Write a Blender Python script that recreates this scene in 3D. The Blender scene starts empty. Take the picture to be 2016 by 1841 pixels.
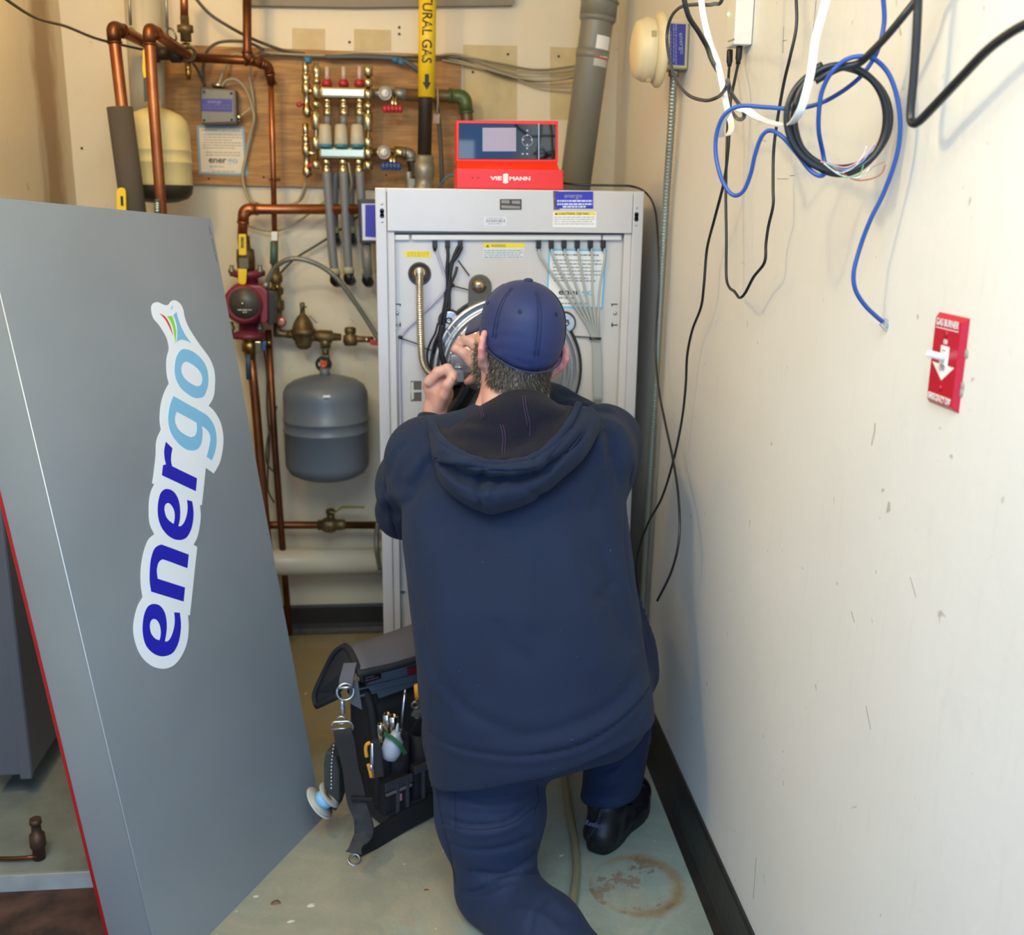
import bpy, bmesh, math, random
import numpy as np
from mathutils import Vector, Matrix
random.seed(7)
SC = bpy.context.scene
COL = SC.collection
V = Vector

# ------------------------------------------------------------------ camera
F, YAW, PITCH, ROLL = 2050.0, .1034, .25, .0125
CAM = V((0, 0, 1.45))
_fw = V((math.sin(YAW)*math.cos(PITCH), math.cos(YAW)*math.cos(PITCH), -math.sin(PITCH)))
_r0 = V((math.cos(YAW), -math.sin(YAW), 0)); _u0 = _r0.cross(_fw)
_r = _r0*math.cos(ROLL)+_u0*math.sin(ROLL); _u = -_r0*math.sin(ROLL)+_u0*math.cos(ROLL)
cd = bpy.data.cameras.new('camera'); cam = bpy.data.objects.new('camera', cd); COL.objects.link(cam)
cd.sensor_fit = 'HORIZONTAL'; cd.sensor_width = 36; cd.lens = F/2016*36
cam.matrix_world = Matrix(((_r.x, _u.x, -_fw.x, CAM.x), (_r.y, _u.y, -_fw.y, CAM.y), (_r.z, _u.z, -_fw.z, CAM.z), (0, 0, 0, 1)))
cd.dof.use_dof = True; cd.dof.focus_distance = 1.80; cd.dof.aperture_fstop = 4.5
cd.clip_start = .02
SC.camera = cam

# ------------------------------------------------------------------ light and exposure
vs = SC.view_settings
vs.view_transform = 'Standard'; vs.look = 'None'; vs.gamma = 1; vs.use_curve_mapping = False
vs.exposure = -0.07
wd = bpy.data.worlds.new('daylight'); SC.world = wd; wd.use_nodes = True
wd.node_tree.nodes['Background'].inputs[0].default_value = (.20, .45, 1.0, 1)
wd.node_tree.nodes['Background'].inputs[1].default_value = 2.3


def lamp(name, kind, loc, energy, color, size=.1, size_y=None, target=None):
    l = bpy.data.lights.new(name, kind); l.energy = energy; l.color = color
    o = bpy.data.objects.new(name, l); COL.objects.link(o); o.location = loc
    if kind == 'AREA':
        l.size = size
        if size_y: l.shape = 'RECTANGLE'; l.size_y = size_y
    elif kind == 'POINT':
        l.shadow_soft_size = size
    if target is not None:
        o.rotation_euler = (V(target)-V(loc)).to_track_quat('-Z', 'Y').to_euler()
    return o


lamp('ceiling_bulb_light', 'POINT', (-.80, .95, 2.30), 37, (1, .78, .38), .06)
lamp('rear_bulb_light', 'POINT', (-.62, 2.5, 2.14), 9.5, (1, .60, .20), .04)
lamp('overhead_fill_light', 'AREA', (-.10, .25, 2.55), 30, (.90, 1, .84), 1.0, .9, (.1, 2.5, .3))  # added fill from above to balance the light, no such fixture in the room
lamp('doorway_daylight', 'AREA', (.02, -1.2, 1.0), 9, (.80, .95, 1), .8, 1.6, (.1, 2.5, .8))

# ------------------------------------------------------------------ pixel <-> world
def ray(x, y): return _fw+_r*((x-1008)/F)-_u*((y-920.5)/F)
def onY(x, y, Y): d = ray(x, y); return CAM+d*(Y/d.y)
def onZ(x, y, z): d = ray(x, y); return CAM+d*((z-CAM.z)/d.z)
def plane(p0, n):
    p0 = V(p0); n = V(n).normalized()
    def f(x, y, off=0.0):
        d = ray(x, y); return CAM+d*(((p0+n*off)-CAM).dot(n)/d.dot(n))
    f.n = n
    return f
def projn(P):
    P = np.asarray(P)-np.array(CAM); z = P@np.array(_fw)
    return 1008+F*(P@np.array(_r))/z, 920.5-F*(P@np.array(_u))/z

YB = 3.40                       # back wall
YF = 2.616                      # boiler front
Bk = plane((0, YB, 0), (0, -1, 0))          # back wall, off = towards the camera
Bf = plane((0, YF, 0), (0, -1, 0))          # boiler front plane
_wa, _wb = V((.640, 1.8, 0)), V((.668, YB, 0))
_wd = (_wb-_wa).normalized()
RW_N = V((-_wd.y, _wd.x, 0))
Rw = plane(_wa, RW_N)                        # right wall, off = into the room
XL = -.995                                   # left wall
Lw = plane((XL, 0, 0), (1, 0, 0))
Fl = plane((0, 0, 0), (0, 0, 1))

# ------------------------------------------------------------------ materials
def srgb(h):
    if isinstance(h, str):
        h = h.lstrip('#'); c = [int(h[i:i+2], 16)/255 for i in (0, 2, 4)]
    else: c = list(h)
    return tuple((v/12.92 if v <= .04045 else ((v+.055)/1.055)**2.4) for v in c)+(1,)

_M = {}
def mat(name, col, rough=.5, metal=0., var=0., scale=8., bump=0., bscale=60., col2=None, coat=0., spec=None,
        trans=0., emit=None, estr=1., sheen=0., ior=None, contrast=(.35, .65)):
    if name in _M: return _M[name]
    m = bpy.data.materials.new(name); m.use_nodes = True; nt = m.node_tree; b = nt.nodes['Principled BSDF']
    c = srgb(col)
    b.inputs['Base Color'].default_value = c; b.inputs['Roughness'].default_value = rough
    b.inputs['Metallic'].default_value = metal; b.inputs['Coat Weight'].default_value = coat
    b.inputs['Transmission Weight'].default_value = trans
    if ior: b.inputs['IOR'].default_value = ior
    if sheen: b.inputs['Sheen Weight'].default_value = sheen; b.inputs['Sheen Roughness'].default_value = .5
    if spec is not None: b.inputs['Specular IOR Level'].default_value = spec
    if emit: b.inputs['Emission Color'].default_value = srgb(emit); b.inputs['Emission Strength'].default_value = estr
    tc = nt.nodes.new('ShaderNodeTexCoord')
    if var or col2:
        n = nt.nodes.new('ShaderNodeTexNoise'); n.inputs['Scale'].default_value = scale; n.inputs['Detail'].default_value = 6
        nt.links.new(tc.outputs['Object'], n.inputs['Vector'])
        r = nt.nodes.new('ShaderNodeValToRGB')
        r.color_ramp.elements[0].position, r.color_ramp.elements[1].position = contrast
        c2 = srgb(col2) if col2 else tuple(min(1, v*(1+var)) for v in c[:3])+(1,)
        c1 = c if col2 else tuple(v*(1-var) for v in c[:3])+(1,)
        r.color_ramp.elements[0].color = c1; r.color_ramp.elements[1].color = c2
        nt.links.new(n.outputs['Fac'], r.inputs['Fac']); nt.links.new(r.outputs['Color'], b.inputs['Base Color'])
    if bump:
        n2 = nt.nodes.new('ShaderNodeTexNoise'); n2.inputs['Scale'].default_value = bscale; n2.inputs['Detail'].default_value = 4
        nt.links.new(tc.outputs['Object'], n2.inputs['Vector'])
        bp = nt.nodes.new('ShaderNodeBump'); bp.inputs['Strength'].default_value = 1; bp.inputs['Distance'].default_value = bump
        nt.links.new(n2.outputs['Fac'], bp.inputs['Height']); nt.links.new(bp.outputs['Normal'], b.inputs['Normal'])
    _M[name] = m
    return m

# ------------------------------------------------------------------ mesh builder
class MB:
    def __init__(s): s.v = []; s.f = []; s.sm = []
    def add(s, vs, fs, smooth=False):
        o = len(s.v); s.v += [tuple(p) for p in vs]; s.f += [tuple(i+o for i in f) for f in fs]; s.sm += [smooth]*len(fs); return s
    def box(s, x0, x1, y0, y1, z0, z1):
        return s.obox(V(((x0+x1)/2, (y0+y1)/2, (z0+z1)/2)), V((1, 0, 0)), V((0, 1, 0)), V((0, 0, 1)), abs(x1-x0)/2, abs(y1-y0)/2, abs(z1-z0)/2)
    def obox(s, c, ax, ay, az, hx, hy, hz):
        c = V(c); P = [c+ax*(hx*i)+ay*(hy*j)+az*(hz*k) for k in (-1, 1) for j in (-1, 1) for i in (-1, 1)]
        return s.add(P, [(0, 2, 3, 1), (4, 5, 7, 6), (0, 1, 5, 4), (2, 6, 7, 3), (0, 4, 6, 2), (1, 3, 7, 5)])
    def slab(s, pts, n, t):
        """polygon pts is the front face, thickness t away from n"""
        k = len(pts); n = V(n); A = [V(p) for p in pts]; Bq = [p-n*t for p in A]
        nn = (A[1]-A[0]).cross(A[2]-A[0])
        fs = [tuple(range(k)), tuple(range(2*k-1, k-1, -1))]+[(i, i+k, (i+1) % k+k, (i+1) % k) for i in range(k)]
        if nn.dot(n) < 0: fs = [tuple(reversed(f)) for f in fs]
        return s.add(A+Bq, fs)
    def tube(s, pts, r, n=10, cap=True, sm=True):
        pts = [V(p) for p in pts]; k = len(pts)
        rs = r if isinstance(r, (list, tuple)) else [r]*k
        T = [(pts[min(i+1, k-1)]-pts[max(i-1, 0)]).normalized() for i in range(k)]
        a = T[0].orthogonal().normalized(); out = []
        for i in range(k):
            a = (a-T[i]*a.dot(T[i])).normalized() if (a-T[i]*a.dot(T[i])).length > 1e-6 else T[i].orthogonal().normalized()
            b = T[i].cross(a)
            out += [pts[i]+(a*math.cos(2*math.pi*j/n)+b*math.sin(2*math.pi*j/n))*rs[i] for j in range(n)]
        fs = [(i*n+j, i*n+(j+1) % n, (i+1)*n+(j+1) % n, (i+1)*n+j) for i in range(k-1) for j in range(n)]
        s.add(out, fs, sm)
        if cap:
            o = len(s.v)-len(out)
            s.f += [tuple(o+j for j in range(n-1, -1, -1)), tuple(o+(k-1)*n+j for j in range(n))]; s.sm += [False, False]
        return s
    def cyl(s, a, b, r, r2=None, n=20, sm=True):
        return s.tube([a, b], [r, r if r2 is None else r2], n, True, sm)
    def lathe(s, base, axis, prof, n=28):
        """prof = [(radius, distance along axis)]"""
        axis = V(axis).normalized(); a = axis.orthogonal().normalized(); b = axis.cross(a); base = V(base); k = len(prof)
        P = [base+axis*h+(a*math.cos(2*math.pi*j/n)+b*math.sin(2*math.pi*j/n))*max(r, 1e-5) for r, h in prof for j in range(n)]
        fs = [(i*n+j, i*n+(j+1) % n, (i+1)*n+(j+1) % n, (i+1)*n+j) for i in range(k-1) for j in range(n)]
        o = len(s.v); s.add(P, fs, True)
        s.f += [tuple(o+j for j in range(n-1, -1, -1)), tuple(o+(k-1)*n+j for j in range(n))]; s.sm += [False, False]
        return s
    def sphere(s, c, r, n=14, ax=None):
        m = n//2; c = V(c); rr = r if isinstance(r, (tuple, list)) else (r, r, r); R = ax or Matrix.Identity(3)
        P = [c+R@V((rr[0]*math.sin(math.pi*i/m)*math.cos(2*math.pi*j/n), rr[1]*math.sin(math.pi*i/m)*math.sin(2*math.pi*j/n), rr[2]*math.cos(math.pi*i/m))) for i in range(m+1) for j in range(n)]
        return s.add(P, [(i*n+j, (i+1)*n+j, (i+1)*n+(j+1) % n, i*n+(j+1) % n) for i in range(m) for j in range(n)], True)
    def ribbon(s, pts, w, side, t=.002, sm=True):
        """flat strap through pts; side = width direction per point"""
        k = len(pts); P = []
        for i in range(k):
            T = (V(pts[min(i+1, k-1)])-V(pts[max(i-1, 0)])).normalized(); sd = V(side[i] if isinstance(side, list) else side)
            sd = (sd-T*sd.dot(T)).normalized(); nn = T.cross(sd); p = V(pts[i]); ww = w[i] if isinstance(w, list) else w
            P += [p-sd*ww/2-nn*t/2, p+sd*ww/2-nn*t/2, p+sd*ww/2+nn*t/2, p-sd*ww/2+nn*t/2]
        fs = [(i*4+j, i*4+(j+1) % 4, (i+1)*4+(j+1) % 4, (i+1)*4+j) for i in range(k-1) for j in range(4)]
        s.add(P, fs+[(3, 2, 1, 0), tuple((k-1)*4+j for j in range(4))], False); return s
    def ring(s, c, axis, R, r, n=24, m=8, a0=0, a1=2*math.pi):
        axis = V(axis).normalized(); a = axis.orthogonal().normalized(); b = axis.cross(a)
        full = abs(a1-a0-2*math.pi) < 1e-6
        pts = [V(c)+(a*math.cos(a0+(a1-a0)*i/n)+b*math.sin(a0+(a1-a0)*i/n))*R for i in range(n+1)]
        return s.tube(pts, r, m, not full)
    def build(s, name, m, parent=None, bevel=0, **props):
        me = bpy.data.meshes.new(name); me.from_pydata(s.v, [], s.f); me.update()
        me.polygons.foreach_set('use_smooth', s.sm)
        bm = bmesh.new(); bm.from_mesh(me); bmesh.ops.recalc_face_normals(bm, faces=bm.faces)
        if bevel:
            ed = [e for e in bm.edges if len(e.link_faces) == 2 and e.calc_face_angle(0) > .6]
            bmesh.ops.bevel(bm, geom=ed, offset=bevel, segments=2, affect='EDGES', clamp_overlap=True, profile=.6)
        bm.to_mesh(me); bm.free()
        ms = m if isinstance(m, (list, tuple)) else [m]
        for q in ms: me.materials.append(q)
        return link(name, me, parent, **props)

def link(name, me, parent=None, **props):
    o = bpy.data.objects.new(name, me); COL.objects.link(o)
    if parent is not None: o.parent = parent
    for k, v in props.items(): o[k] = v
    return o
def thing(name, label, cat, loc=(0, 0, 0), group=None):
    """an Empty at the thing's base; parts are given in world coordinates and rebased at the end"""
    o = bpy.data.objects.new(name, None); COL.objects.link(o); o.empty_display_size = .05
    o['label'] = label; o['category'] = cat; o['base'] = list(loc)
    if group: o['group'] = group
    return o
def tag(o, label, cat, group=None):
    o['label'] = label; o['category'] = cat
    if group: o['group'] = group
    return o

def smooth_path(pts, k=6, closed=False):
    P = [V(p) for p in pts]; n = len(P); out = []
    rng = range(n if closed else n-1)
    for i in rng:
        if closed: p0, p1, p2, p3 = P[i-1], P[i], P[(i+1) % n], P[(i+2) % n]
        else: p0, p1, p2, p3 = P[max(i-1, 0)], P[i], P[i+1], P[min(i+2, n-1)]
        L = (p2-p1).length; m1 = (p2-p0)*.5; m2 = (p3-p1)*.5
        if m1.length > 1.3*L: m1 = m1*(1.3*L/m1.length)
        if m2.length > 1.3*L: m2 = m2*(1.3*L/m2.length)
        for j in range(k):
            t = j/k; t2, t3 = t*t, t*t*t
            out.append(p1*(2*t3-3*t2+1)+m1*(t3-2*t2+t)+p2*(3*t2-2*t3)+m2*(t3-t2))
    out.append(P[0] if closed else P[-1])
    return out
def fillet(pts, rad, k=6):
    P = [V(p) for p in pts]; out = [P[0]]
    for i in range(1, len(P)-1):
        a = (P[i-1]-P[i]); b = (P[i+1]-P[i]); r = min(rad, a.length*.45, b.length*.45)
        p, q = P[i]+a.normalized()*r, P[i]+b.normalized()*r
        out += [(1-t)**2*p+2*t*(1-t)*P[i]+t*t*q for t in [j/k for j in range(k+1)]]
    return out+[P[-1]]

def contour(pts, k=5, sharp=50):
    """2D closed outline through pts, rounded except at sharp corners"""
    P = [V((p[0], p[1])) for p in pts]; n = len(P); cs = []
    for i in range(n):
        a = P[i]-P[i-1]; b = P[(i+1) % n]-P[i]
        cs.append(abs(a.angle_signed(b, 0)) > math.radians(sharp))
    out = []
    for i in range(n):
        p1, p2 = P[i], P[(i+1) % n]
        p0 = p1*2-p2 if cs[i] else P[i-1]
        p3 = p2*2-p1 if cs[(i+1) % n] else P[(i+2) % n]
        for j in range(k):
            t = j/k
            out.append(.5*((2*p1)+(p2-p0)*t+(2*p0-5*p1+4*p2-p3)*t*t+(3*p1-p0-3*p2+p3)*t**3))
    return out
def curve_mesh(loops, O, ux, uy, thick, name):
    """fill 2D loops (holes allowed) on the frame O,ux,uy"""
    cu = bpy.data.curves.new(name, 'CURVE'); cu.dimensions = '2D'; cu.fill_mode = 'BOTH'; cu.extrude = thick
    for lp in loops:
        sp = cu.splines.new('POLY'); sp.points.add(len(lp)-1)
        for q, p in zip(sp.points, lp): q.co = (p[0], p[1], 0, 1)
        sp.use_cyclic_u = True
    return cv2mesh(cu, O, ux, uy, name)
def cv2mesh(cu, O, ux, uy, name):
    o = bpy.data.objects.new('tmp', cu); COL.objects.link(o)
    dg = bpy.context.evaluated_depsgraph_get(); dg.update()
    me = bpy.data.meshes.new_from_object(o.evaluated_get(dg), depsgraph=dg)
    bpy.data.objects.remove(o); bpy.data.curves.remove(cu)
    uz = ux.cross(uy)
    me.transform(Matrix(((ux.x, uy.x, uz.x, O.x), (ux.y, uy.y, uz.y, O.y), (ux.z, uy.z, uz.z, O.z), (0, 0, 0, 1))))
    me.name = name
    return me
def text_on(s, A, Bp, n, m, parent, name='lettering', thick=.0002, h=None, bold=0, shear=0, up=None):
    """text s from world point A to Bp (baseline), facing n; h = letter height in metres (stretched to fit)"""
    A, Bp, n = V(A), V(Bp), V(n)
    cu = bpy.data.curves.new(name, 'FONT'); cu.body = s; cu.size = 1; cu.extrude = 0; cu.offset = bold; cu.shear = shear
    cu.resolution_u = 3
    o = bpy.data.objects.new('tmp', cu); COL.objects.link(o); bpy.context.view_layer.update()
    dx = o.dimensions.x; x0 = min(b[0] for b in o.bound_box); bpy.data.objects.remove(o)
    ux = (Bp-A); L = ux.length; ux.normalize(); uy = n.cross(ux).normalized(); sc = L/dx; sy = (h/.7) if h else sc
    cu.extrude = thick/max(sc, 1e-6)*.5
    uzl = ux.cross(uy)
    o = bpy.data.objects.new('tmp', cu); COL.objects.link(o)
    dg = bpy.context.evaluated_depsgraph_get(); dg.update()
    me = bpy.data.meshes.new_from_object(o.evaluated_get(dg), depsgraph=dg)
    bpy.data.objects.remove(o); bpy.data.curves.remove(cu)
    O = A+n*thick
    me.transform(Matrix.Translation((-x0, 0, 0)))
    me.transform(Matrix(((ux.x*sc, uy.x*sy, uzl.x*sc, O.x), (ux.y*sc, uy.y*sy, uzl.y*sc, O.y), (ux.z*sc, uy.z*sy, uzl.z*sc, O.z), (0, 0, 0, 1))))
    me.name = name; me.materials.append(m)
    return link(name, me, parent)
def bars(mb, pf, n, x0, y0, x1, rows, dy, hgt, off, slope=0., seed=1, skip=.15):
    """rows of tiny word-sized marks (illegible fine print) between pixels x0..x1"""
    rnd = random.Random(seed)
    for i in range(rows):
        x = x0; y = y0+i*dy; xe = x1-(rnd.random()*.3*(x1-x0) if i % 3 == 2 else 0)
        while x < xe:
            w = 2+rnd.random()*7; w = min(w, xe-x); yy = y+(x-x0)*slope
            mb.slab([pf(x, yy, off), pf(x+w, yy+w*slope, off), pf(x+w, yy+w*slope+hgt, off), pf(x, yy+hgt, off)], n, .0001)
            x += w+1.3
    return mb

def pipe(name, label, cat, pts, r, m, bend=.03, n=14, collars=True, cm=None, group=None, parent=None, k=6):
    """a pipe run with swept bends; elbows and couplings are its parts"""
    P = [V(p) for p in pts]
    o = MB().tube(fillet(P, bend, k), r, n).build(name, m, parent)
    if parent is None: tag(o, label, cat, group)
    if collars:
        for i in range(1, len(P)-1):
            a = (P[i-1]-P[i]).normalized(); b = (P[i+1]-P[i]).normalized()
            ln = min(bend*1.1, (P[i-1]-P[i]).length*.5, (P[i+1]-P[i]).length*.5)
            if a.angle(b) > 2.6: continue
            e = fillet([P[i]+a*ln, P[i], P[i]+b*ln], bend*.9, k)
            mb = MB().tube(e, r*1.13, n)
            for q, d in ((P[i]+a*ln, a), (P[i]+b*ln, b)): mb.cyl(q-d*.002, q+d*.004, r*1.25, n=n)
            mb.build('elbow', cm or m, o if parent is None else parent)
    return o
def cable(name, pts, r, m, parent=None, k=6, n=8):
    return MB().tube(smooth_path(pts, k), r, n).build(name, m, parent)
# ------------------------------------------------------------------ room materials
def nodes(name):
    m = bpy.data.materials.new(name); m.use_nodes = True; nt = m.node_tree
    b = nt.nodes['Principled BSDF']; tc = nt.nodes.new('ShaderNodeTexCoord')
    def N(t, **k):
        n = nt.nodes.new(t)
        for a, v in k.items(): setattr(n, a, v)
        return n
    return m, nt, b, tc, N
def noise(nt, N, vec, scale, detail=5, rough=.55, mapscale=None, dist=0):
    n = N('ShaderNodeTexNoise'); n.inputs['Scale'].default_value = scale; n.inputs['Detail'].default_value = detail
    n.inputs['Roughness'].default_value = rough; n.inputs['Distortion'].default_value = dist
    if mapscale:
        mp = N('ShaderNodeMapping'); mp.inputs['Scale'].default_value = mapscale; nt.links.new(vec, mp.inputs[0]); vec = mp.outputs[0]
    nt.links.new(vec, n.inputs['Vector']); return n.outputs['Fac']
def ramp(nt, N, fac, stops):
    r = N('ShaderNodeValToRGB'); e = r.color_ramp.elements
    while len(e) < len(stops): e.new(.5)
    for q, (p, c) in zip(e, stops): q.position = p; q.color = c if len(c) == 4 else (*c, 1)
    nt.links.new(fac, r.inputs[0]); return r.outputs['Color']
def mixc(nt, N, fac, a, b2, kind='MIX'):
    m = N('ShaderNodeMix'); m.data_type = 'RGBA'; m.blend_type = kind
    if isinstance(fac, float): m.inputs[0].default_value = fac
    else: nt.links.new(fac, m.inputs[0])
    for s, x in ((6, a), (7, b2)):
        if isinstance(x, tuple): m.inputs[s].default_value = x
        else: nt.links.new(x, m.inputs[s])
    return m.outputs[2]
def mth(nt, N, op, a, b2=None, c=None):
    m = N('ShaderNodeMath', operation=op)
    for i, x in enumerate((a, b2, c)):
        if x is None: continue
        if isinstance(x, (int, float)): m.inputs[i].default_value = x
        else: nt.links.new(x, m.inputs[i])
    return m.outputs[0]
BW = ((0, 0, 0, 1), (1, 1, 1, 1))
def bumpn(nt, N, b, h, dist):
    bp = N('ShaderNodeBump'); bp.inputs['Distance'].default_value = dist; nt.links.new(h, bp.inputs['Height']); nt.links.new(bp.outputs[0], b.inputs['Normal'])

def wall_mat(name, base, dirty, streak=(3, 3, .6), scuffs=.5, stain=None):
    m, nt, b, tc, N = nodes(name); o = tc.outputs['Object']
    big = noise(nt, N, o, 1.6, 4); fine = noise(nt, N, o, 14, 6, .6, streak)
    c = mixc(nt, N, ramp(nt, N, big, [(.35, BW[0]), (.75, (.35, .35, .35, 1))]), srgb(base), srgb(dirty))
    c = mixc(nt, N, ramp(nt, N, fine, [(.56, BW[0]), (.75, (scuffs*.5,)*3+(1,))]), c, srgb(dirty))
    sp = noise(nt, N, o, 26, 2, .5, (1, 1, 1), 1.2)
    c = mixc(nt, N, ramp(nt, N, sp, [(.73, BW[0]), (.77, (scuffs,)*3+(1,))]), c, srgb('#7d6c55'))
    if stain:
        (ax, pos, wid), col = stain
        sx = N('ShaderNodeSeparateXYZ'); nt.links.new(o, sx.inputs[0])
        d = mth(nt, N, 'ABSOLUTE', mth(nt, N, 'SUBTRACT', sx.outputs[ax], pos))
        w = noise(nt, N, o, 5, 5, .6, (1, 1, .35)); w2 = noise(nt, N, o, 22, 5, .7, (1, 1, .3))
        f = mth(nt, N, 'SUBTRACT', mth(nt, N, 'ADD', w, mth(nt, N, 'MULTIPLY', w2, .5)), mth(nt, N, 'DIVIDE', d, wid))
        c = mixc(nt, N, ramp(nt, N, f, [(.18, BW[0]), (.5, (.75,)*3+(1,))]), c, srgb(col))
    nt.links.new(c, b.inputs['Base Color']); b.inputs['Roughness'].default_value = .55
    h = mth(nt, N, 'ADD', noise(nt, N, o, 90, 3), mth(nt, N, 'MULTIPLY', noise(nt, N, o, 7, 4), 2.0))
    bumpn(nt, N, b, h, .0005)
    return m
M_WR = wall_mat('painted_wall', '#e1dfd9', '#cdc8bb', (1, 5, .7), .5)
M_WB = wall_mat('painted_wall_back', '#e3d8bd', '#c9bb96', (2, 2, 1), .35)
M_WL = wall_mat('stained_wall', '#ddd2b6', '#c0ad86', (1, 3, .5), .4, ((1, YB-.19, .22), '#8f6a3c'))

mf, nt, b, tc, N = nodes('painted_concrete'); o = tc.outputs['Object']
w1 = noise(nt, N, o, 2.3, 7, .6, None, .4); w2 = noise(nt, N, o, 11, 6, .65)
sx = N('ShaderNodeSeparateXYZ'); nt.links.new(o, sx.inputs[0])
left = mth(nt, N, 'MULTIPLY', mth(nt, N, 'SUBTRACT', .22, sx.outputs[0]), .55)
f = mth(nt, N, 'ADD', mth(nt, N, 'ADD', w1, mth(nt, N, 'MULTIPLY', w2, .25)), left)
c = mixc(nt, N, ramp(nt, N, f, [(.62, BW[0]), (.70, BW[1])]), srgb('#9aa8a0'), srgb('#a99f88'))
c = mixc(nt, N, ramp(nt, N, w2, [(.3, (.5, .5, .5, 1)), (.7, BW[0])]), c, srgb('#87938b'))
# warmer worn concrete at the foot of the back wall
bk = ramp(nt, N, mth(nt, N, 'ADD', sx.outputs[1], mth(nt, N, 'MULTIPLY', w1, .4)), [(0, BW[0]), (1, BW[1])])
bkf = mth(nt, N, 'SUBTRACT', mth(nt, N, 'ADD', sx.outputs[1], mth(nt, N, 'MULTIPLY', w1, .5)), 2.45)
c = mixc(nt, N, ramp(nt, N, bkf, [(.1, BW[0]), (.45, (.85, .85, .85, 1))]), c, srgb('#a08a55'))
# ring of rust
RC = Fl(1250, 1742); RC2 = Fl(1338, 1742)
vd = N('ShaderNodeVectorMath', operation='DISTANCE'); nt.links.new(o, vd.inputs[0]); vd.inputs[1].default_value = tuple(RC)
rad = (RC2-RC).length
ring = mth(nt, N, 'ABSOLUTE', mth(nt, N, 'SUBTRACT', vd.outputs['Value'], rad*.98))
right = mth(nt, N, 'MULTIPLY', mth(nt, N, 'SUBTRACT', sx.outputs[0], RC.x-.05), 3.0)
rf = mth(nt, N, 'SUBTRACT', mth(nt, N, 'ADD', mth(nt, N, 'MULTIPLY', noise(nt, N, o, 16, 6, .6), .9), mth(nt, N, 'MINIMUM', right, .25)), mth(nt, N, 'DIVIDE', ring, rad*.45))
c = mixc(nt, N, ramp(nt, N, rf, [(.2, BW[0]), (.6, (.9, .9, .9, 1))]), c, srgb('#93703f'))
flk = noise(nt, N, o, 60, 5, .7); inr = mth(nt, N, 'LESS_THAN', vd.outputs['Value'], rad*1.05)
pat = noise(nt, N, o, 9, 3)
fl2 = mth(nt, N, 'MULTIPLY', inr, mth(nt, N, 'GREATER_THAN', mth(nt, N, 'ADD', mth(nt, N, 'MULTIPLY', flk, .55), mth(nt, N, 'MULTIPLY', pat, .75)), .715))
c = mixc(nt, N, mth(nt, N, 'MULTIPLY', fl2, .9), c, srgb('#7d5438'))
mot = noise(nt, N, o, 5.5, 8, .7, None, .8); c = mixc(nt, N, ramp(nt, N, mot, [(.42, (.45, .45, .45, 1)), (.62, BW[0])]), c, srgb('#7f8577'))
mot2 = noise(nt, N, o, 3.1, 8, .7, (1.3, .8, 1), .8); c = mixc(nt, N, ramp(nt, N, mot2, [(.50, BW[0]), (.66, (.5, .5, .5, 1))]), c, srgb('#b3ab90'))
# paint specks
sp = noise(nt, N, o, 34, 1); c = mixc(nt, N, ramp(nt, N, sp, [(.76, BW[0]), (.78, (.8, .8, .8, 1))]), c, srgb('#dcdccb'))
nt.links.new(c, b.inputs['Base Color'])
nt.links.new(ramp(nt, N, w2, [(.3, (.3, .3, .3, 1)), (.7, (.55, .55, .55, 1))]), b.inputs['Roughness'])
bumpn(nt, N, b, mth(nt, N, 'ADD', w2, mth(nt, N, 'MULTIPLY', flk, .4)), .002)
M_FLOOR = mf

def structure(o): o['kind'] = 'structure'; return o
ZC = 2.50
structure(MB().box(-2.2, 1.2, -1.6, YB+.1, -.08, 0).build('floor', M_FLOOR))
structure(MB().box(-1.15, .9, 1.0, YB+.1, ZC, ZC+.08).build('ceiling', mat('ceiling_paint', '#d8ceb4', .8)))
structure(MB().box(XL-.02, .8, YB, YB+.1, -.05, ZC).build('wall_back', M_WB))
structure(MB().box(XL-.1, XL, .2, YB+.1, -.05, ZC).build('wall_left', M_WL))
A, Bq = _wa+_wd*(-2.4), _wb+_wd*.05
structure(MB().slab([V((A.x, A.y, -.05)), V((Bq.x, Bq.y, -.05)), V((Bq.x, Bq.y, ZC)), V((A.x, A.y, ZC))], RW_N, .1).build('wall_right', M_WR))
# bare rectangles left by removed boxes, screw holes
wb = bpy.data.objects['wall_back']
tan = mat('bare_plaster', '#cdbb8f', .8, var=.06, scale=20)
for i, q in enumerate(((575, 55, 640, 98), (697, 57, 770, 100), (912, 88, 1018, 236), (1083, 92, 1140, 236))):
    MB().slab([Bk(q[0], q[1], .0012), Bk(q[2], q[1]+2, .0012), Bk(q[2], q[3], .0012), Bk(q[0], q[3], .0012)], Bk.n, .001).build('bare_patch', tan, wb)
hole = mat('screw_hole', '#3a2f22', .9)
for q in ((688, 83), (786, 54), (786, 67), (1000, 107), (1100, 111), (931, 142), (161, 292), (1167, 292)):
    MB().cyl(Bk(*q, .0025), Bk(*q, .001), .004, n=8).build('screw_hole', hole, wb)
structure(MB().slab([Bk(478, -70, .03), Bk(1000, -66, .03), Bk(1014, 2, .03), Bk(1008, 10, .03), Bk(700, 14, .03), Bk(478, 10, .03)], Bk.n, .029).build('trim_1', mat('grey_bulkhead', '#8a8272', .7)))
# crack strip at the left corner
MB().tube([Bk(x, y, .002) for x, y in ((133, 280), (136, 300), (141, 345), (147, 405), (152, 470))], [.002, .006, .004, .004, .003], 6).build('wall_crack', hole, wb)
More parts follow.
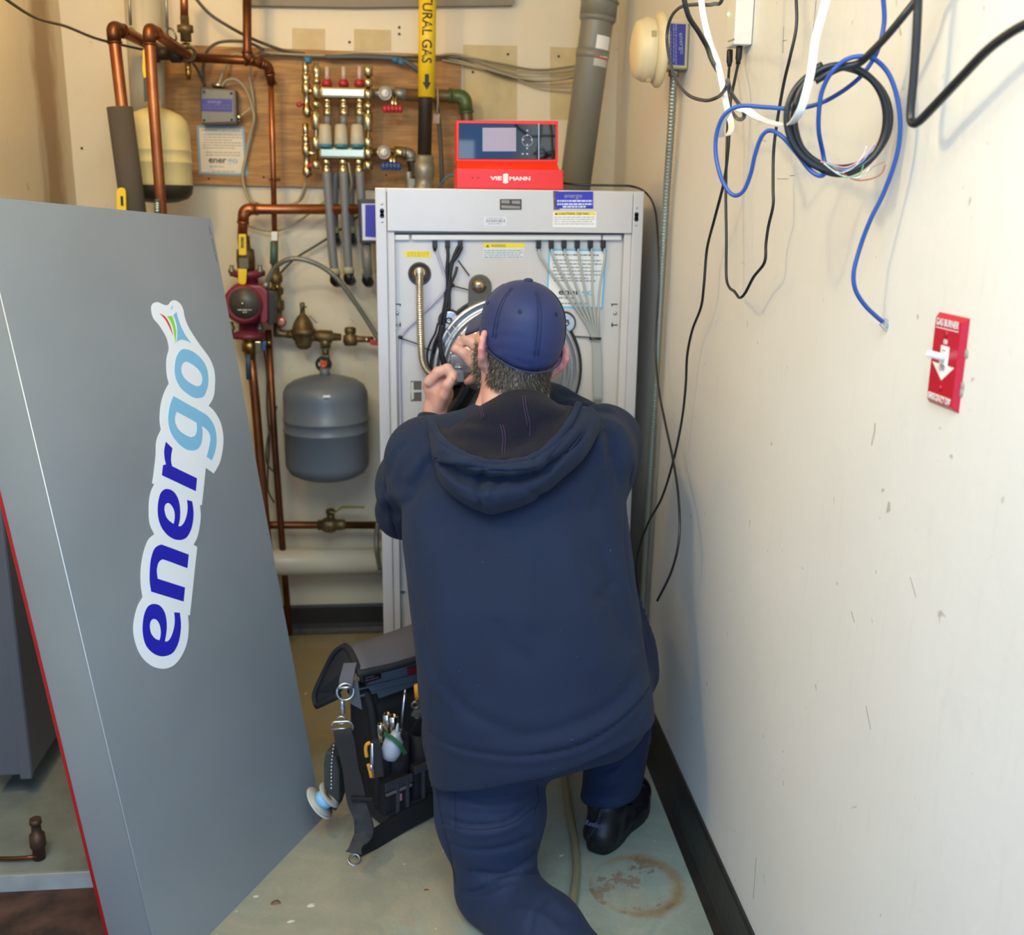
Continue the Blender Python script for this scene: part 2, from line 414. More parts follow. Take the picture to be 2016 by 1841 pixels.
# rubber cove base
rub = mat('black_rubber', '#2a2723', .45, var=.15, scale=14, bump=.001)
def cove(A, Bp, n, h, name):
    A, Bp, n = V(A), V(Bp), V(n); prof = [(0, 0), (.028, 0), (.022, .006), (.012, .018), (.008, .034), (.008, h-.008), (.005, h), (0, h)]
    P = [q+n*d+V((0, 0, z)) for q in (A, Bp) for d, z in prof]; k = len(prof)
    return structure(MB().add(P, [(i, (i+1) % k, (i+1) % k+k, i+k) for i in range(k)]+[tuple(range(k-1, -1, -1)), tuple(range(k, 2*k))]).build(name, rub))
HB = .125
cove((XL, YB, 0), (_wb.x, YB, 0), (0, -1, 0), .10, 'baseboard_back')
cove(A.to_tuple(), (_wb.x, YB, 0), RW_N, HB, 'baseboard_right')

# ------------------------------------------------------------------ leaning front cover of the boiler
P1, P2 = Fl(635, 1612), Fl(410, 1843)
dd = (P1-P2).normalized(); Nn = V((.899, -.388, .202)); Nn = (Nn-dd*Nn.dot(dd)).normalized()
Pf = plane(P1, Nn)
TR = Pf(415, 430); l1, l2 = Pf(0, 575), Pf(300, 1841); ld = (l2-l1).normalized()
def isect(p, d, q, e):     # 3D lines in the same plane
    n = d.cross(e); return p+d*((q-p).cross(e).dot(n)/n.dot(n))
BL = isect(l2, ld, P1, dd); TL = isect(l1, ld, Pf(0, 390), (TR-Pf(0, 390)).normalized()); BR = P1
gm = mat('graphite_paint', '#8f979d', .38, metal=.25, var=.05, scale=3, bump=.0002, bscale=400)
rd = mat('red_trim', '#a3131a', .4)
pt = thing('boiler_front_cover', 'large grey sheet metal cover with a big blue lettered decal, leaning at the left', 'panel', (BR+BL)/2)
D = .118
mb = MB(); mb.slab([BR, BL, TL, TR], Nn, .0015); mb.build('front_face', gm, pt)
cn = (BR+BL+TL+TR)/4
def flange(a, b2, d0, d1, m, name, inset=.0005):
    mid = (a+b2)/2; inw = (cn-mid); e = (b2-a).normalized(); inw = (inw-e*inw.dot(e)-Nn*inw.dot(Nn)).normalized()
    a, b2 = a+inw*inset, b2+inw*inset
    return MB().slab([a-Nn*d0, b2-Nn*d0, b2-Nn*d1, a-Nn*d1], -inw, .002).build(name, m, pt)
for a, b2 in ((BL, TL), (TL, TR), (TR, BR), (BR, BL)):
    flange(a, b2, .0015, D-.007, gm, 'side_flange')
    flange(a, b2, D-.007, D, rd, 'red_edge_trim', -.0012)
MB().tube([BL+Nn*-.001, TL+Nn*-.001], .0013, 6).build('rounded_edge', mat('edge_pale', '#c9d2da', .3, metal=.4), pt)  # paler strip along the left front edge
# decal
dec = thing  # (frame of the decal, in the plane of the cover)
ux = (TR-TL).normalized(); uy = Nn.cross(ux).normalized()
def loc2(px, py): p = Pf(px, py)-TL; return (p.dot(ux), p.dot(uy))
def cl(ox, oy, pts, k=5, sharp=48, s=9.205): return contour([loc2(ox+x/s, oy+y/s) for x, y in pts], k, sharp)
def full(pts, k=5): return contour([loc2(200+x/2.3, 560+y/2.3) for x, y in pts], k, 42)
white = mat('decal_white', '#e9eef2', .45); navy = mat('decal_navy', '#2424b0', .4); sky = mat('decal_sky', '#7fbce0', .4)
A4 = (280, 580); A3 = (260, 760); A2 = (250, 940); A1 = (250, 1140)
def g(o, pts): return [(o[0]+x/9.205, o[1]+y/9.205) for x, y in pts]
outline = (g(A4, [(160, 230), (190, 165), (250, 138), (310, 150), (370, 180), (430, 195), (480, 175), (510, 130), (570, 103), (635, 125), (700, 190), (740, 280), (755, 370), (790, 490), (850, 620), (930, 750), (1030, 900), (1120, 1020), (1200, 1130), (1260, 1250), (1300, 1380), (1316, 1560), (1300, 1760)])
 + g(A3, [(1495, 30), (1480, 160), (1440, 270), (1380, 362), (1460, 430), (1550, 560), (1610, 700), (1645, 880), (1645, 1080), (1600, 1340), (1540, 1480), (1475, 1587), (1330, 1485), (1310, 1680)])
 + g(A2, [(1400, 60), (1350, 508), (1318, 497), (1330, 700), (1310, 900), (1270, 1080), (1200, 1222), (1268, 1260), (1230, 1600)])
 + g(A1, [(1195, 100), (1135, 660), (1100, 655), (1112, 850), (1100, 1050), (1060, 1230), (970, 1420), (850, 1560), (720, 1620), (600, 1625), (450, 1580), (300, 1460), (190, 1280), (125, 1060), (110, 860), (140, 660), (195, 480), (280, 328), (255, 180), (244, 40)])
 + g(A2, [(245, 1700), (270, 1480), (320, 1280), (390, 1120), (492, 1030), (420, 880), (392, 700), (400, 400), (440, 230), (492, 128), (450, 104), (470, 0)])
 + g(A3, [(400, 1480), (425, 1240), (430, 1050), (460, 920), (520, 795), (495, 600), (515, 350), (560, 170), (625, 20)])
 + g(A4, [(400, 1760), (480, 1610), (445, 1470), (432, 1280), (445, 1120), (478, 990), (460, 860), (420, 750), (350, 630), (280, 530), (210, 450), (170, 350)]))
mesh = curve_mesh([contour([loc2(x, y) for x, y in outline], 4, 38)], TL+Nn*.0007, ux, uy, .0003, 'decal'); mesh.materials.append(white)
dc = link('decal', mesh, pt)
def glyph(name, loops, m):
    me = curve_mesh(loops, TL+Nn*.0012, ux, uy, .0003, name); me.materials.append(m); link(name, me, dc)
glyph('letter_e', [cl(*A1, [(848, 605), (948, 612), (968, 800), (962, 950), (930, 1130), (870, 1270), (790, 1360), (650, 1402), (520, 1375), (400, 1290), (320, 1170), (280, 1000), (275, 840), (300, 660), (350, 530), (410, 470), (490, 453), (580, 480), (650, 560), (695, 680), (712, 850), (700, 1000), (675, 1135), (740, 1120), (800, 1030), (845, 880), (858, 740)]),
  cl(*A1, [(580, 1112), (500, 1080), (430, 990), (405, 880), (412, 790), (445, 735), (490, 725), (545, 760), (590, 850), (605, 960), (598, 1050)])], navy)
glyph('letter_n', [g2 for g2 in [contour([loc2(x, y) for x, y in g(A2, [(600, 1222), (680, 1240), (1110, 1400), (1085, 1645), (690, 1500), (620, 1492), (560, 1550), (530, 1680), (545, 1835)])+g(A1, [(560, 0), (1042, 155), (1016, 408), (430, 228), (402, 20)])+g(A2, [(410, 1600), (440, 1420), (500, 1280)])], 5, 45)]], navy)
glyph('letter_e', [cl(*A2, [(1080, 410), (1172, 435), (1195, 600), (1192, 750), (1160, 920), (1100, 1050), (1040, 1110), (950, 1135), (840, 1115), (720, 1040), (620, 910), (565, 760), (548, 600), (560, 430), (600, 290), (660, 225), (720, 210), (810, 240), (890, 330), (940, 470), (955, 640), (945, 780), (920, 882), (970, 880), (1030, 810), (1075, 680), (1092, 540)]),
  cl(*A2, [(838, 845), (760, 790), (700, 710), (670, 600), (675, 520), (705, 475), (745, 465), (800, 510), (845, 600), (858, 720)])], navy)
glyph('letter_r', [contour([loc2(x, y) for x, y in g(A3, [(605, 1012), (722, 1130), (700, 1260), (698, 1370), (715, 1455), (1168, 1675)])+g(A2, [(1237, 250)])+g(A3, [(533, 1618), (552, 1437), (607, 1422), (580, 1300), (575, 1160)])], 5, 35)], navy)
glyph('letter_g', [cl(*A3, [(740, 182), (1000, 330), (1300, 500), (1400, 590), (1470, 700), (1515, 860), (1520, 1040), (1490, 1200), (1435, 1350), (1342, 1280), (1380, 1130), (1410, 960), (1385, 850), (1330, 780), (1255, 722), (1268, 850), (1255, 1000), (1210, 1110), (1140, 1160), (1060, 1168), (960, 1140), (850, 1060), (740, 930), (670, 780), (645, 620), (660, 430), (695, 290)], 5, 40),
  cl(*A3, [(805, 465), (1135, 650), (1160, 690), (1165, 780), (1150, 860), (1110, 915), (1050, 925), (960, 890), (850, 810), (785, 700), (768, 600), (780, 520)], 5, 40)], sky)
glyph('letter_o', [cl(*A4, [(750, 988), (880, 1020), (1010, 1110), (1110, 1230), (1170, 1370), (1190, 1540), (1170, 1700), (1110, 1840), (1040, 1870), (940, 1870), (800, 1790), (690, 1690), (610, 1550), (578, 1400), (585, 1240), (620, 1110), (680, 1020)], 5, 80),
  cl(*A4, [(785, 1215), (880, 1255), (980, 1330), (1055, 1430), (1080, 1530), (1060, 1620), (1020, 1655), (960, 1655), (860, 1605), (760, 1520), (710, 1430), (698, 1340), (720, 1260)], 5, 80)], sky)
glyph('flame_stripe', [cl(*A4, [(308, 342), (400, 395), (460, 480), (510, 590), (548, 745), (490, 610), (410, 460)], 4, 60)], mat('decal_red', '#d04048', .4))
glyph('flame_stripe', [cl(*A4, [(440, 395), (530, 388), (570, 500), (600, 640), (602, 740), (582, 895), (572, 760), (545, 600), (500, 480)], 4, 60)], mat('decal_green', '#8fd636', .4))
glyph('flame_stripe', [cl(*A4, [(552, 375), (612, 318), (640, 430), (690, 570), (770, 730), (880, 885), (800, 840), (720, 818), (660, 828), (612, 862), (625, 700), (615, 560), (585, 450)], 4, 50)], sky)
text_on('TM', Pf(338.5, 612, .0012), Pf(341, 604, .0012), Nn, sky, dc, h=.005)
mb = MB(); rnd = random.Random(3)
for k in range(22):
    if rnd.random() < .18: continue
    x, y = 411+k*.76, 446+k*3.4
    mb.slab([Pf(x, y, .0006), Pf(x+1.5, y+.3, .0006), Pf(x+2.1, y+2.7, .0006), Pf(x+.6, y+2.4, .0006)], Nn, .0001)
mb.build('fine_print', mat('fine_print_ink', '#5b5e5c', .6), pt)
# ------------------------------------------------------------------ open boiler
steel = mat('boiler_steel', '#c8c2bc', .36, metal=.22, var=.03, scale=5, bump=.0002, bscale=500)
plate = mat('boiler_plate', '#cdc6bf', .42, metal=.18, var=.03, scale=4, bump=.0002, bscale=500)
whitep = mat('white_lacquer', '#dfdcd6', .35)
blk = mat('black_plastic', '#131313', .4)
zinc = mat('zinc', '#b9bcc0', .28, metal=.9)
chrome = mat('chrome', '#d9d2c4', .14, metal=1.0)
alu = mat('cast_aluminium', '#bfc2c6', .33, metal=.85, var=.06, scale=30, bump=.0006, bscale=120)
nY = Bf.n; ZT = Bf(1000, 373).z; xl, xr = Bf(738, 371).x, Bf(1269, 377).x
bo = thing('boiler', 'tall silver floor standing boiler with its front open, behind the kneeling man', 'boiler', (.26, 2.9, 0))
bo_d = .62
MB().box(xl+.004, xl+.012, YF+.03, YF+bo_d, .06, ZT-.01).build('side_panel', steel, bo)
MB().box(xr-.012, xr-.004, YF+.03, YF+bo_d, .06, ZT-.01).build('side_panel', steel, bo)
MB().box(xl+.012, xr-.012, YF+bo_d-.01, YF+bo_d, .06, ZT-.01).build('rear_panel', steel, bo)
MB().box(xl+.004, xr-.004, YF+.002, YF+bo_d, ZT-.01, ZT).build('top_cover', steel, bo, .002)
pw = Bf(762, 500).x-Bf(740, 500).x
for x0, x1, kx in ((xl, xl+pw, 752), (xr-pw, xr, 1253)):
    p = MB().box(x0, x1, YF, YF+.032, 0, ZT).build('frame_post', steel, bo, .0025)
    ky = 420 if kx < 900 else 427
    kc = Bf(kx, ky)
    mbk = MB().cyl(kc+V((0, .002, .006)), kc+V((0, -.0012, .006)), .0055, n=14); mbk.cyl(kc+V((0, .002, -.006)), kc+V((0, -.0012, -.006)), .0055, n=14); mbk.box(kc.x-.0045, kc.x+.0045, kc.y-.0012, kc.y+.002, kc.z-.006, kc.z+.006)
    mbk.build('keyhole', blk, p)
    for dz in (.022, -.020): MB().sphere(kc+V((0, -.0005, dz)), (.003, .002, .003), 8).build('rivet', zinc, p)
    for py in (640, 905): MB().sphere(Bf(784 if kx < 900 else 1229, py, -.012), (.0035, .004, .0035), 8).build('rivet', zinc, p)
zf = Bf(1000, 457).z
fa = MB().box(xl+pw+.0012, xr-pw-.0012, YF-.002, YF+.02, zf, ZT-.002).build('fascia_panel', steel, bo, .0015)
# recessed back plate of the open front with side returns
YP = YF+.030; Bp_ = plane((0, YP, 0), (0, -1, 0))
MB().box(xl+pw, xr-pw, YP, YP+.004, .05, zf+.03).build('mounting_plate', plate, bo)
for s_, x in ((1, xl+pw), (-1, xr-pw)):
    MB().box(min(x, x+s_*.018), max(x, x+s_*.018), YF+.008, YP-.001, .05, zf).build('inner_return', plate, bo, .001)
MB().box(xl+pw, xr-pw, YF+.004, YP, .05, .085).build('base_rail', steel, bo, .002)
MB().slab([Bp_(762, 459, .012), Bp_(1243, 459, .012), Bp_(1243, 461.5, .012), Bp_(762, 461.5, .012)], nY, .01).build('shadow_gap', mat('dark_gap', '#4b4744', .6), bo)
hr = thing
for a, b2 in ((776, 806), (810, 1184), (1187, 1224)):
    MB().slab([Bp_(a, 462, .014), Bp_(b2, 462, .014), Bp_(b2, 473, .014), Bp_(a, 473, .014)], nY, .012).build('hanging_rail', whitep, bo, .003)
# slot with latch in the fascia
MB().slab([Bf(984, 392, .0032), Bf(1027, 392, .0032), Bf(1027, 413, .0032), Bf(984, 413, .0032)], nY, .001).build('latch_slot', mat('slot_dark', '#4d453d', .7), fa, .0003)
sl = MB(); sl.slab([Bf(987, 404, .0048), Bf(1024, 406, .0048), Bf(1024, 411, .0048), Bf(987, 410, .0048)], nY, .002); sl.slab([Bf(987, 394, .0045), Bf(1003, 394, .0045), Bf(1003, 401, .0045), Bf(987, 400, .0045)], nY, .001); sl.slab([Bf(1008, 395, .0045), Bf(1024, 395, .0045), Bf(1024, 402, .0045), Bf(1008, 401, .0045)], nY, .001)
sl.build('latch', mat('latch_metal', '#8d8175', .4, metal=.7), fa)
# stickers
ink = mat('print_ink', '#4c4c4c', .7); ink2 = mat('print_pale', '#d8dcf0', .6); yel = mat('label_yellow', '#f0d51c', .5)
wht = mat('label_white', '#e9e8e4', .5); bluel = mat('label_blue', '#2b2fb0', .45); cyanb = mat('sheet_border', '#79bfe2', .5)
logo_d = mat('logo_dark', '#1d2440', .5); logo_l = mat('logo_light', '#7fbfe0', .5)
def quad(pf, q, off, m, name, parent, t=.0004, bevel=0):
    return MB().slab([pf(x, y, off) for x, y in q], pf.n, t).build(name, m, parent, bevel)
s1 = quad(Bf, ((1094, 377), (1168, 377), (1168, 411), (1094, 410)), .0036, bluel, 'blue_sticker', fa, .0012, .0008)
text_on('energo', Bf(1111, 389.5, .0038), Bf(1146, 389.5, .0038), nY, mat('sticker_grey', '#8f8fa8', .5), s1, h=.011, shear=.2, bold=.01)
mb = MB(); bars(mb, Bf, nY, 1097, 394, 1166, 2, 6.3, 3.4, .0037, seed=4); bars(mb, Bf, nY, 1108, 405.5, 1153, 1, 5, 3.2, .0037, seed=6); mb.build('fine_print', ink2, s1)
MB().slab([Bf(1089, 376, .0025), Bf(1100, 376, .0025), Bf(1102, 413, .0025), Bf(1090, 413, .0025)], nY, .0003).build('torn_edge', mat('old_glue', '#6b5a50', .9, var=.5, scale=200), fa)
s2 = quad(Bf, ((1089, 417), (1174, 417), (1174, 448), (1088, 447)), .0028, wht, 'caution_label', fa)
quad(Bf, ((1091, 417.5), (1172, 417.5), (1172, 423.5), (1091, 423.5)), .0031, yel, 'yellow_band', s2, .0002)
text_on('CAUTION: 120 VAC', Bf(1100, 422.8, .0033), Bf(1160, 422.8, .0033), nY, mat('ink_black', '#1c1c1c', .6), s2, h=.0055, bold=.01)
MB().slab([Bf(1092.5, 423, .0034), Bf(1095.5, 418.3, .0034), Bf(1098.5, 423, .0034)], nY, .0002).build('warning_triangle', _M['ink_black'], s2)
mb = MB(); bars(mb, Bf, nY, 1091, 427, 1170, 4, 4.4, 1.5, .003, seed=5); mb.build('fine_print', mat('print_grey', '#9a9a98', .7), s2)
s3 = quad(Bf, ((953, 427), (997, 427), (997, 445), (953, 445)), .0024, mat('clear_label', '#d2ccc7', .3, metal=.3), 'barcode_label', fa, .0002)
mb = MB(); rnd = random.Random(5); x = 957
while x < 995: w = .6+rnd.random()*1.3; mb.slab([Bf(x, 432, .0026), Bf(x+w, 432, .0026), Bf(x+w, 438, .0026), Bf(x, 438, .0026)], nY, .0001); x += w+.6+rnd.random()
bars(mb, Bf, nY, 958, 429, 990, 1, 3, 1.2, .0026); bars(mb, Bf, nY, 960, 440, 988, 1, 3, 1.2, .0026, seed=9); mb.build('barcode', mat('print_brown', '#8f857d', .7), s3)
s4 = quad(Bp_, ((797.5, 494), (848, 495), (848, 507), (797.5, 506)), .0008, yel, 'yellow_label', bo)
mb = MB(); bars(mb, Bp_, nY, 802, 496.5, 845, 3, 3.4, 1.2, .001, seed=8); mb.build('fine_print', mat('print_olive', '#9c8a20', .7), s4)
s5 = quad(Bp_, ((951.5, 478.5), (1033, 478.5), (1030, 509), (951.5, 508)), .0008, mat('label_pale', '#d9dbdc', .5), 'warning_label', bo)
quad(Bp_, ((951.5, 479), (1033, 479), (1033, 488), (951.5, 488)), .0011, yel, 'yellow_band', s5, .0002)
text_on('WARNING', Bp_(967, 486.5, .0013), Bp_(996, 486.5, .0013), nY, mat('ink_olive', '#6b6420', .6), s5, h=.007)
MB().slab([Bp_(956.5, 487, .0013), Bp_(960, 480.5, .0013), Bp_(963.5, 487, .0013)], nY, .0002).build('warning_triangle', _M['ink_olive'], s5)
mb = MB(); bars(mb, Bp_, nY, 953, 492.5, 1030, 4, 4.3, 1.8, .001, seed=11); mb.build('fine_print', mat('print_bluegrey', '#7d94a6', .7), s5)
sq = ((1080, 489.5), (1195, 491), (1187, 609), (1074, 606))
s6 = quad(Bp_, sq, .0009, cyanb, 'notice_sheet', bo, .0005)
def lerpq(q, u, v): a = V(q[0]).lerp(V(q[1]), u); b2 = V(q[3]).lerp(V(q[2]), u); return a.lerp(b2, v)
def inset(q, m): return [tuple(lerpq(q, u, v)) for u, v in ((m, m), (1-m, m), (1-m, 1-m), (m, 1-m))]
quad(Bp_, inset(sq, .035), .0012, wht, 'paper', s6, .0002)
mb = MB(); bars(mb, Bp_, nY, 1088, 500, 1180, 1, 7, 3, .0014, .012, 3)
bars(mb, Bp_, nY, 1088, 511, 1184, 6, 7.0, 2.2, .0014, .012, 13); bars(mb, Bp_, nY, 1091, 551, 1172, 1, 7, 2.6, .0014, .012, 14); bars(mb, Bp_, nY, 1099, 585, 1135, 1, 7, 2.6, .0014, .012, 15); bars(mb, Bp_, nY, 1099, 596, 1160, 1, 7, 2.6, .0014, .012, 16)
mb.build('fine_print', mat('print_grey2', '#7f8388', .7), s6)
text_on('ener', Bp_(1099.5, 580, .0014), Bp_(1142, 580.5, .0014), nY, logo_d, s6, h=.015, bold=.02)
text_on('go', Bp_(1144, 580.5, .0014), Bp_(1168, 581, .0014), nY, logo_l, s6, h=.015, bold=.02)

# cable glands and cables
gray = mat('grey_cable', '#a7aca9', .45); blackc = mat('black_cable', '#17171a', .42); lav = mat('lilac_hose', '#b3b0c4', .35)
bund = (1172, 665)
for i, x in enumerate((1060, 1085, 1110, 1136, 1162, 1187)):
    q = Bp_(x, 481, .008)
    gl = MB().box(q.x-.006, q.x+.006, q.y-.009, q.y+.006, q.z-.009, q.z+.010); gl.cyl(q+V((0, -.004, -.006)), q+V((0, -.004, -.017)), .0055, .0035, 10)
    gl.build('cable_gland', blk, bo, .001)
    sx_ = -6+i*2.6
    pts = [Bp_(x, 484, .012), Bp_(x+4, 505, .016), Bp_(x+(bund[0]-x)*.42, 568, .018), Bp_(x+(bund[0]-x)*.82+sx_*.4, 630, .012+.002*i), Bp_(bund[0]+sx_, 665, .010), Bp_(bund[0]+3+sx_, 700, .009), Bp_(bund[0]+4+sx_, 790, .009)]
    cable('grey_cable', pts, .0032, gray, bo)
MB().tube([Bp_(1117, 661, .004), Bp_(1140, 663, .006), Bp_(1184, 666, .016)], .0016, 6).ring(Bp_(1172, 667, .010), (0, 0, 1), .0145, .0018, 16, 6).build('cable_tie', blk, bo)
for x in (856, 881, 906):
    q = Bp_(x, 481, .008)
    gl = MB().box(q.x-.006, q.x+.006, q.y-.009, q.y+.006, q.z-.009, q.z+.010); gl.cyl(q+V((0, -.004, -.006)), q+V((0, -.004, -.017)), .0055, .0035, 10)
    gl.build('cable_gland', blk, bo, .001)
for i, (pts, r) in enumerate((
    ([(881, 485), (882, 505), (880, 528), (881, 560), (878, 590), (875, 615), (872, 640), (870, 660), (869, 690), (871, 715), (876, 735)], .0042),
    ([(909, 485), (900, 503), (890, 516), (883, 532), (882, 560), (880, 590), (876, 620), (873, 650), (872, 690), (876, 728)], .005),
    ([(903, 485), (893, 508), (886, 540), (884, 575), (884, 606), (877, 607), (878, 575)], .0045),
    ([(900, 525), (896, 540), (889, 556), (885, 575)], .0035),
    ([(862, 636), (857, 655), (847, 675), (841, 695), (843, 718), (850, 735)], .0025),
    ([(864, 655), (854, 680), (850, 705), (853, 728)], .003),
    ([(870, 640), (863, 668), (858, 700), (862, 722), (868, 735)], .0035),
    ([(881, 565), (873, 610), (864, 660), (861, 700)], .0035))):
    cable('black_cable', [Bp_(x, y, .014+.003*math.sin(i*2+j)) for j, (x, y) in enumerate(pts)], r, blackc, bo)
cable('cable_loom', [Bp_(x, y, .02) for x, y in ((872, 640), (867, 665), (868, 690), (874, 712), (880, 730))], .0075, blackc, bo)
cable('lilac_hose', [Bp_(x, y, .010) for x, y in ((857, 485), (864, 508), (871, 530), (878, 550), (873, 575), (850, 600), (822, 628), (803, 645), (790, 662), (787, 690), (787, 740), (788, 800), (790, 850), (793, 870))], .003, lav, bo)
for a, b2 in (((902, 513), (924, 543)), ((889, 562), (922, 571)), ((788, 666), (836, 682)), ((836, 686), (864, 694))):
    MB().tube([Bp_(*a, .014), Bp_(*b2, .014)], .0018, 6).build('cable_tie', blk, bo)
for c_ in ((788, 664), (891, 562), (791, 853)): MB().sphere(Bp_(*c_, .013), (.006, .005, .005), 8).build('tie_head', blk, bo)
# corrugated stainless gas hose
hp = smooth_path([Bp_(x, y, o) for x, y, o in ((826, 534, .010), (826, 545, .03), (826, 570, .036), (827, 620, .036), (829, 680, .036), (832, 712, .036), (842, 732, .036), (860, 741, .037), (900, 748, .04))], 45)
tot = 0; rs = []
for i, p in enumerate(hp):
    if i: tot += (p-hp[i-1]).length
    rs.append(.0088+.0018*math.sin(tot/.0055*2*math.pi))
MB().lathe(Bp_(826, 539, .0), nY, [(.0285, 0), (.0285, .004), (.026, .005), (.020, .003), (.020, .002)]).build('hose_grommet', mat('dark_rubber', '#39332c', .5), bo)
MB().cyl(Bp_(826, 538, -.002), Bp_(826, 537, .012), .016, .013).build('copper_nipple', mat('copper_dull', '#b98552', .35, metal=.8), bo)
MB().tube(hp, rs, 12).build('corrugated_gas_hose', mat('stainless', '#cfc6b4', .2, metal=1), bo)
# igniter tab
tab = mat('grey_tab', '#5b5650', .5, metal=.3)
mb = MB(); cx, cy = 945, 563
pts = [Bp_(920.5, 650, .008), Bp_(966, 650, .008)]+[Bp_(cx+22.5*math.cos(t), cy-22.5*math.sin(t), .008) for t in [math.pi*i/12 for i in range(13)]]
mb.slab(pts, nY, .006).build('igniter_bracket', tab, bo, .001)
MB().lathe(Bp_(943, 562, .008), nY, [(.019, 0), (.019, .002), (.013, .003), (.0125, .012), (.010, .016), (.004, .017)]).build('igniter_plug', mat('brass_plug', '#b5a48c', .25, metal=.9), bo)
# round burner door
BC = Bp_(996, 728, .0); R0 = (Bp_(1140, 728)-BC).length
bd = MB().lathe(BC, nY, [(R0*1.035, 0), (R0*1.035, .006), (R0*1.0, .008), (R0, .003)], 64).build('door_gasket', mat('gasket', '#2b2b2b', .6), bo)
mb = MB().lathe(BC, nY, [(R0*.99, .0), (R0*.99, .018), (R0*.965, .024), (R0*.93, .022), (R0*.915, .012), (R0*.87, .012), (R0*.86, .022), (R0*.83, .022), (R0*.82, .012), (R0*.77, .014), (R0*.74, .026), (R0*.4, .034), (0, .036)], 72)
door = mb.build('burner_door', alu, bo)
for ang in (139, 39, -139, -39):
    a = math.radians(ang); q = BC+V((math.cos(a), 0, math.sin(a)))*R0*1.02
    tgt = V((math.cos(a), 0, math.sin(a))); sd = V((-math.sin(a), 0, math.cos(a)))
    pts = [q+tgt*(.022*math.cos(t))+sd*(.024*math.sin(t)) for t in [math.pi*2*i/20 for i in range(20)]]
    MB().slab([p+nY*.016 for p in pts]if True else pts, nY, .015).build('door_lug', alu, door, .002)
    MB().slab([q+tgt*(.027*math.cos(t))+sd*(.029*math.sin(t))+nY*.004 for t in [math.pi*2*i/20 for i in range(20)]], nY, .004).build('lug_gasket', _M['gasket'], door)
    MB().lathe(q+nY*.014, nY, [(.0095, 0), (.0095, .002), (.006, .002), (.006, .009), (.0035, .0095), (.0035, .007), (0, .007)], 6).build('door_bolt', zinc, door)
MB().tube([Bp_(x, y, .034) for x, y in ((890, 640), (902, 655), (910, 664))], .0016, 6).tube([Bp_(x, y, .034) for x, y in ((880, 648), (890, 668), (902, 682), (908, 690))], .0013, 6).build('electrode_wire', zinc, bo)
# gas valve in front of the door (what he works on)
gv = MB().slab([Bp_(888, 700, .10), Bp_(925, 700, .10), Bp_(928, 735, .10), Bp_(888, 735, .10)], nY, .06)
gv.slab([Bp_(896, 722, .105), Bp_(915, 722, .105), Bp_(915, 726, .105), Bp_(896, 726, .105)], nY, .02)
gv.slab([Bp_(886, 694, .107), Bp_(893, 694, .107), Bp_(893, 698, .107), Bp_(886, 698, .107)], nY, .02).build('gas_valve', zinc, bo, .002)
mb = MB().slab([Bp_(893, 731, .112), Bp_(913, 731, .112), Bp_(914, 752, .112), Bp_(900, 753, .112)], nY, .03)
mb.build('valve_coil', mat('coil_grey_blue', '#8d98ad', .35, metal=.3), bo, .002)
MB().cyl(Bp_(900, 724, .118), Bp_(914, 724, .118), .003).build('valve_screw', zinc, bo)
mb = MB().lathe(Bp_(903, 773, .07), nY, [(.03, -.07), (.03, .0), (.026, .006), (.020, .006), (.018, -.004), (0, -.004)], 24); mb.build('fan_inlet', mat('dark_cast', '#3a3530', .5, metal=.5), bo)
MB().tube(smooth_path([Bp_(x, y, .08) for x, y in ((925, 760), (908, 790), (888, 815), (880, 850))]), .020, 14).build('air_duct', blk, bo)
# cut-outs and catch tabs
co = MB().slab([Bp_(808.5, 750, .0006), Bp_(830, 750, .0006), Bp_(830, 790, .0006), Bp_(808.5, 790, .0006)], nY, .0005).build('cut_out', mat('cut_dark', '#5a544e', .7), bo)
MB().slab([Bp_(809, 768, .003), Bp_(830, 768, .003), Bp_(830, 772, .003), Bp_(809, 773, .003)], nY, .003).slab([Bp_(809, 754, .002), Bp_(814, 751, .002), Bp_(815, 785, .002), Bp_(810, 788, .002)], nY, .001).build('catch', plate, co)
dk = mat('slot_black', '#26221f', .6)
for cx, s_ in ((783, 1), (1210, -1)):
    for yy in (598, 639):
        MB().slab([Bp_(cx-7, yy, .0006), Bp_(cx+6, yy, .0006), Bp_(cx+6, yy+2.2, .0006), Bp_(cx-7, yy+2.2, .0006)], nY, .0004).slab([Bp_(cx+s_*5-.8, yy-(4 if yy > 620 else 0), .0006), Bp_(cx+s_*5+1.2, yy-(4 if yy > 620 else 0), .0006), Bp_(cx+s_*5+1.2, yy+5, .0006), Bp_(cx+s_*5-.8, yy+5, .0006)], nY, .0004).build('catch_slot', dk, bo)
    MB().sphere(Bp_(cx-1 if s_ > 0 else cx+1, 617, .001), (.005, .003, .005), 10).build('screw_head', zinc, bo)
for q in ((787, 1146), (773, 1140), (1229, 570)): MB().sphere(Bp_(*q, .002), (.004, .003, .004), 8).build('screw_head', zinc, bo)
MB().slab([Bp_(782, 1163, .008), Bp_(797, 1163, .008), Bp_(797, 1168, .008), Bp_(782, 1168, .008)], nY, .007).build('catch', zinc, bo)
MB().slab([Bp_(768, 1130, .002), Bp_(800, 1130, .002), Bp_(800, 1200, .002), Bp_(768, 1200, .002)], nY, .0018).build('lower_plate', plate, bo)

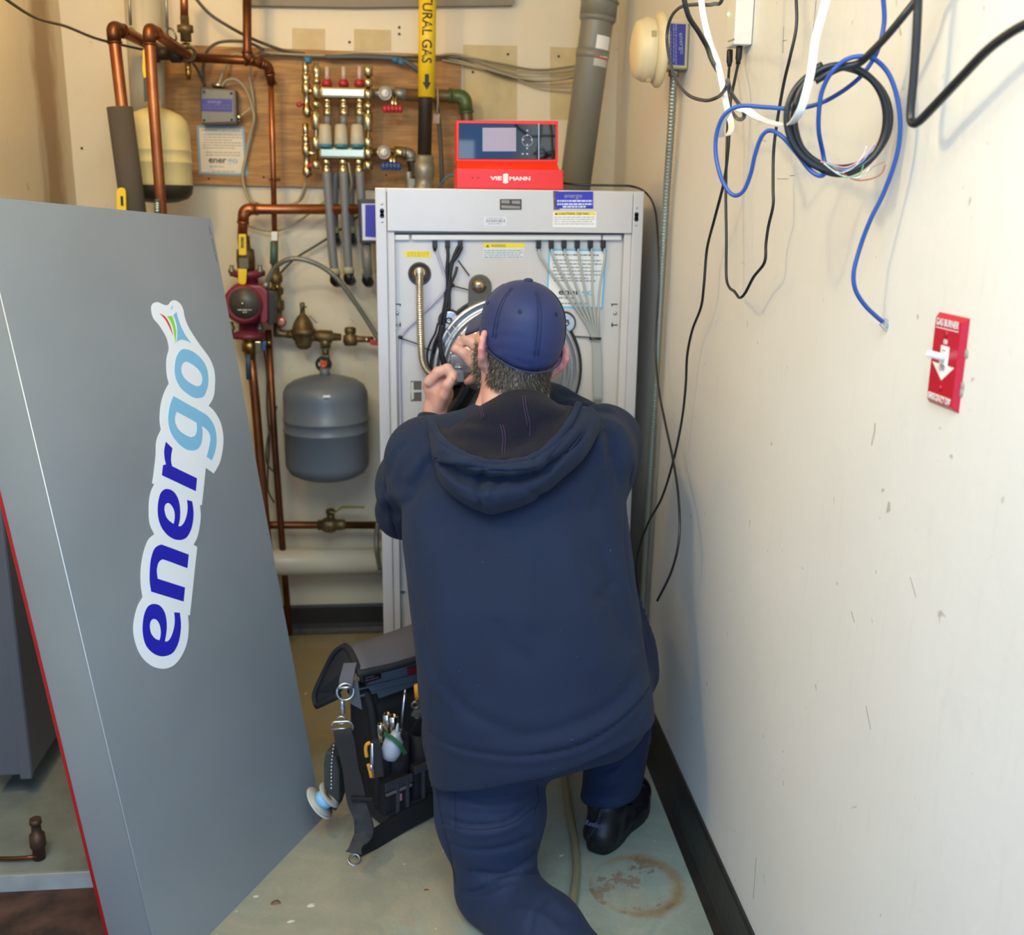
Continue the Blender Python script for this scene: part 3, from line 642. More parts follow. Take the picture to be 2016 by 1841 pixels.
# ------------------------------------------------------------------ red control unit on the boiler top
Yc = YF+.035; Cf = plane((0, Yc, 0), (0, -1, 0))
redp = mat('control_red', '#e8241c', .38); redb = mat('control_red_ledge', '#f03418', .3)
cu_ = thing('boiler_control_unit', 'red control unit with glossy black display standing on top of the silver boiler', 'controller', Cf(1000, 370))
a, b2 = Cf(898, 340), Cf(1108, 340)
zt = ZT+.0005
MB().slab([Cf(898.5, 237, .0), Cf(1099, 238, .0), Cf(1099, 320, .0), Cf(898.5, 320, .0)], (0, -1, 0), .10).build('display_housing', redp, cu_, .003)
q0, q1 = Cf(899, 318, .012), Cf(1109, 318, .012)
MB().slab([Cf(899, 331, .028), Cf(1109, 334, .028), V((q1.x, Cf(0, 0, .028).y, zt)), V((q0.x, Cf(0, 0, .028).y, zt))], (0, -1, 0), .14).build('base_housing', redp, cu_, .003)
Y1, Y0 = Cf(0, 0, .028).y, Cf(0, 0, 0).y
za, zb = Cf(1000, 333, .028).z, Cf(1000, 318, 0).z
MB().add([(q0.x, Y1, za), (q1.x-.012, Y1, za), (q1.x-.014, Y0, zb), (q0.x+.001, Y0, zb), (q0.x, Y1+.02, za-.002), (q1.x-.012, Y1+.02, za-.002)], [(0, 1, 2, 3)]).build('sloping_ledge', redb, cu_)
gls = mat('black_glass', '#0b0b10', .03, coat=1)
MB().slab([Cf(903, 242, .0025), Cf(1094, 245, .0025), Cf(1093.5, 314, .0025), Cf(902.5, 313, .0025)], (0, -1, 0), .002).build('glass_front', gls, cu_, .0008)
quad(Cf, ((950, 251.5), (1016, 251.5), (1016, 298), (950, 298)), .0029, mat('lcd', '#a99aa5', .12, coat=.5), 'screen', cu_, .0003)
MB().slab([Cf(1060, 243, .0036), Cf(1061.6, 243, .0036), Cf(1061.4, 314, .0036), Cf(1060, 314, .0036)], (0, -1, 0), .001).build('trim_line', zinc, cu_)
dots = MB()
for dx, dy in ((0, -20), (0, -11), (0, 8), (0, 15), (0, 26), (-9, 26), (-8, -2), (9, -2)): dots.slab([Cf(1038+dx-1.7, 277+dy-1.5, .003), Cf(1038+dx+1.7, 277+dy-1.5, .003), Cf(1038+dx+1.7, 277+dy+1.5, .003), Cf(1038+dx-1.7, 277+dy+1.5, .003)], nY, .0002)
dots.build('touch_symbols', mat('symbol_grey', '#b9b9c0', .4), cu_)
MB().ring(Cf(1038, 277, .0028), nY, .013, .0005, 24, 6).build('touch_ring', mat('symbol_grey', '#b9b9c0', .4), cu_)
for x in (930, 941.5): MB().cyl(Cf(x, 350, .0285), Cf(x, 350, .026), .0018, n=10).build('button_hole', blk, cu_)
wl = mat('logo_white', '#fff4ec', .4)
text_on('VIE', Cf(965, 354.5, .0283), Cf(988, 354.5, .0283), nY, wl, cu_, h=.0085, bold=.03)
text_on('MANN', Cf(1003, 355, .0283), Cf(1044, 355, .0283), nY, wl, cu_, h=.0085, bold=.03)
text_on('S', Cf(990, 351, .0283), Cf(1001, 351, .0283), nY, wl, cu_, h=.010, bold=.07)
text_on('S', Cf(990, 360, .0283), Cf(1001, 360, .0283), nY, wl, cu_, h=.010, bold=.07)
# ------------------------------------------------------------------ plumbing on the back wall
def copper_mat(name, c1, c2, rough=.3):
    return mat(name, c1, rough, metal=.85, col2=c2, scale=9, bump=.0003, bscale=80, contrast=(.35, .7))
cop = copper_mat('copper', '#965636', '#b8774c', .33)
copd = copper_mat('copper_dark', '#5a3825', '#93593a', .4)
brass = mat('brass', '#a98a4c', .3, metal=.9, col2='#6f5c38', scale=25)
brold = mat('old_bronze', '#57452c', .48, metal=.65, col2='#82704a', scale=30, bump=.0006, bscale=120)
nick = mat('nickel', '#c4b894', .22, metal=1.0)
iron = mat('black_iron', '#2f2822', .5, metal=.4, var=.2, scale=20)
galv = mat('galvanised', '#8d8c82', .45, metal=.7, var=.15, scale=25)
ytag = mat('yellow_vinyl', '#e8c41c', .45)
dkink = mat('ink_black', '#1c1c1c', .6)
# plywood
wood, nt, b, tc, N = nodes('plywood'); o = tc.outputs['Object']
gr = noise(nt, N, o, 3.2, 6, .6, (1, 1, 6), .6); g2_ = noise(nt, N, o, 30, 4, .6, (.4, 1, 5))
c = ramp(nt, N, gr, [(.3, srgb('#96692f')), (.55, srgb('#c08f4e')), (.75, srgb('#ab7636'))])
c = mixc(nt, N, ramp(nt, N, g2_, [(.4, (.5, .5, .5, 1)), (.65, BW[0])]), c, srgb('#7d5630'))
nt.links.new(c, b.inputs['Base Color']); b.inputs['Roughness'].default_value = .6; bumpn(nt, N, b, g2_, .0008)
ply = MB().slab([Bk(300, 86, .018), Bk(908, 109, .018), Bk(906, 376, .018), Bk(300, 361, .018)], Bk.n, .018).build('plywood_backboard', wood, None, .001)
tag(ply, 'brown plywood backboard screwed to the back wall behind the manifold', 'board')
for q in ((411, 352), (519, 349), (600, 107), (760, 345)): MB().cyl(Bk(*q, .0185), Bk(*q, .0175), .0035, n=8).build('screw_hole', hole, ply)

def P(x, y, o): return Bk(x, y, o)
# elbowed risers on the left
p1 = pipe('copper_pipe', 'bare copper riser above black foam, bent over at the top, farthest left', 'pipe',
     [P(330, 1050, .40), P(241, 215, .40), P(222, 52, .40), P(345, 112, .14)], .0155, cop, .035, cm=copd, group='copper pipes on the back wall')
ins = MB().tube([P(235.5, 211, .40), P(262, 410, .40), P(296, 720, .40)], .033, 20)
tag(ins.build('pipe_insulation', mat('black_foam', '#4a453d', .9, bump=.001, bscale=60)), 'thick black foam sleeve on the leftmost riser', 'insulation')
p2 = pipe('copper_pipe', 'orange copper riser passing in front of the cream tank', 'pipe',
     [P(365, 1050, .42), P(303, 215, .42), P(293, 55, .42), P(368, 108, .22)], .0145, cop, .035, cm=copd, group='copper pipes on the back wall')
# hangers
for x0, y0, x1, y1, px, py in ((253, 0, 257, 50, 262, 68), (326, 0, 329, 55, 338, 68)):
    h_ = MB().tube([P(x0, -40, .3), P(x1, y1, .3)], .0045, 6).ring(P(px, py, .30), (.6, .6, .4), .017, .003, 18, 6).build('pipe_hanger', galv)
    tag(h_, 'threaded rod and ring hanging the %s copper riser from above' % ('leftmost' if x0 < 300 else 'second'), 'hanger', 'threaded rod pipe hangers')
# black valve with yellow lever between them
vy = thing('ball_valve', 'dark ball valve with yellow lever between the two left copper risers', 'valve', P(285, 150, .3))
MB().lathe(P(312, 105, .24), (1, .0, 0), [(.02, -.03), (.025, -.02), (.025, 0), (.018, .004), (.018, .03), (.024, .034), (.024, .06)], 16).build('valve_body', iron, vy)
MB().slab([P(281, 97, .36), P(288, 97, .36), P(290, 150, .36), P(284, 155, .36), P(280, 140, .36)], nY, .006).build('lever', ytag, vy, .001)
MB().slab([P(282, 152, .355), P(290, 152, .355), P(292, 198, .355), P(284, 200, .355)], nY, .006).build('lever_arm', mat('dark_teal', '#2f3d3a', .4, metal=.3), vy)
# drop with brass spigot
dr = thing('drain_spigot', 'brass drain spigot hanging at the end of the copper drop, top left', 'spigot', P(370, 148, .2))
MB().cyl(P(362, -30, .2), P(363, 36, .2), .011).build('copper_drop', cop, dr)
MB().lathe(P(363, 32, .2), P(371, 148, .2)-P(363, 32, .2), [(.012, 0), (.012, .022), (.022, .024), (.022, .042), (.015, .044), (.015, .066)], 14).build('union_nut', brold, dr)
MB().sphere(P(367, 103, .2), .026, 14).build('valve_body', nick, dr)
MB().lathe(P(369, 116, .2), P(371, 148, .2)-P(363, 32, .2), [(.014, 0), (.014, .010), (.008, .012), (.008, .030), (.010, .032), (.007, .038), (.010, .044), (.006, .046), (.006, .056)], 12).build('nozzle', brass, dr)
MB().ring(P(372, 107, .235), nY, .018, .004, 18, 6).build('handle', iron, dr)
# dark horizontal pipe + drop
pipe('copper_pipe', 'dark copper pipe dropping from the top edge and turning right above the junction box', 'pipe',
     [P(486, -40, .16), P(487, 112, .16), P(500, 122, .15)], .0125, copd, .02, group='copper pipes on the back wall')
pipe('copper_pipe', 'dull brown copper pipe running level under the top wires', 'pipe',
     [P(360, 112, .15), P(500, 120, .15), P(528, 130, .12), P(535, 165, .10)], .0125, copd, .02, cm=copd, group='copper pipes on the back wall')
pr = pipe('copper_pipe', 'thin bright copper pipe running straight down the plywood', 'pipe',
     [P(533, 150, .10), P(537, 300, .10), P(541, 480, .10)], .0085, cop, .02, group='copper pipes on the back wall')
for q in ((534, 163), (540, 353)):
    MB().slab([P(q[0]-12, q[1]-2, .022), P(q[0]+12, q[1]-2, .022), P(q[0]+12, q[1]+3, .022), P(q[0]-12, q[1]+3, .022)], nY, .004).ring(P(q[0], q[1], .10), (0, 0, 1), .0115, .0025, 14, 6).build('pipe_clip', copd, pr)
# horizontal copper to the pump
pipe('copper_pipe', 'thick copper pipe running level behind the grey tubes, left of the boiler, and turning down', 'pipe',
     [P(735, 412, .12), P(480, 412, .12), P(477, 468, .12)], .0150, cop, .035, cm=cop, group='copper pipes on the back wall')

# circulator pump assembly
pu = thing('circulator_pump', 'dark red circulator pump with round grey label, left of the wall mounted grey tank', 'pump', P(490, 690, .1))
red2 = mat('pump_red', '#7d2a3a', .42, bump=.0004, bscale=200)
MB().lathe(P(488, 540, .12), V((0, 0, -1)), [(.025, -.012), (.052, -.010), (.052, .004), (.030, .012), (.030, .04)], 20).build('top_flange', red2, pu)
MB().lathe(P(490, 660, .12), V((0, 0, 1)), [(.03, -.01), (.052, -.008), (.052, .006), (.030, .014), (.026, .06)], 20).build('bottom_flange', red2, pu)
MB().sphere(P(491, 598, .11), (.075, .06, .07), 20).build('volute', red2, pu)
MB().slab([P(x, y, .20) for x, y in ((455, 566), (470, 560), (515, 562), (527, 575), (527, 630), (523, 640), (512, 636), (512, 622), (500, 622), (486, 628), (465, 622), (452, 605), (450, 580))], nY, .07).build('pump_head', red2, pu, .006)
MB().lathe(P(482, 597, .17), nY, [(.058, 0), (.058, .035), (.050, .045), (.047, .045)], 32).build('head_ring', red2, pu)
rp = MB().lathe(P(482, 597, .212), nY, [(.046, 0), (.046, .004), (0, .004)], 32).build('round_label', mat('pump_label', '#45423f', .4), pu)
MB().sphere(P(477, 598, .218), (.005, .004, .005), 10).build('vent_screw', nick, rp)
mb = MB(); bars(mb, plane(P(482, 597, .217), nY), nY, 468, 609, 496, 1, 3, 2.4, 0, seed=2); bars(mb, plane(P(482, 597, .217), nY), nY, 478, 613.5, 486, 1, 3, 2.5, 0, seed=3); mb.build('fine_print', mat('pale_ink', '#b9b6ae', .6), rp)
MB().slab([P(527, 572, .195), P(541, 575, .195), P(541, 638, .195), P(528, 641, .195)], nY, .09).build('terminal_box', mat('terminal_black', '#24211f', .45), pu, .003)
for q in ((456, 534), (512, 534), (456, 646), (512, 646)): MB().cyl(P(q[0], q[1]-12, .14), P(q[0], q[1]+10, .14), .006, n=8).cyl(P(q[0], q[1]-4, .14), P(q[0], q[1]+4, .14), .011, n=6).build('flange_bolt', galv, pu)
MB().cyl(P(479, 465, .12), P(486, 530, .12), .018).lathe(P(484, 512, .12), V((0, 0, 1)), [(.026, -.03), (.028, 0), (.026, .03), (.019, .035)], 12).build('isolation_flange', brold, pu)
v2 = thing('ball_valve', 'brass isolation valve with yellow tagged lever above the red pump', 'valve', P(478, 510, .15))
MB().cyl(P(480, 520, .13), P(480, 520, .175), .012).box(P(480, 520, .18).x-.013, P(480, 520, .18).x+.013, P(480, 520, .185).y, P(480, 520, .175).y, P(480, 528, .18).z, P(480, 508, .18).z).build('stem_nut', nick, v2)
MB().slab([P(469, 461, .19), P(484, 461, .19), P(485, 502, .19), P(480, 503, .19), P(470, 502, .19)], nY, .012).build('lever', ytag, v2, .002)
MB().slab([P(468, 529, .19), P(486, 530, .19), P(484, 558, .19), P(479, 561, .19), P(469, 558, .19)], nY, .012).build('lever', ytag, v2, .002)
mb = MB(); [mb.slab([P(474, y, .1913), P(480, y, .1913), P(480, y+2.2, .1913), P(474, y+2.2, .1913)], nY, .0004) for y in (467, 470.5, 474, 478, 482, 485.5)]; mb.build('lever_print', dkink, v2)
v3 = thing('ball_valve', 'brass valve with blue lever hanging under the red pump', 'valve', P(490, 745, .15))
MB().lathe(P(491, 662, .12), V((0, 0, -1)), [(.022, 0), (.024, .012), (.020, .016), (.026, .024), (.026, .045), (.020, .05), (.016, .07)], 14).build('valve_body', brass, v3)
MB().box(P(484, 0, 0).x, P(496, 0, 0).x, YB-.165, YB-.14, P(0, 694, .15).z, P(0, 672, .15).z).build('stem_nut', nick, v3, .002)
MB().tube([P(489, 698, .165), P(489, 720, .165), P(489, 747, .165)], [.007, .0085, .0065], 10).build('lever', mat('blue_grip', '#33506b', .5), v3)
dv = MB().cyl(P(500, 673, .12), P(535, 674, .12), .007).cyl(P(530, 670, .12), P(530, 680, .12), .010); d_ = dv.build('drain_valve', brass, v3)
MB().slab([P(516, 672, .14), P(524, 672, .14), P(522, 690, .14), P(516, 690, .14)], nY, .006).build('blue_handle', mat('blue_handle', '#3a5fa8', .4), v3, .002)
pipe('copper_pipe', 'copper pipe going down from the blue levered valve behind the leaning cover', 'pipe', [P(492, 690, .12), P(502, 780, .12), P(528, 1090, .12), P(538, 1210, .12)], .0145, cop, .03, group='copper pipes on the back wall')
pipe('copper_pipe', 'long thin brown copper pipe down to the floor, left of the lower shut off', 'pipe', [P(528, 650, .10), P(541, 880, .10), P(555, 1060, .10), P(570, 1250, .10)], .0105, copd, .03, group='copper pipes on the back wall')
# vertical assembly with teal lever and check valves
va = thing('shut_off_assembly', 'stack of old bronze fittings with teal lever right of the red pump', 'valve', P(545, 660, .1))
MB().cyl(P(541, 455, .10), P(541, 540, .10), .010).build('copper_stub', cop, va)
MB().slab([P(534, 456, .135), P(546, 456, .135), P(546, 474, .135), P(534, 474, .135)], nY, .008).build('pale_tag', whitep, va, .001)
MB().tube([P(539, 476, .13), P(539, 500, .13), P(538, 520, .13)], [.010, .011, .010], 8).build('teal_lever', mat('teal_grip', '#3f5f55', .5), va)
MB().lathe(P(543, 525, .10), P(546, 655, .10)-P(543, 525, .10), [(.011, 0), (.012, .02), (.019, .024), (.020, .045), (.014, .05), (.014, .06), (.022, .066), (.022, .082), (.015, .088), (.015, .10), (.023, .104), (.024, .13), (.016, .136), (.016, .15), (.020, .155), (.018, .172), (.012, .176), (.012, .215)], 12).build('bronze_body', brold, va)
MB().sphere(P(546, 565, .127), .010, 8).build('valve_plug', brass, va)
MB().cyl(P(546, 617, .10), P(547, 624, .10), .014).build('blue_band', mat('pale_blue_tape', '#7ab0c8', .5), va)
MB().lathe(P(556, 632, .10), nY, [(.008, -.01), (.010, .025), (.016, .028), (.016, .034), (.007, .036)], 12).build('side_cap', mat('pink_copper', '#d08a70', .3, metal=.7), va)
MB().tube(fillet([P(546, 640, .10), P(547, 656, .10), P(575, 659, .10)], .02), .012, 12).build('elbow', brold, va)
# pressure reducing assembly
pra = thing('pressure_regulator', 'bell shaped old bronze pressure regulator on the level pipe above the grey tank', 'regulator', P(600, 675, .1))
MB().cyl(P(566, 658, .10), P(582, 659, .10), .014, n=6).build('union_nut', brold, pra)
MB().lathe(P(598, 676, .10), V((0, 0, 1)), [(.012, -.018), (.022, -.012), (.026, 0), (.030, .02), (.034, .028), (.040, .032), (.040, .042), (.034, .046), (.028, .065), (.018, .082), (.012, .088), (.0075, .092), (.0075, .125), (.005, .127)], 20).build('regulator_body', brold, pra)
MB().cyl(P(578, 660, .10), P(620, 662, .10), .017, n=10).build('inlet_boss', brold, pra)
MB().tube([P(609, 622, .13), P(624, 636, .14)], .0018, 6).tube([P(592, 615, .11), P(598, 600, .115), P(603, 606, .115)], .003, 6).build('lift_lever', galv, pra)
MB().cyl(P(612, 662, .10), P(618, 662, .10), .0155).build('blue_joint', _M['pale_blue_tape'], pra)
te = thing('bronze_tee', 'bronze tee and backflow fittings on the level pipe right of the regulator', 'fitting', P(640, 670, .1))
MB().lathe(P(618, 661, .10), P(700, 666, .10)-P(618, 661, .10), [(.012, 0), (.016, .004), (.020, .02), (.020, .055), (.013, .06), (.011, .085)], 12).build('tee_body', brold, te)
MB().cyl(P(640, 665, .10), P(641, 685, .10), .016, n=12).cyl(P(641, 683, .10), P(641, 705, .10), .011, n=12).build('branch', brold, te)
MB().cyl(P(641, 684, .10), P(641, 687, .10), .014).cyl(P(641, 699, .10), P(641, 702, .10), .014).build('green_joint', mat('verdigris', '#6d9a80', .6), te)
MB().lathe(P(690, 672, .10), V((0, 0, 1)), [(.020, -.012), (.024, 0), (.022, .018), (.014, .022), (.018, .026), (.018, .04), (.014, .044)], 10).cyl(P(676, 666, .10), P(735, 669, .10), .010, n=10).build('backflow_body', brold, te)
MB().cyl(P(718, 668, .12), P(726, 670, .12), .008).build('union_nut', nick, te)
MB().slab([P(727, 669, .13), P(745, 671, .13), P(745, 681, .13), P(729, 679, .13)], nY, .01).build('red_lever', mat('red_grip', '#b4202a', .4), te, .002)
hv = thing('gate_valve', 'small gate valve with round dark handwheel on top of the grey tank', 'valve', P(637, 730, .12))
MB().cyl(P(641, 700, .10), P(642, 742, .10), .013).build('valve_body', brold, hv)
mb = MB().ring(P(637, 717, .15), nY, .021, .0045, 24, 8)
for k in range(5): a = k*1.2566; mb.tube([P(637, 717, .15)+V((math.cos(a), 0, math.sin(a)))*.006, P(637, 717, .15)+V((math.cos(a), 0, math.sin(a)))*.021], .003, 6)
mb.cyl(P(641, 717, .10), P(637, 717, .15), .006).build('handwheel', iron, hv)
MB().lathe(P(637, 717, .150), nY, [(.011, 0), (.011, .004), (.005, .005), (.005, .003), (0, .003)], 16).build('wheel_disc', mat('orange_disc', '#d4552c', .45), hv)

# tanks
def tank(name, label, px, ytop, ybot, rpx, off, m, ribs, darkbase=None):
    t = thing(name, label, 'tank', P(px, ybot, off))
    c = P(px, (ytop+ybot)/2, off); R = (P(px+rpx, 500, off)-P(px, 500, off)).length
    zt_, zb_ = P(px, ytop, off).z, P(px, ybot, off).z; H = zt_-zb_
    prof = [(0.02, H), (R*.45, H-.006), (R*.75, H-.018), (R*.92, H-.033), (R*.99, H-.052), (R, H-.07)]
    for rb in ribs: z = H*rb; prof += [(R, z+.005), (R*1.018, z+.003), (R*1.022, z), (R*1.018, z-.003), (R, z-.005)]
    prof += [(R, .055), (R*.985, .045), (R*.90, .026), (R*.7, .012), (R*.4, .003), (.01, 0)]
    MB().lathe(V((c.x, c.y, zb_)), (0, 0, 1), prof[::-1], 40).build('shell', m, t)
    MB().cyl(V((c.x, c.y, zt_-.005)), V((c.x, c.y, zt_+.02)), .016).build('top_fitting', m, t)
    MB().cyl(V((c.x, c.y, zb_-.008)), V((c.x, c.y, zb_+.004)), .010).build('air_valve_cap', m, t)
    return t, V((c.x, c.y, zb_)), R, H
gt, gc, gR, gH = tank('expansion_tank', 'dark grey expansion tank hanging on the back wall, left of the boiler', 643, 738, 943, 86, .165, mat('tank_grey', '#67707a', .36, var=.03, scale=5, bump=.0004, bscale=250), (.59, .485))
MB().slab([P(636, 778, .307), P(650, 778, .307), P(650, 783, .307), P(636, 783, .307)], nY, .001).build('small_label', wht, gt)
ct, cc, cR, cH = tank('expansion_tank', 'cream expansion tank with dark underside, between the left risers', 312, 212, 396, 62, .26, mat('tank_cream', '#d7c98f', .34), (.55, .42))
MB().lathe(cc+V((0, 0, -.006)), (0, 0, 1), [(.01, 0), (cR*.5, .003), (cR*.85, .014), (cR*.97, .028), (cR*1.0, .042), (cR*1.004, .046), (cR*1.004, .050)], 40).build('dark_underside', mat('tank_dark_base', '#2e2c26', .5), ct)
gv2 = MB().slab([P(304, 392, .44), P(314, 392, .44), P(315, 440, .44), P(303, 440, .44)], nY, .01).build('valve_lever', mat('green_grip', '#235341', .4), None, .003)
tag(gv2, 'dark green valve lever just above the cover edge, under the cream tank', 'lever')
mb = MB(); [mb.slab([P(307, y, .4413), P(312, y, .4413), P(312, y+2.5, .4413), P(307, y+2.5, .4413)], nY, .0004) for y in (399, 403.5, 408, 413)]; mb.build('lever_print', wht, gv2)
yv = MB().slab([P(x, y, .45) for x, y in ((229, 377), (232, 371), (238, 369), (244, 371), (247, 377), (249, 440), (230, 440))], nY, .012).build('valve_lever', ytag, None, .002)
tag(yv, 'yellow valve lever in front of the black foam sleeve at the cover edge', 'lever')
MB().slab([P(237, 386, .4515), P(242, 386, .4515), P(243, 405, .4515), P(238, 405, .4515)], nY, .001).build('lever_print', dkink, yv)

# PVC pipes
pvcg = mat('grey_pvc', '#7b7a70', .38, var=.05, scale=6)
pvcw = mat('cream_pvc', '#d5cfbb', .32)
vp = pipe('vent_pipe', 'thick grey plastic vent pipe leaning behind the boiler in the right corner', 'pipe', [P(1187, -60, .22), P(1181, 0, .22), P(1128, 395, .22)], .0465, pvcg, .05, 24, collars=False)
MB().cyl(P(1183.5, -30, .22), P(1177, 33, .22), .053, n=24).lathe(P(1177, 33, .22), P(1128, 395, .22)-P(1177, 33, .22), [(.053, 0), (.053, .008), (.0475, .016)], 24).build('collar', pvcg, vp)
MB().ring(P(1181, 3, .22), P(1128, 395, .22)-P(1177, 33, .22), .0535, .003, 24, 6).build('clamp_band', galv, vp)
MB().lathe(P(1166, 110, .22), P(1128, 395, .22)-P(1177, 33, .22), [(.0485, -.015), (.0485, 0), (.047, .01)], 24).build('coupling', pvcg, vp)
dirp = (P(1128, 395, .22)-P(1181, 0, .22)).normalized()
def wrap(axis_p, d, r, a0, a1, l0, l1, m, name, parent, n=8):
    d = V(d).normalized(); f0 = V((0, -1, 0)); f0 = (f0-d*f0.dot(d)).normalized(); s0 = d.cross(f0)
    A_ = []; 
    for i in range(n+1):
        a = a0+(a1-a0)*i/n; q = axis_p+(f0*math.cos(a)+s0*math.sin(a))*r; A_ += [q+d*l0, q+d*l1]
    return MB().add(A_, [(2*i, 2*i+1, 2*i+3, 2*i+2) for i in range(n)], True).build(name, m, parent)
_s = 1 if True else -1
for l0, l1, m in ((.055, .115, wht), (.098, .106, mat('sticker_green', '#7ab35c', .5)), (.112, .118, mat('sticker_red', '#b8443c', .5)), (.118, .138, mat('sticker_pale', '#b9c0b4', .5))):
    wrap(P(1177, 33, .22), dirp, .0473 if m is wht else .0476, -1.0, .05, l0+.0, l1, m, 'pipe_sticker', vp)
lp = pipe('vent_pipe', 'wide pale plastic pipe coming down behind the left copper risers', 'pipe', [P(277, -60, .13), P(293, 230, .13)], .049, mat('pale_pvc', '#bdb8a4', .4), .05, 24, collars=False)
wrap(P(277, -60, .13), P(293, 230, .13)-P(277, -60, .13), .0493, -.3, .35, .395, .43, bluel, 'blue_mark', lp)
bp_ = pipe('waste_pipe', 'thick cream plastic pipe running level near the floor, left of the boiler', 'pipe', [P(270, 1110, .10), P(790, 1104, .10)], .044, pvcw, .05, 24, collars=False)
cp2 = pipe('copper_pipe', 'level copper pipe with a lever valve above the cream plastic pipe', 'pipe', [P(290, 1034, .09), P(780, 1034, .09)], .0125, copd, .03, collars=False, group='copper pipes on the back wall')
lv = thing('ball_valve', 'old ball valve with greenish yellow lever on the level pipe near the floor', 'valve', P(652, 1034, .09))
MB().lathe(P(625, 1034, .09), (1, 0, 0), [(.013, 0), (.017, .002), (.017, .014), (.02, .016), (.025, .028), (.026, .045), (.022, .058), (.018, .060), (.018, .078), (.016, .09), (.0135, .091)], 16).build('valve_body', brold, lv)
MB().cyl(P(651, 1030, .09), P(651, 1008, .09), .013, n=12).lathe(P(651, 1013, .09), (0, 0, 1), [(.012, 0), (.016, .006), (.015, .016), (.006, .02)], 12).build('bonnet', brold, lv)
MB().ribbon([P(652, 1008, .10), P(661, 1008, .10), P(673, 999, .11), P(690, 998.5, .11), P(718, 999, .11)], .014, (0, 1, 0), .004).build('lever', mat('olive_yellow_grip', '#9a8a2e', .5), lv)
cn_ = cable('flexible_conduit', [P(744, 1030, .14), P(741, 1055, .14), P(742, 1085, .15), P(748, 1120, .14)], .008, galv); tag(cn_, 'short grey flexible hose dropping beside the boiler foot', 'hose')

# gas pipe
gp = thing('gas_pipe', 'black gas pipe with yellow NATURAL GAS marker coming down behind the control unit', 'pipe', P(838, 370, .2))
MB().cyl(P(843, -60, .22), P(834, 385, .22), .0205, n=20).build('pipe', iron, gp)
ax0, ax1 = P(842.5, -50, .22), P(839.5, 192, .22)
mb = MB().cyl(ax0, ax1, .0245, n=28); mb.build('yellow_marker', ytag, gp)
MB().lathe(P(836, 312, .22), P(834, 385, .22)-P(836, 312, .22), [(.021, -.01), (.027, -.004), (.027, .012), (.030, .014), (.030, .05), (.026, .055), (.026, .075), (.030, .08), (.030, .13)], 16).build('union', galv, gp)
# curved lettering on the marker
def wrap_text(s, axis0, axis1, r, start, length, height, m, parent):
    """letters run along the pipe (down), facing the camera"""
    d = (axis1-axis0).normalized(); f0 = V((0, -1, 0)); f0 = (f0-d*f0.dot(d)).normalized(); s0 = f0.cross(d)   # text up = s0
    cu = bpy.data.curves.new('t', 'FONT'); cu.body = s; cu.resolution_u = 3; cu.offset = .015
    o = bpy.data.objects.new('tmp', cu); COL.objects.link(o); dg = bpy.context.evaluated_depsgraph_get(); dg.update()
    me = bpy.data.meshes.new_from_object(o.evaluated_get(dg), depsgraph=dg); bpy.data.objects.remove(o); bpy.data.curves.remove(cu)
    bm = bmesh.new(); bm.from_mesh(me); bmesh.ops.subdivide_edges(bm, edges=[e for e in bm.edges if e.calc_length() > .2], cuts=3)
    xs = [v.co.x for v in bm.verts]; x0, x1 = min(xs), max(xs); sc = length/(x1-x0); sy = height/.72
    for v in bm.verts:
        l = start+(v.co.x-x0)*sc; a = (v.co.y-.36)*sy/r
        v.co = axis0+d*l+(f0*math.cos(a)+(-s0)*math.sin(-a)*-1*-1)*r if False else axis0+d*l+(f0*math.cos(a)+s0*math.sin(a))*r
    bm.to_mesh(me); bm.free(); me.materials.append(m); me.name = 'lettering'
    return link('lettering', me, parent)
dl = (ax1-ax0).length
fy = lambda y: (y+50)/242*dl
wrap_text('NATURAL GAS', ax0, ax1, .0249, fy(-78)+.045, fy(125)-fy(-78)-.045, .030, dkink, gp)
# arrow pointing down, wrapped
d = (ax1-ax0).normalized(); f0 = V((0, -1, 0)); f0 = (f0-d*f0.dot(d)).normalized(); s0 = f0.cross(d)
def onpipe(l, w, r=.0249): a = w/r; return ax0+d*l+(f0*math.cos(a)+s0*math.sin(a))*r
mb = MB(); l0, l1, l2, l3 = fy(147), fy(163), fy(163), fy(179)
rows_ = [(l0, .006), (l1, .006), (l1, .0125)]+[(l1+(l3-l1)*t, .0125*(1-t)) for t in (.25, .5, .75, .98)]
for i_ in range(len(rows_)-1):
    (la, wa_), (lb_, wb2) = rows_[i_], rows_[i_+1]
    for k_ in range(6):
        u0, u1 = -1+k_/3, -1+(k_+1)/3
        mb.add([onpipe(la, wa_*u0, .0251), onpipe(la, wa_*u1, .0251), onpipe(lb_, wb2*u1, .0251), onpipe(lb_, wb2*u0, .0251)], [(0, 1, 2, 3)])
mb.build('arrow', dkink, gp)
MB().slab([P(853, 224, .17), P(866, 224, .17), P(865, 243, .17), P(852, 243, .17)], nY, .002).tube([P(861, 175, .19), P(862, 200, .18), P(860, 226, .17)], .0025, 6).build('hanging_tag', mat('tag_pinkish', '#c9a98d', .6), gp)

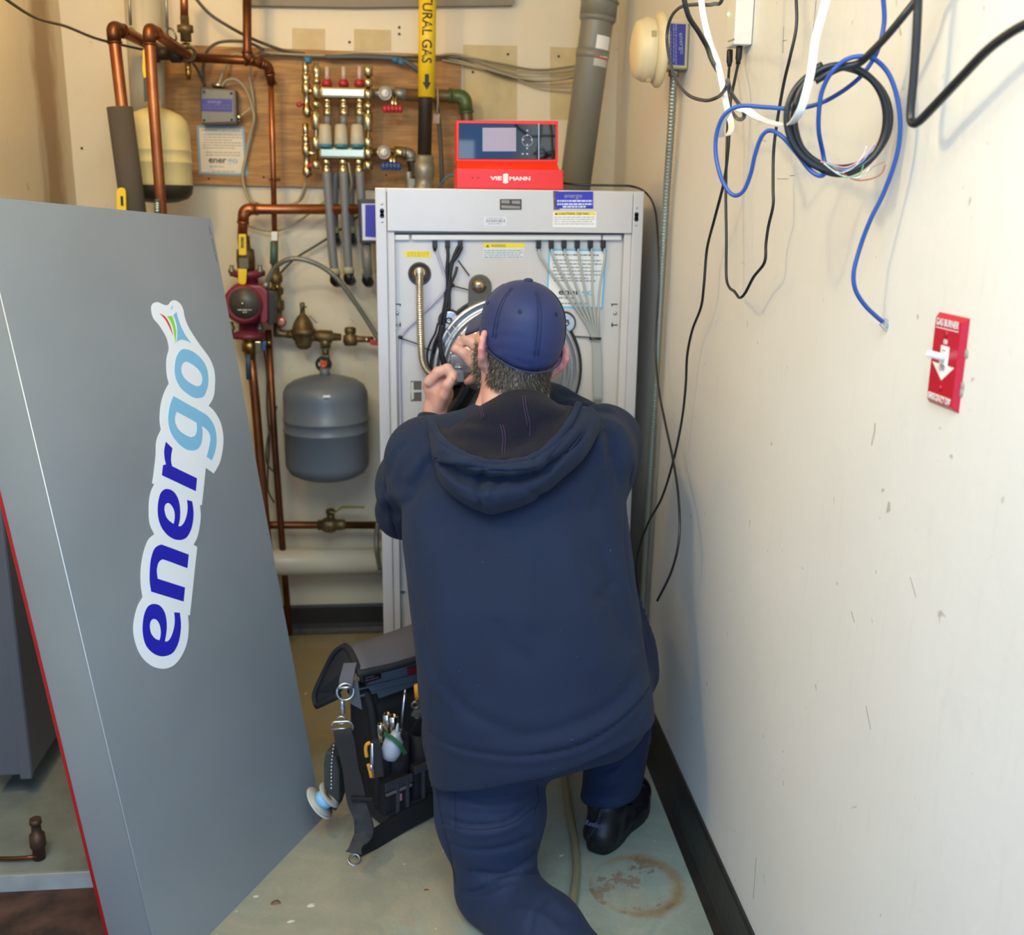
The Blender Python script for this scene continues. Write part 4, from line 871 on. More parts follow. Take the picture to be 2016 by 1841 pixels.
# manifold ---------------------------------------------------------------
mf_ = thing('heating_manifold', 'shiny nickel two bar heating manifold with red caps and pale actuators on the plywood', 'manifold', P(675, 330, .08))
for y0, y1, x0, x1 in ((172, 194, 632, 724), (290, 313, 629, 720)):
    c0, c1 = P(x0, (y0+y1)/2, .10), P(x1, (y0+y1)/2, .10); hz = (P(0, y0, .1)-P(0, y1, .1)).z/2
    MB().obox((c0+c1)/2, V((1, 0, 0)), V((0, 1, 0)), V((0, 0, 1)), (c1-c0).x/2, .017, hz).build('manifold_bar', nick, mf_, .007)
fr = mat('flow_red', '#a8202c', .35)
for i, (xa, xb, xc) in enumerate(((644, 642, 641), (676.5, 676, 672), (708, 707, 703.5))):
    MB().lathe(P(xa, 171, .10), (0, 0, 1), [(.015, 0), (.016, .012), (.012, .018), (.012, .02)], 14).build('red_cap', fr, mf_)
    MB().cyl(P(xa, 160, .10), P(xa, 131, .10), .0065, n=10).build('flow_gauge', mat('flow_tube', '#a04a3c' if i else '#c0b0a0', .2), mf_)
    MB().lathe(P(xa, 194, .10), (0, 0, -1), [(.010, 0), (.012, .004), (.012, .012), (.008, .014), (.013, .017), (.013, .029), (.009, .031), (.014, .034), (.014, .048), (.011, .050)], 10).build('compression_fitting', nick, mf_)
    MB().cyl(P(xa, 225, .10), P(xa, 250, .10), .011, n=12).build('tube_stub', mat('pex_grey', '#77797a', .4), mf_)
    MB().lathe(P(xc, 286, .115), (0, 0, 1), [(.019, 0), (.021, .004), (.020, .022), (.017, .056), (.012, .060)], 16).build('actuator', mat('actuator_grey', '#b9b29a', .45), mf_)
    MB().lathe(P(xc, 287, .115), (0, 0, 1), [(.017, -.006), (.0215, -.004), (.0215, .004)], 16).build('teal_ring', mat('teal_plastic', '#2a7f92', .4), mf_)
    MB().sphere(P(xc, 289, .13), .005, 8).build('dial', nick, mf_)
    MB().lathe(P(xa-1.5, 313, .10), (0, 0, -1), [(.010, 0), (.013, .004), (.013, .018), (.009, .02), (.014, .023), (.015, .042), (.012, .046)], 8).build('compression_fitting', nick, mf_)
# end brackets and columns of fittings
for x, segs in ((725, ((129, 150), (154, 172), (176, 196), (203, 215), (222, 259), (270, 292), (292, 312), (317, 336))), (622.5, ((165, 194), (199, 212), (218, 256), (268, 296), (316, 334)))):
    mb = MB()
    for a_, b_ in segs:
        mb.lathe(P(x, b_, .115), (0, 0, 1), [(.010, 0), (.0135, .003), (.0135, (P(0, a_, .11)-P(0, b_, .11)).z-.003), (.010, (P(0, a_, .11)-P(0, b_, .11)).z)], 18)
    k = mb
    k.build('end_fittings', nick, mf_)['kind'] = 'stuff'
    MB().cyl(P(x, segs[0][0], .105), P(x, segs[-1][1], .105), .006, n=8).build('bracket_rod', nick, mf_)
for y0_, y1_ in ((120, 226), (242, 345)):
    s_ = MB().lathe(P(601, y0_, .09), V((0, 0, -1)), [(.004, 0), (.009, .003), (.009, .03), (.006, .034), (.011, .038), (.012, .055), (.008, .06), (.013, .064), (.013, .09), (.009, .094), (.009, .125), (.014, .13), (.013, .15), (.006, .16)], 12)
    s_.cyl(P(601, y0_+60, .09), P(622, y0_+60, .10), .009, n=10).ring(P(606, y1_-6, .09), nY, .010, .0045, 16, 6).build('air_vent', nick, mf_)
MB().lathe(P(606, 125, .09), (0, 0, 1), [(.010, 0), (.012, .003), (.012, .016), (.008, .02)], 10).build('vent_cap', mat('blue_cap', '#2c6f94', .4), mf_)
for q in ((589, 206), (612, 326)): MB().sphere(P(*q, .11), (.0095, .006, .008), 10).cyl(P(*q, .10), P(q[0]+9, q[1], .095), .004, n=6).build('red_key', fr, mf_)
MB().lathe(P(624, 165, .10), (0, 0, 1), [(.011, 0), (.011, .012), (.006, .016), (.012, .03), (.012, .045), (.007, .05), (.007, .058)], 10).build('end_vent', nick, mf_)
for (gx, gy), (hx, hy), hm in (((758.5, 184), (773, 214), fr), ((756, 300), (770, 327), mat('handle_blue', '#2c4a86', .35))):
    pc = P(gx, gy, .12)
    ga = MB().lathe(pc, nY, [(.0195, -.012), (.0195, .008), (.017, .009), (.017, .006), (0, .006)], 24).build('thermometer', mat('gauge_rim', '#bdb8ae', .3, metal=.6), mf_)
    MB().lathe(pc+nY*.0062, nY, [(.0165, 0), (0, .0005)], 24).build('gauge_face', wht, ga)
    MB().slab([pc+nY*.0072+V((-.001, 0, -.002)), pc+nY*.0072+V((.002, 0, -.002)), pc+nY*.0072+V((.007, 0, .010))], nY, .0002).build('needle', dkink, ga)
    MB().cyl(P(722, gy, .09), P(790, gy+1, .09), .013, n=12).cyl(P(776, gy, .09), P(800, gy+2, .09), .019, n=8).build('isolating_valve', galv if gy < 200 else nick, mf_)
    hb = MB(); w_ = 18
    for k in range(-2, 3): hb.sphere(P(hx+k*7.5, hy+abs(k)*.4, .14), (.0085, .007, .012), 10)
    hb.tube([P(hx-w_, hy, .135), P(hx+w_, hy, .135)], .0055, 8).build('valve_handle', hm, mf_)
    MB().cyl(P(hx, hy-6, .13), P(hx, gy, .10), .006, n=8).cyl(P(hx+6, hy-6, .13), P(hx+6, gy, .10), .004, n=6).build('handle_stem', nick, mf_)
# steel pipes right of the manifold
pipe('steel_pipe', 'grey steel pipe from the upper manifold bar, bending down behind the control unit', 'pipe', [P(800, 187, .09), P(915, 190, .09), P(922, 260, .09), P(924, 385, .09)], .0185, mat('green_brass', '#5d6045', .45, metal=.5, col2='#7a5a3c', scale=14), .04, 16, cm=mat('green_fitting', '#56663c', .4, metal=.3))
pipe('steel_pipe', 'short dark steel pipe from the lower manifold bar bending down to the boiler', 'pipe', [P(785, 300, .09), P(808, 303, .09), P(814, 335, .09), P(815, 395, .09)], .0150, iron, .03, 14, cm=galv)
for i, (pts, lbl) in enumerate((([(804, 345), (806, 395)], 'grey valve body with lever behind the boiler top, left of the gas pipe'), ([(848, 368), (875, 355), (890, 368)], 'thin blue looped tube behind the boiler top edge'))):
    if i == 0: o_ = MB().cyl(P(805, 338, .15), P(807, 392, .15), .012, n=10).box(P(799, 0, 0).x, P(813, 0, 0).x, YB-.17, YB-.14, P(0, 372, .15).z, P(0, 340, .15).z).build('steel_valve', galv, None, .002); tag(o_, lbl, 'valve')
    else: o_ = cable('blue_tube', [P(x, y, .15) for x, y in ((862, 385), (868, 362), (884, 345), (897, 348), (905, 362), (900, 385))], .004, mat('blue_tube', '#54748a', .4)); tag(o_, lbl, 'tube')

# grey PEX loops
pex = _M['pex_grey']; colr = mat('pale_collar', '#a8a580', .5)
defs = [((643, 338), (649, 420), (654, 490), (660, 548), .125, 'first grey heating tube from the left, front row, under the manifold'),
        ((676, 338), (680, 420), (684, 490), (687, 545), .125, 'middle grey heating tube of the front row under the manifold'),
        ((708, 338), (713, 420), (720, 500), (723, 548), .125, 'grey heating tube of the front row passing behind the black thermostat'),
        ((660, 340), (659, 400), (659, 430), (660, 466), .055, 'left grey heating tube of the short rear row under the manifold'),
        ((692, 340), (691, 400), (691, 430), (692, 466), .055, 'right grey heating tube of the short rear row under the manifold')]
for q0, q1, q2, q3, off, lb in defs:
    rr = .0135 if off > .1 else .0105
    t = MB().tube(smooth_path([P(*q, off) for q in (q0, q1, q2, q3)]), rr, 14).build('heating_tube', pex); tag(t, lb, 'tube', 'grey heating tubes under the manifold')
    dn = (P(*q3, off)-P(*q2, off)).normalized(); e = P(*q3, off)
    MB().lathe(e-dn*.03, dn, [(rr*1.05, 0), (rr*1.25, .003), (rr*1.3, .018), (rr*1.1, .02)], 14).build('collar', colr, t)
    MB().tube(fillet([e-dn*.012, e+dn*.012, e+dn*.018+V((.004, .06, 0))], .02), rr*1.12, 12).ring(e+dn*.005+V((0, -.004, 0)), V((.3, 1, 0)), rr*1.0, .005, 16, 6).build('elbow', blk, t)

# steel braided arc
ac = cable('armoured_conduit', [P(x, y, o_) for x, y, o_ in ((524, 562, .17), (530, 545, .18), (540, 528, .19), (560, 514, .21), (580, 509, .22), (605, 513, .22), (635, 526, .21), (665, 550, .20), (695, 590, .18), (722, 630, .16), (745, 668, .15))], .0072, mat('braid', '#8d8f84', .35, metal=.6, bump=.0015, bscale=400), n=10, k=8)
tag(ac, 'grey armoured conduit arching from the red pump towards the boiler', 'conduit')
MB().cyl(P(522, 568, .17), P(525, 556, .17), .011, n=10).build('connector', galv, ac)

# thermostat box beside the boiler
tb = thing('wall_thermostat', 'black thermostat box with blue display half hidden by the boiler edge', 'thermostat', P(723, 480, .2))
Tf = plane((0, YB-.24, 0), (0, -1, 0))
MB().slab([Tf(704, 392), Tf(745, 392), Tf(745, 480), Tf(708, 479)], nY, .06).build('case', mat('thermo_black', '#2b2520', .35), tb, .004)
MB().slab([Tf(712, 401, .001), Tf(744, 401, .001), Tf(744, 473, .001), Tf(714, 473, .001)], nY, .001).build('display_frame', mat('display_pale', '#cfd4ea', .25), tb, .0003)
MB().slab([Tf(719, 403, .0016), Tf(744, 403, .0016), Tf(744, 468, .0016), Tf(719, 466, .0016)], nY, .0008).build('blue_display', bluel, tb)
MB().cyl(Tf(722, 480, -.03), Tf(724, 545, -.03), .013, n=12).build('conduit', pex, tb)

# junction box and notice on the plywood
jb = thing('junction_box', 'small grey junction box with blue label on the left of the plywood', 'box', P(430, 245, .05))
Jf = plane((0, YB-.075, 0), (0, -1, 0))
MB().slab([Jf(393, 172), Jf(464, 176), Jf(466, 243), Jf(395, 245)], nY, .055).build('box_body', mat('box_grey', '#66655c', .45, metal=.2), jb, .006)
MB().slab([Jf(396, 175, .003), Jf(459, 179, .003), Jf(462, 240, .003), Jf(397, 242, .003)], nY, .003).build('lid', mat('lid_grey', '#6f6e64', .45, metal=.2), jb, .003)
l5 = quad(Jf, ((397, 194), (457, 195), (457.5, 221), (397, 219)), .0034, mat('navy_label', '#27278a', .45), 'blue_label', jb, .0003)
text_on('energo', Jf(409, 203, .0036), Jf(436, 203.5, .0036), nY, _M['sticker_grey'], l5, h=.010)
mb = MB(); bars(mb, Jf, nY, 399, 206, 455, 2, 5.5, 3, .0036, seed=7); mb.build('fine_print', mat('label_ink_soft', '#55559a', .6), l5)
for q in ((402, 181), (455, 184), (402, 237), (456, 236)): MB().sphere(Jf(*q, .003), (.004, .002, .004), 8).build('lid_screw', dk, jb)
MB().lathe(P(430, 171, .05), (0, 0, 1), [(.012, -.004), (.02, 0), (.02, .008), (.012, .012)], 12).build('cable_gland', nick, jb)
MB().lathe(P(468, 231, .05), (1, 0, 0), [(.012, -.004), (.012, .008), (.008, .012)], 12).build('cable_gland', nick, jb)
Sf = plane((0, YB-.021, 0), (0, -1, 0)); sq = ((387, 247), (480, 250), (488, 346), (392, 343))
ns = MB().slab([Sf(*q) for q in sq], nY, .001).build('notice_sheet', mat('sheet_border2', '#7fa9bb', .5)); tag(ns, 'white paper notice with blue border pinned under the junction box', 'notice')
quad(Sf, inset(sq, .045), .0008, mat('paper_warm', '#ded3bd', .6), 'paper', ns, .0004)
mb = MB(); bars(mb, Sf, nY, 397, 255, 474, 1, 6, 2.4, .0011, .015, 3); bars(mb, Sf, nY, 400, 264, 477, 6, 5.2, 1.8, .0011, .015, 4); bars(mb, Sf, nY, 405, 299, 473, 2, 5.2, 1.8, .0011, .015, 5); bars(mb, Sf, nY, 412, 327, 440, 1, 5, 1.8, .0011, .015, 6); bars(mb, Sf, nY, 417, 336, 464, 1, 5, 2.2, .0011, .015, 7)
mb.build('fine_print', mat('print_taupe', '#a39b8c', .7), ns)
text_on('ener', Sf(411, 320, .0011), Sf(446, 321, .0011), nY, mat('logo_brown', '#4a4238', .6), ns, h=.018, bold=.02)
text_on('go', Sf(448, 321, .0011), Sf(468, 321.5, .0011), nY, mat('logo_pale', '#92b4c4', .6), ns, h=.018, bold=.02)

# wires on the back wall
wcr = mat('cream_wire', '#a3987a', .5); wgr = mat('dark_wire', '#474338', .5); wmid = mat('taupe_wire', '#7d7358', .5)
def wire(label, pts, r, m, group='wires on the back wall', name='electric_wire'):
    o = cable(name, [P(*q) for q in pts], r, m); tag(o, label, 'wire', group); return o
wire('cream cable looping right of the junction box and down to the copper pipe', ((437, 170, .06), (447, 158, .07), (465, 157, .07), (483, 175, .06), (495, 205, .05), (500, 235, .05), (492, 265, .04), (484, 310, .04), (478, 340, .04), (480, 365, .06), (490, 392, .07), (505, 403, .08)), .0042, wcr)
wire('outer cream cable dropping from the dull pipe past the notice', ((495, 128, .06), (491, 150, .05), (497, 185, .04), (501, 235, .035), (495, 265, .035), (488, 300, .03), (480, 330, .03), (482, 370, .02), (492, 395, .03), (500, 406, .03)), .0042, wcr)
wire('short cream cable from the junction box up to the dull pipe', ((430, 168, .06), (436, 150, .06), (444, 130, .06), (452, 112, .05), (466, 106, .05), (480, 112, .05)), .0045, wcr)
wire('cream cable leaving the right side of the junction box', ((471, 231, .05), (482, 222, .05), (494, 212, .05)), .004, wcr)
wire('thin grey cable arching over the junction box from the left', ((403, 170, .07), (400, 130, .08), (408, 100, .09), (430, 84, .09), (462, 81, .09), (490, 84, .09), (520, 98, .09)), .0042, wgr)
wire('dark cable slanting from the spigot to the junction box', ((376, 118, .07), (390, 140, .06), (401, 165, .05)), .0035, wgr)
wire('black cable sagging from the top edge down to the wire bundle', ((380, -10, .14), (410, 25, .13), (450, 52, .12), (500, 78, .08), (560, 100, .05), (600, 106, .04)), .0045, wgr)
wire('thin dark wire crossing the upper left corner above the cream tank', ((-40, -40, 1.1), (60, 30, .85), (130, 52, .62), (190, 76, .45), (255, 92, .25), (290, 99, .2)), .0036, wgr)
wb_ = [((495, 108, .05), (530, 100, .05), (600, 108, .04), (680, 112, .04), (760, 112, .04), (830, 118, .03), (900, 112, .03), (980, 125, .03), (1060, 138, .03), (1150, 128, .06)),
       ((510, 102, .05), (560, 106, .05), (640, 109, .04), (700, 104, .04), (770, 107, .04), (840, 112, .03), (905, 108, .03), (1000, 140, .03), (1080, 142, .04), (1150, 135, .06)),
       ((500, 115, .05), (545, 108, .05), (620, 113, .04), (720, 116, .04), (800, 112, .04), (900, 116, .03), (990, 150, .03), (1070, 160, .03), (1150, 148, .06)),
       ((870, 118, .03), (930, 130, .03), (1000, 148, .03), (1060, 170, .03), (1150, 172, .06)),
       ((880, 114, .03), (950, 132, .03), (1030, 155, .03), (1090, 158, .04), (1150, 145, .06))]
for pts, lb, m in zip(wb_, ('uppermost wire of the bundle along the plywood top', 'second wire of the bundle along the plywood top', 'third wire of the bundle along the plywood top', 'lowest sagging wire between plywood and grey vent pipe', 'middle sagging wire between plywood and grey vent pipe'), (wmid, wcr, wgr, wcr, wcr)):
    wire(lb, pts, .0034, m)
wire('blue taped grey cable from the bundle down behind the gas pipe', ((640, 112, .06), (700, 112, .06), (760, 114, .06), (790, 118, .06), (815, 132, .06), (835, 150, .06), (850, 175, .06), (862, 220, .05), (868, 300, .05), (870, 360, .05)), .0065, mat('slate_wire', '#4f5a5e', .5))
for q in ((778, 116), (790, 121)): tag(MB().cyl(P(q[0]-6, q[1], .06), P(q[0]+6, q[1]+4, .06), .009, n=8).build('tape_band', mat('blue_tape', '#2f6e96', .5)), 'blue tape band on the cable bundle, %s of the two' % ('left' if q[0] < 780 else 'right'), 'tape')
wire('cream wire curving from the lower manifold to the copper pipe', ((606, 345, .06), (600, 365, .05), (592, 388, .05), (580, 405, .05), (560, 420, .05)), .0036, wcr)
wire('cream loop hanging between the copper riser and the lower manifold', ((492, 395, .04), (520, 404, .04), (560, 405, .04), (590, 395, .04), (603, 372, .04)), .0036, wcr)
wire('thin tan wire sweeping under the level copper pipe to the grey tubes', ((478, 440, .04), (510, 452, .04), (545, 455, .04), (580, 440, .04), (610, 420, .04), (640, 395, .04)), .0028, wcr)
wire('dark cable slanting up from the bronze fittings to the rear grey tubes', ((552, 538, .05), (580, 510, .04), (620, 485, .04), (650, 466, .04), (690, 438, .04), (706, 425, .05)), .0036, wgr)
wire('pale wire dangling from the middle of the lower manifold bar', ((686, 320, .10), (690, 345, .10), (692, 365, .10), (685, 388, .09)), .003, wcr)
wire('black wires looping beside the long thin copper pipe', ((545, 800, .10), (530, 850, .10), (524, 890, .12), (527, 915, .12), (540, 930, .12)), .003, wgr)
wire('dark wire hanging straight down behind the thin brown pipe', ((520, 690, .06), (526, 740, .06), (526, 800, .06), (530, 860, .06), (527, 960, .06), (540, 990, .06)), .003, wgr)
# ------------------------------------------------------------------ things on the right wall
nR = RW_N; nW = V((-nR.y*-1, 0, 0))
alongR = V((-_wd.x, -_wd.y, 0))          # along the right wall towards the camera
q = Rw(1357, 92); box_y = q.y
bxm = mat('galv_box', '#8f8a6c', .45, metal=.5)
eb = thing('switch_box', 'small metal electrical box with blue sticker on its side, on the right wall', 'box', Rw(1357, 136))
z0, z1 = onY(1333, 137, box_y).z, onY(1333, 45, box_y).z
MB().obox(q+nR*.0265+V((0, .028, (z0+z1)/2-q.z)), nR, _wd, V((0, 0, 1)), .0265, .027, (z1-z0)/2).build('box_body', bxm, eb, .003)
Eb = plane((0, box_y+.0005, 0), (0, -1, 0))
lb = quad(Eb, ((1320, 46.5), (1350.5, 47.5), (1347.5, 129), (1315, 127)), .0016, mat('navy_label2', '#2c2f86', .45), 'blue_sticker', eb, .0006)
quad(Eb, ((1310, 44), (1354, 45), (1352, 134), (1308, 133)), .001, mat('box_cream', '#b3a67c', .5), 'side_plate', eb, .001)
text_on('energo', Eb(1337, 65, .0018), Eb(1339.5, 107, .0018), nY, mat('sticker_grey', '#8f8fa8', .5), lb, h=.010, bold=.01)
mb = MB(); rnd = random.Random(8)
for xx, xa in ((1331, 47), (1326.5, 49), (1320.5, 62)):
    y = xa
    while y < 122:
        w = 2+rnd.random()*7; mb.slab([Eb(xx-1.3, y, .0018), Eb(xx+1.3, y, .0018), Eb(xx+1.3, y+w, .0018), Eb(xx-1.3, y+w, .0018)], nY, .0001); y += w+1.5
mb.build('fine_print', mat('print_lav', '#7d7da8', .6), lb)
dt = thing('alarm_detector', 'round ivory alarm detector standing off the right wall beside the small metal box', 'detector', q)
dc_ = q+nR*.056+V((0, .03, onY(1300, 95, box_y).z-q.z))
iv = mat('ivory_plastic', '#d9c69c', .42)
MB().lathe(dc_, nR, [(.078, 0), (.082, .004), (.082, .010), (.074, .018), (.068, .019), (.068, .024)], 40).build('mounting_base', iv, dt)
MB().lathe(dc_+nR*.022, nR, [(.068, 0), (.070, .004), (.070, .022), (.066, .026), (.0655, .030), (.060, .040), (.040, .046), (.015, .048), (0, .048)], 40).build('cover', iv, dt)
for a in (-.4, 1.2, 2.8): MB().obox(dc_+nR*.034+(V((0, 0, 1))*math.cos(a)+alongR*math.sin(a))*.0702, nR, V((0, 0, 1)), alongR, .005, .006, .004).build('vent_slot', mat('ivory_dark', '#a5955f', .5), dt)
# flexible conduit
cp_ = smooth_path([Rw(x, y, o) for x, y, o in ((1327, 138, .028), (1321, 250, .024), (1311, 400, .02), (1302, 560, .02), (1293, 720, .02), (1284, 860, .02), (1276, 1000, .02), (1267, 1150, .02), (1258, 1330, .02), (1250, 1500, .025))], 60)
tot = 0; rr = []
for i, p in enumerate(cp_):
    if i: tot += (p-cp_[i-1]).length
    rr.append(.0088+.0011*math.sin(tot/.008*2*math.pi))
o_ = MB().tube(cp_, rr, 10).build('flexible_conduit', mat('conduit_steel', '#8f9488', .38, metal=.7)); tag(o_, 'ribbed metal conduit running down the right wall from the small metal box to the floor', 'conduit')
MB().cyl(Rw(1326, 150, .027), Rw(1328, 136, .027), .0125, n=12).build('connector', galv, o_)

# white network box
dv = thing('network_box', 'white plastic network box cut by the top edge, two black plugs underneath', 'router', Rw(1460, 90))
yn = Rw(1483, 60).y; yd = Rw(1431, 60, .034).y
zb_ = onY(1470, 88, yn).z
wpl = mat('white_plastic', '#dedbcf', .4)
c_ = V(((Rw(1483, 60)).x, yn, 0)); L_ = yd-yn
ctr = c_+_wd*(L_/2)+nR*.018
MB().obox(V((ctr.x, ctr.y, zb_+.085)), nR, _wd, V((0, 0, 1)), .017, L_/2, .085).build('case', wpl, dv, .003)
MB().sphere(Rw(1434, 28, .0355), (.002, .003, .003), 8).build('led', mat('led_green', '#60ff80', .4, emit='#60ff70', estr=6), dv)
MB().slab([Rw(1433, 80, .0358), Rw(1446, 75, .0358), Rw(1446, 78, .0358), Rw(1433, 83, .0358)], nR, .0003).build('small_print', mat('pale_print', '#a5a296', .6), dv)
for x0, y0, x1, y1 in ((1437, 98, 1436, 131), (1456, 90, 1453, 127)):
    a_, b_ = Rw(x0, y0, .018), Rw(x1, y1, .018); MB().lathe(a_, b_-a_, [(.0055, 0), (.0060, .004), (.0060, .022), (.0045, .026), (.004, (b_-a_).length)], 10).build('cable_plug', blackc, dv)

# cables on the right wall
def rc(label, pts, r, m, name='black_cable', group=None, k=6, cat='cable'):
    o = cable(name, [Rw(*q) for q in pts], r, m, k=k); tag(o, label, cat, group); return o
bk2 = mat('black_cord', '#191a1b', .4)
gA = 'thin black cords on the right wall'
rc('thin black cord from the network box slanting down to the floor by the man', ((1453, 127, .02), (1446, 160, .04), (1438, 200, .05), (1436, 250, .05), (1433, 300, .05), (1425, 360, .05), (1407, 430, .05), (1392, 490, .04), (1386, 560, .04), (1380, 605, .035), (1363, 650, .035), (1353, 700, .035), (1350, 760, .03), (1342, 830, .03), (1325, 910, .04), (1303, 980, .05), (1276, 1030, .06), (1257, 1085, .07), (1253, 1130, .07), (1257, 1175, .06)), .0028, bk2, group=gA)
rc('thin black cord hanging in a sharp V against the right wall', ((1436, 131, .02), (1434, 160, .03), (1433, 230, .04), (1431, 290, .045), (1429, 380, .045), (1430, 470, .045), (1430, 545, .045), (1436, 566, .045), (1446, 574, .045), (1456, 586, .045), (1467, 577, .045), (1484, 545, .045), (1505, 517, .045), (1508, 480, .045), (1513, 445, .045), (1522, 405, .045), (1522, 370, .045), (1523, 300, .045), (1530, 240, .045), (1543, 165, .045), (1556, 110, .045), (1568, 50, .04), (1567, -20, .04), (1566, -400, .02)), .0026, bk2, group=gA)
pts = [Bf(1106, 360, -.05), Bf(1140, 364, -.02), Bf(1200, 365, -.01), Bf(1245, 367, .0)]+[Rw(*q) for q in ((1272, 380, .03), (1289, 410, .03), (1295, 470, .035), (1297, 560, .04), (1291, 680, .045), (1296, 760, .05), (1309, 830, .05), (1325, 905, .05), (1336, 980, .06), (1337, 1060, .07), (1322, 1125, .08), (1294, 1183, .10))]
tag(cable('black_cable', pts, .0028, bk2), 'black cord leaving the red control unit and dropping between boiler and right wall', 'cable', gA)
gc = mat('grey_black_cord', '#3a3d42', .38)
rc('grey paired cord looping in front of the ivory detector', ((1470, -350, .12), (1425, -15, .16), (1405, 8, .16), (1370, 9, .16), (1340, 14, .16), (1321, 35, .16), (1313, 70, .16), (1317, 110, .16), (1330, 155, .155), (1355, 187, .15), (1390, 198, .14), (1415, 190, .13), (1430, 172, .18), (1433, 158, .16), (1440, 183, .15), (1455, 205, .15), (1465, 222, .15), (1463, 233, .14), (1452, 234, .13), (1440, 218, .11)), .0030, gc, 'grey_cable')
rc('short dark cord slanting from the top edge behind the white flat cable', ((1300, -350, .25), (1344, -20, .25), (1355, 30, .24), (1375, 62, .22), (1392, 92, .20), (1402, 120, .16), (1424, 160, .10), (1434, 200, .07)), .0038, bk2)
# flat white cable
def Hp(x, y, Y=1.42): return onY(x, y, Y)
wf = mat('white_flat', '#dbd9d2', .35)
pts = smooth_path([Hp(x, y, Y) for x, y, Y in ((1360, -500, 1.72), (1379, -30, 1.72), (1384, 25, 1.72), (1398, 85, 1.72), (1413, 125, 1.70), (1424, 175, 1.68), (1432, 215, 1.66), (1440, 245, 1.63), (1437, 262, 1.6), (1424, 268, 1.58), (1419, 262, 1.56), (1420, 245, 1.54), (1432, 222, 1.52), (1447, 212, 1.50), (1468, 216, 1.49), (1492, 232, 1.47), (1522, 243, 1.41), (1550, 246, 1.35), (1567, 233, 1.315), (1582, 200, 1.30), (1597, 140, 1.30), (1605, 80, 1.30), (1618, 30, 1.30), (1632, -30, 1.30), (1690, -800, 1.29))], 8)
sd = [V((.9, -.45, .25)) for _ in pts]
tag(MB().ribbon(pts, .0095, sd, .0022).build('flat_cable', wf), 'white flat cable draped in a loop below the network box', 'cable')
# blue cable with plug
blu = mat('blue_jacket', '#1f4a94', .4)
bp = ((1750, -900, 1.30), (1742, -300, 1.31), (1738, -30, 1.32), (1741, 40, 1.32), (1731, 90, 1.32), (1716, 122, 1.33), (1690, 155, 1.34), (1652, 184, 1.36), (1610, 205, 1.38), (1562, 214, 1.40), (1505, 211, 1.42), (1458, 209, 1.44), (1428, 224, 1.45), (1412, 258, 1.46), (1409, 300, 1.46), (1418, 345, 1.45), (1434, 376, 1.44), (1449, 385, 1.43), (1465, 374, 1.42), (1478, 342, 1.41), (1487, 303, 1.40), (1500, 268, 1.39), (1517, 257, 1.38), (1541, 270, 1.36), (1568, 301, 1.35), (1594, 334, 1.34), (1614, 346, 1.33), (1625, 338, 1.34), (1621, 306, 1.35), (1612, 258, 1.335), (1613, 212, 1.325), (1620, 175, 1.32), (1638, 141, 1.31), (1665, 118, 1.31), (1694, 111, 1.305), (1722, 117, 1.30), (1748, 143, 1.295), (1764, 183, 1.29), (1772, 232, 1.285), (1770, 282, 1.285), (1758, 332, 1.29), (1738, 384, 1.30), (1714, 432, 1.31), (1694, 485, 1.32), (1681, 535, 1.32), (1684, 570, 1.32), (1702, 600, 1.32), (1724, 622, 1.32), (1742, 637, 1.32))
ob = thing('network_cable', 'blue network cable looping through the black coil, clear plug dangling at its end', 'cable', Hp(1742, 640, 1.32))
cable('cable', [Hp(*q) for q in bp], .00285, blu, ob, 7, 10)
clr = mat('clear_plastic', '#e8ecec', .12, trans=.75, ior=1.45)
d_ = (Hp(1757, 655, 1.32)-Hp(1738, 634, 1.32)).normalized(); sd_ = d_.cross(V((0, -1, 0))).normalized(); pc = Hp(1748, 644, 1.32)
pl = MB().obox(pc, d_, sd_, d_.cross(sd_), .0105, .0058, .0035).obox(pc-d_*.003+V((0, -.005, 0)), d_, sd_, d_.cross(sd_), .007, .002, .0007).build('plug', clr, ob, .0006)
for k in range(6): MB().obox(pc+d_*.006+sd_*(-.004+.0016*k)+V((0, -.0036, 0)), d_, sd_, V((0, 1, 0)), .003, .0004, .0003).build('contact', brass, pl)
# black coil
blkj = mat('black_jacket', '#1d1f21', .35)
co_ = thing('cable_coil', 'coil of thick black cable hanging on the right wall with stripped coloured wires', 'cable', Hp(1655, 340, 1.34))
pts = []
for k in range(3*26+5):
    a = math.pi*.62+2*math.pi*k/26; w = k/26
    rx = 95-7*math.sin(w*2.1+.4); ry = 105+6*math.cos(w*2.3)-3*(w-1)
    pts.append(Hp(1653+rx*math.cos(a)+3*math.sin(w*2), 233-ry*math.sin(a)*-1*-1, 1.335+.0075*(w-1.5)*-1+.012*math.cos(a)*-1))
cable('cable_turn', pts, .0042, blkj, co_, 3, 8)
pts = [Hp(*q) for q in ((1960, -900, 1.14), (1880, -300, 1.18), (1834, -45, 1.22), (1811, -10, 1.24), (1780, 30, 1.25), (1745, 72, 1.27), (1715, 103, 1.29), (1690, 125, 1.31), (1650, 135, 1.32), (1605, 160, 1.33))]
cable('feed_cable', pts, .0046, blkj, co_)
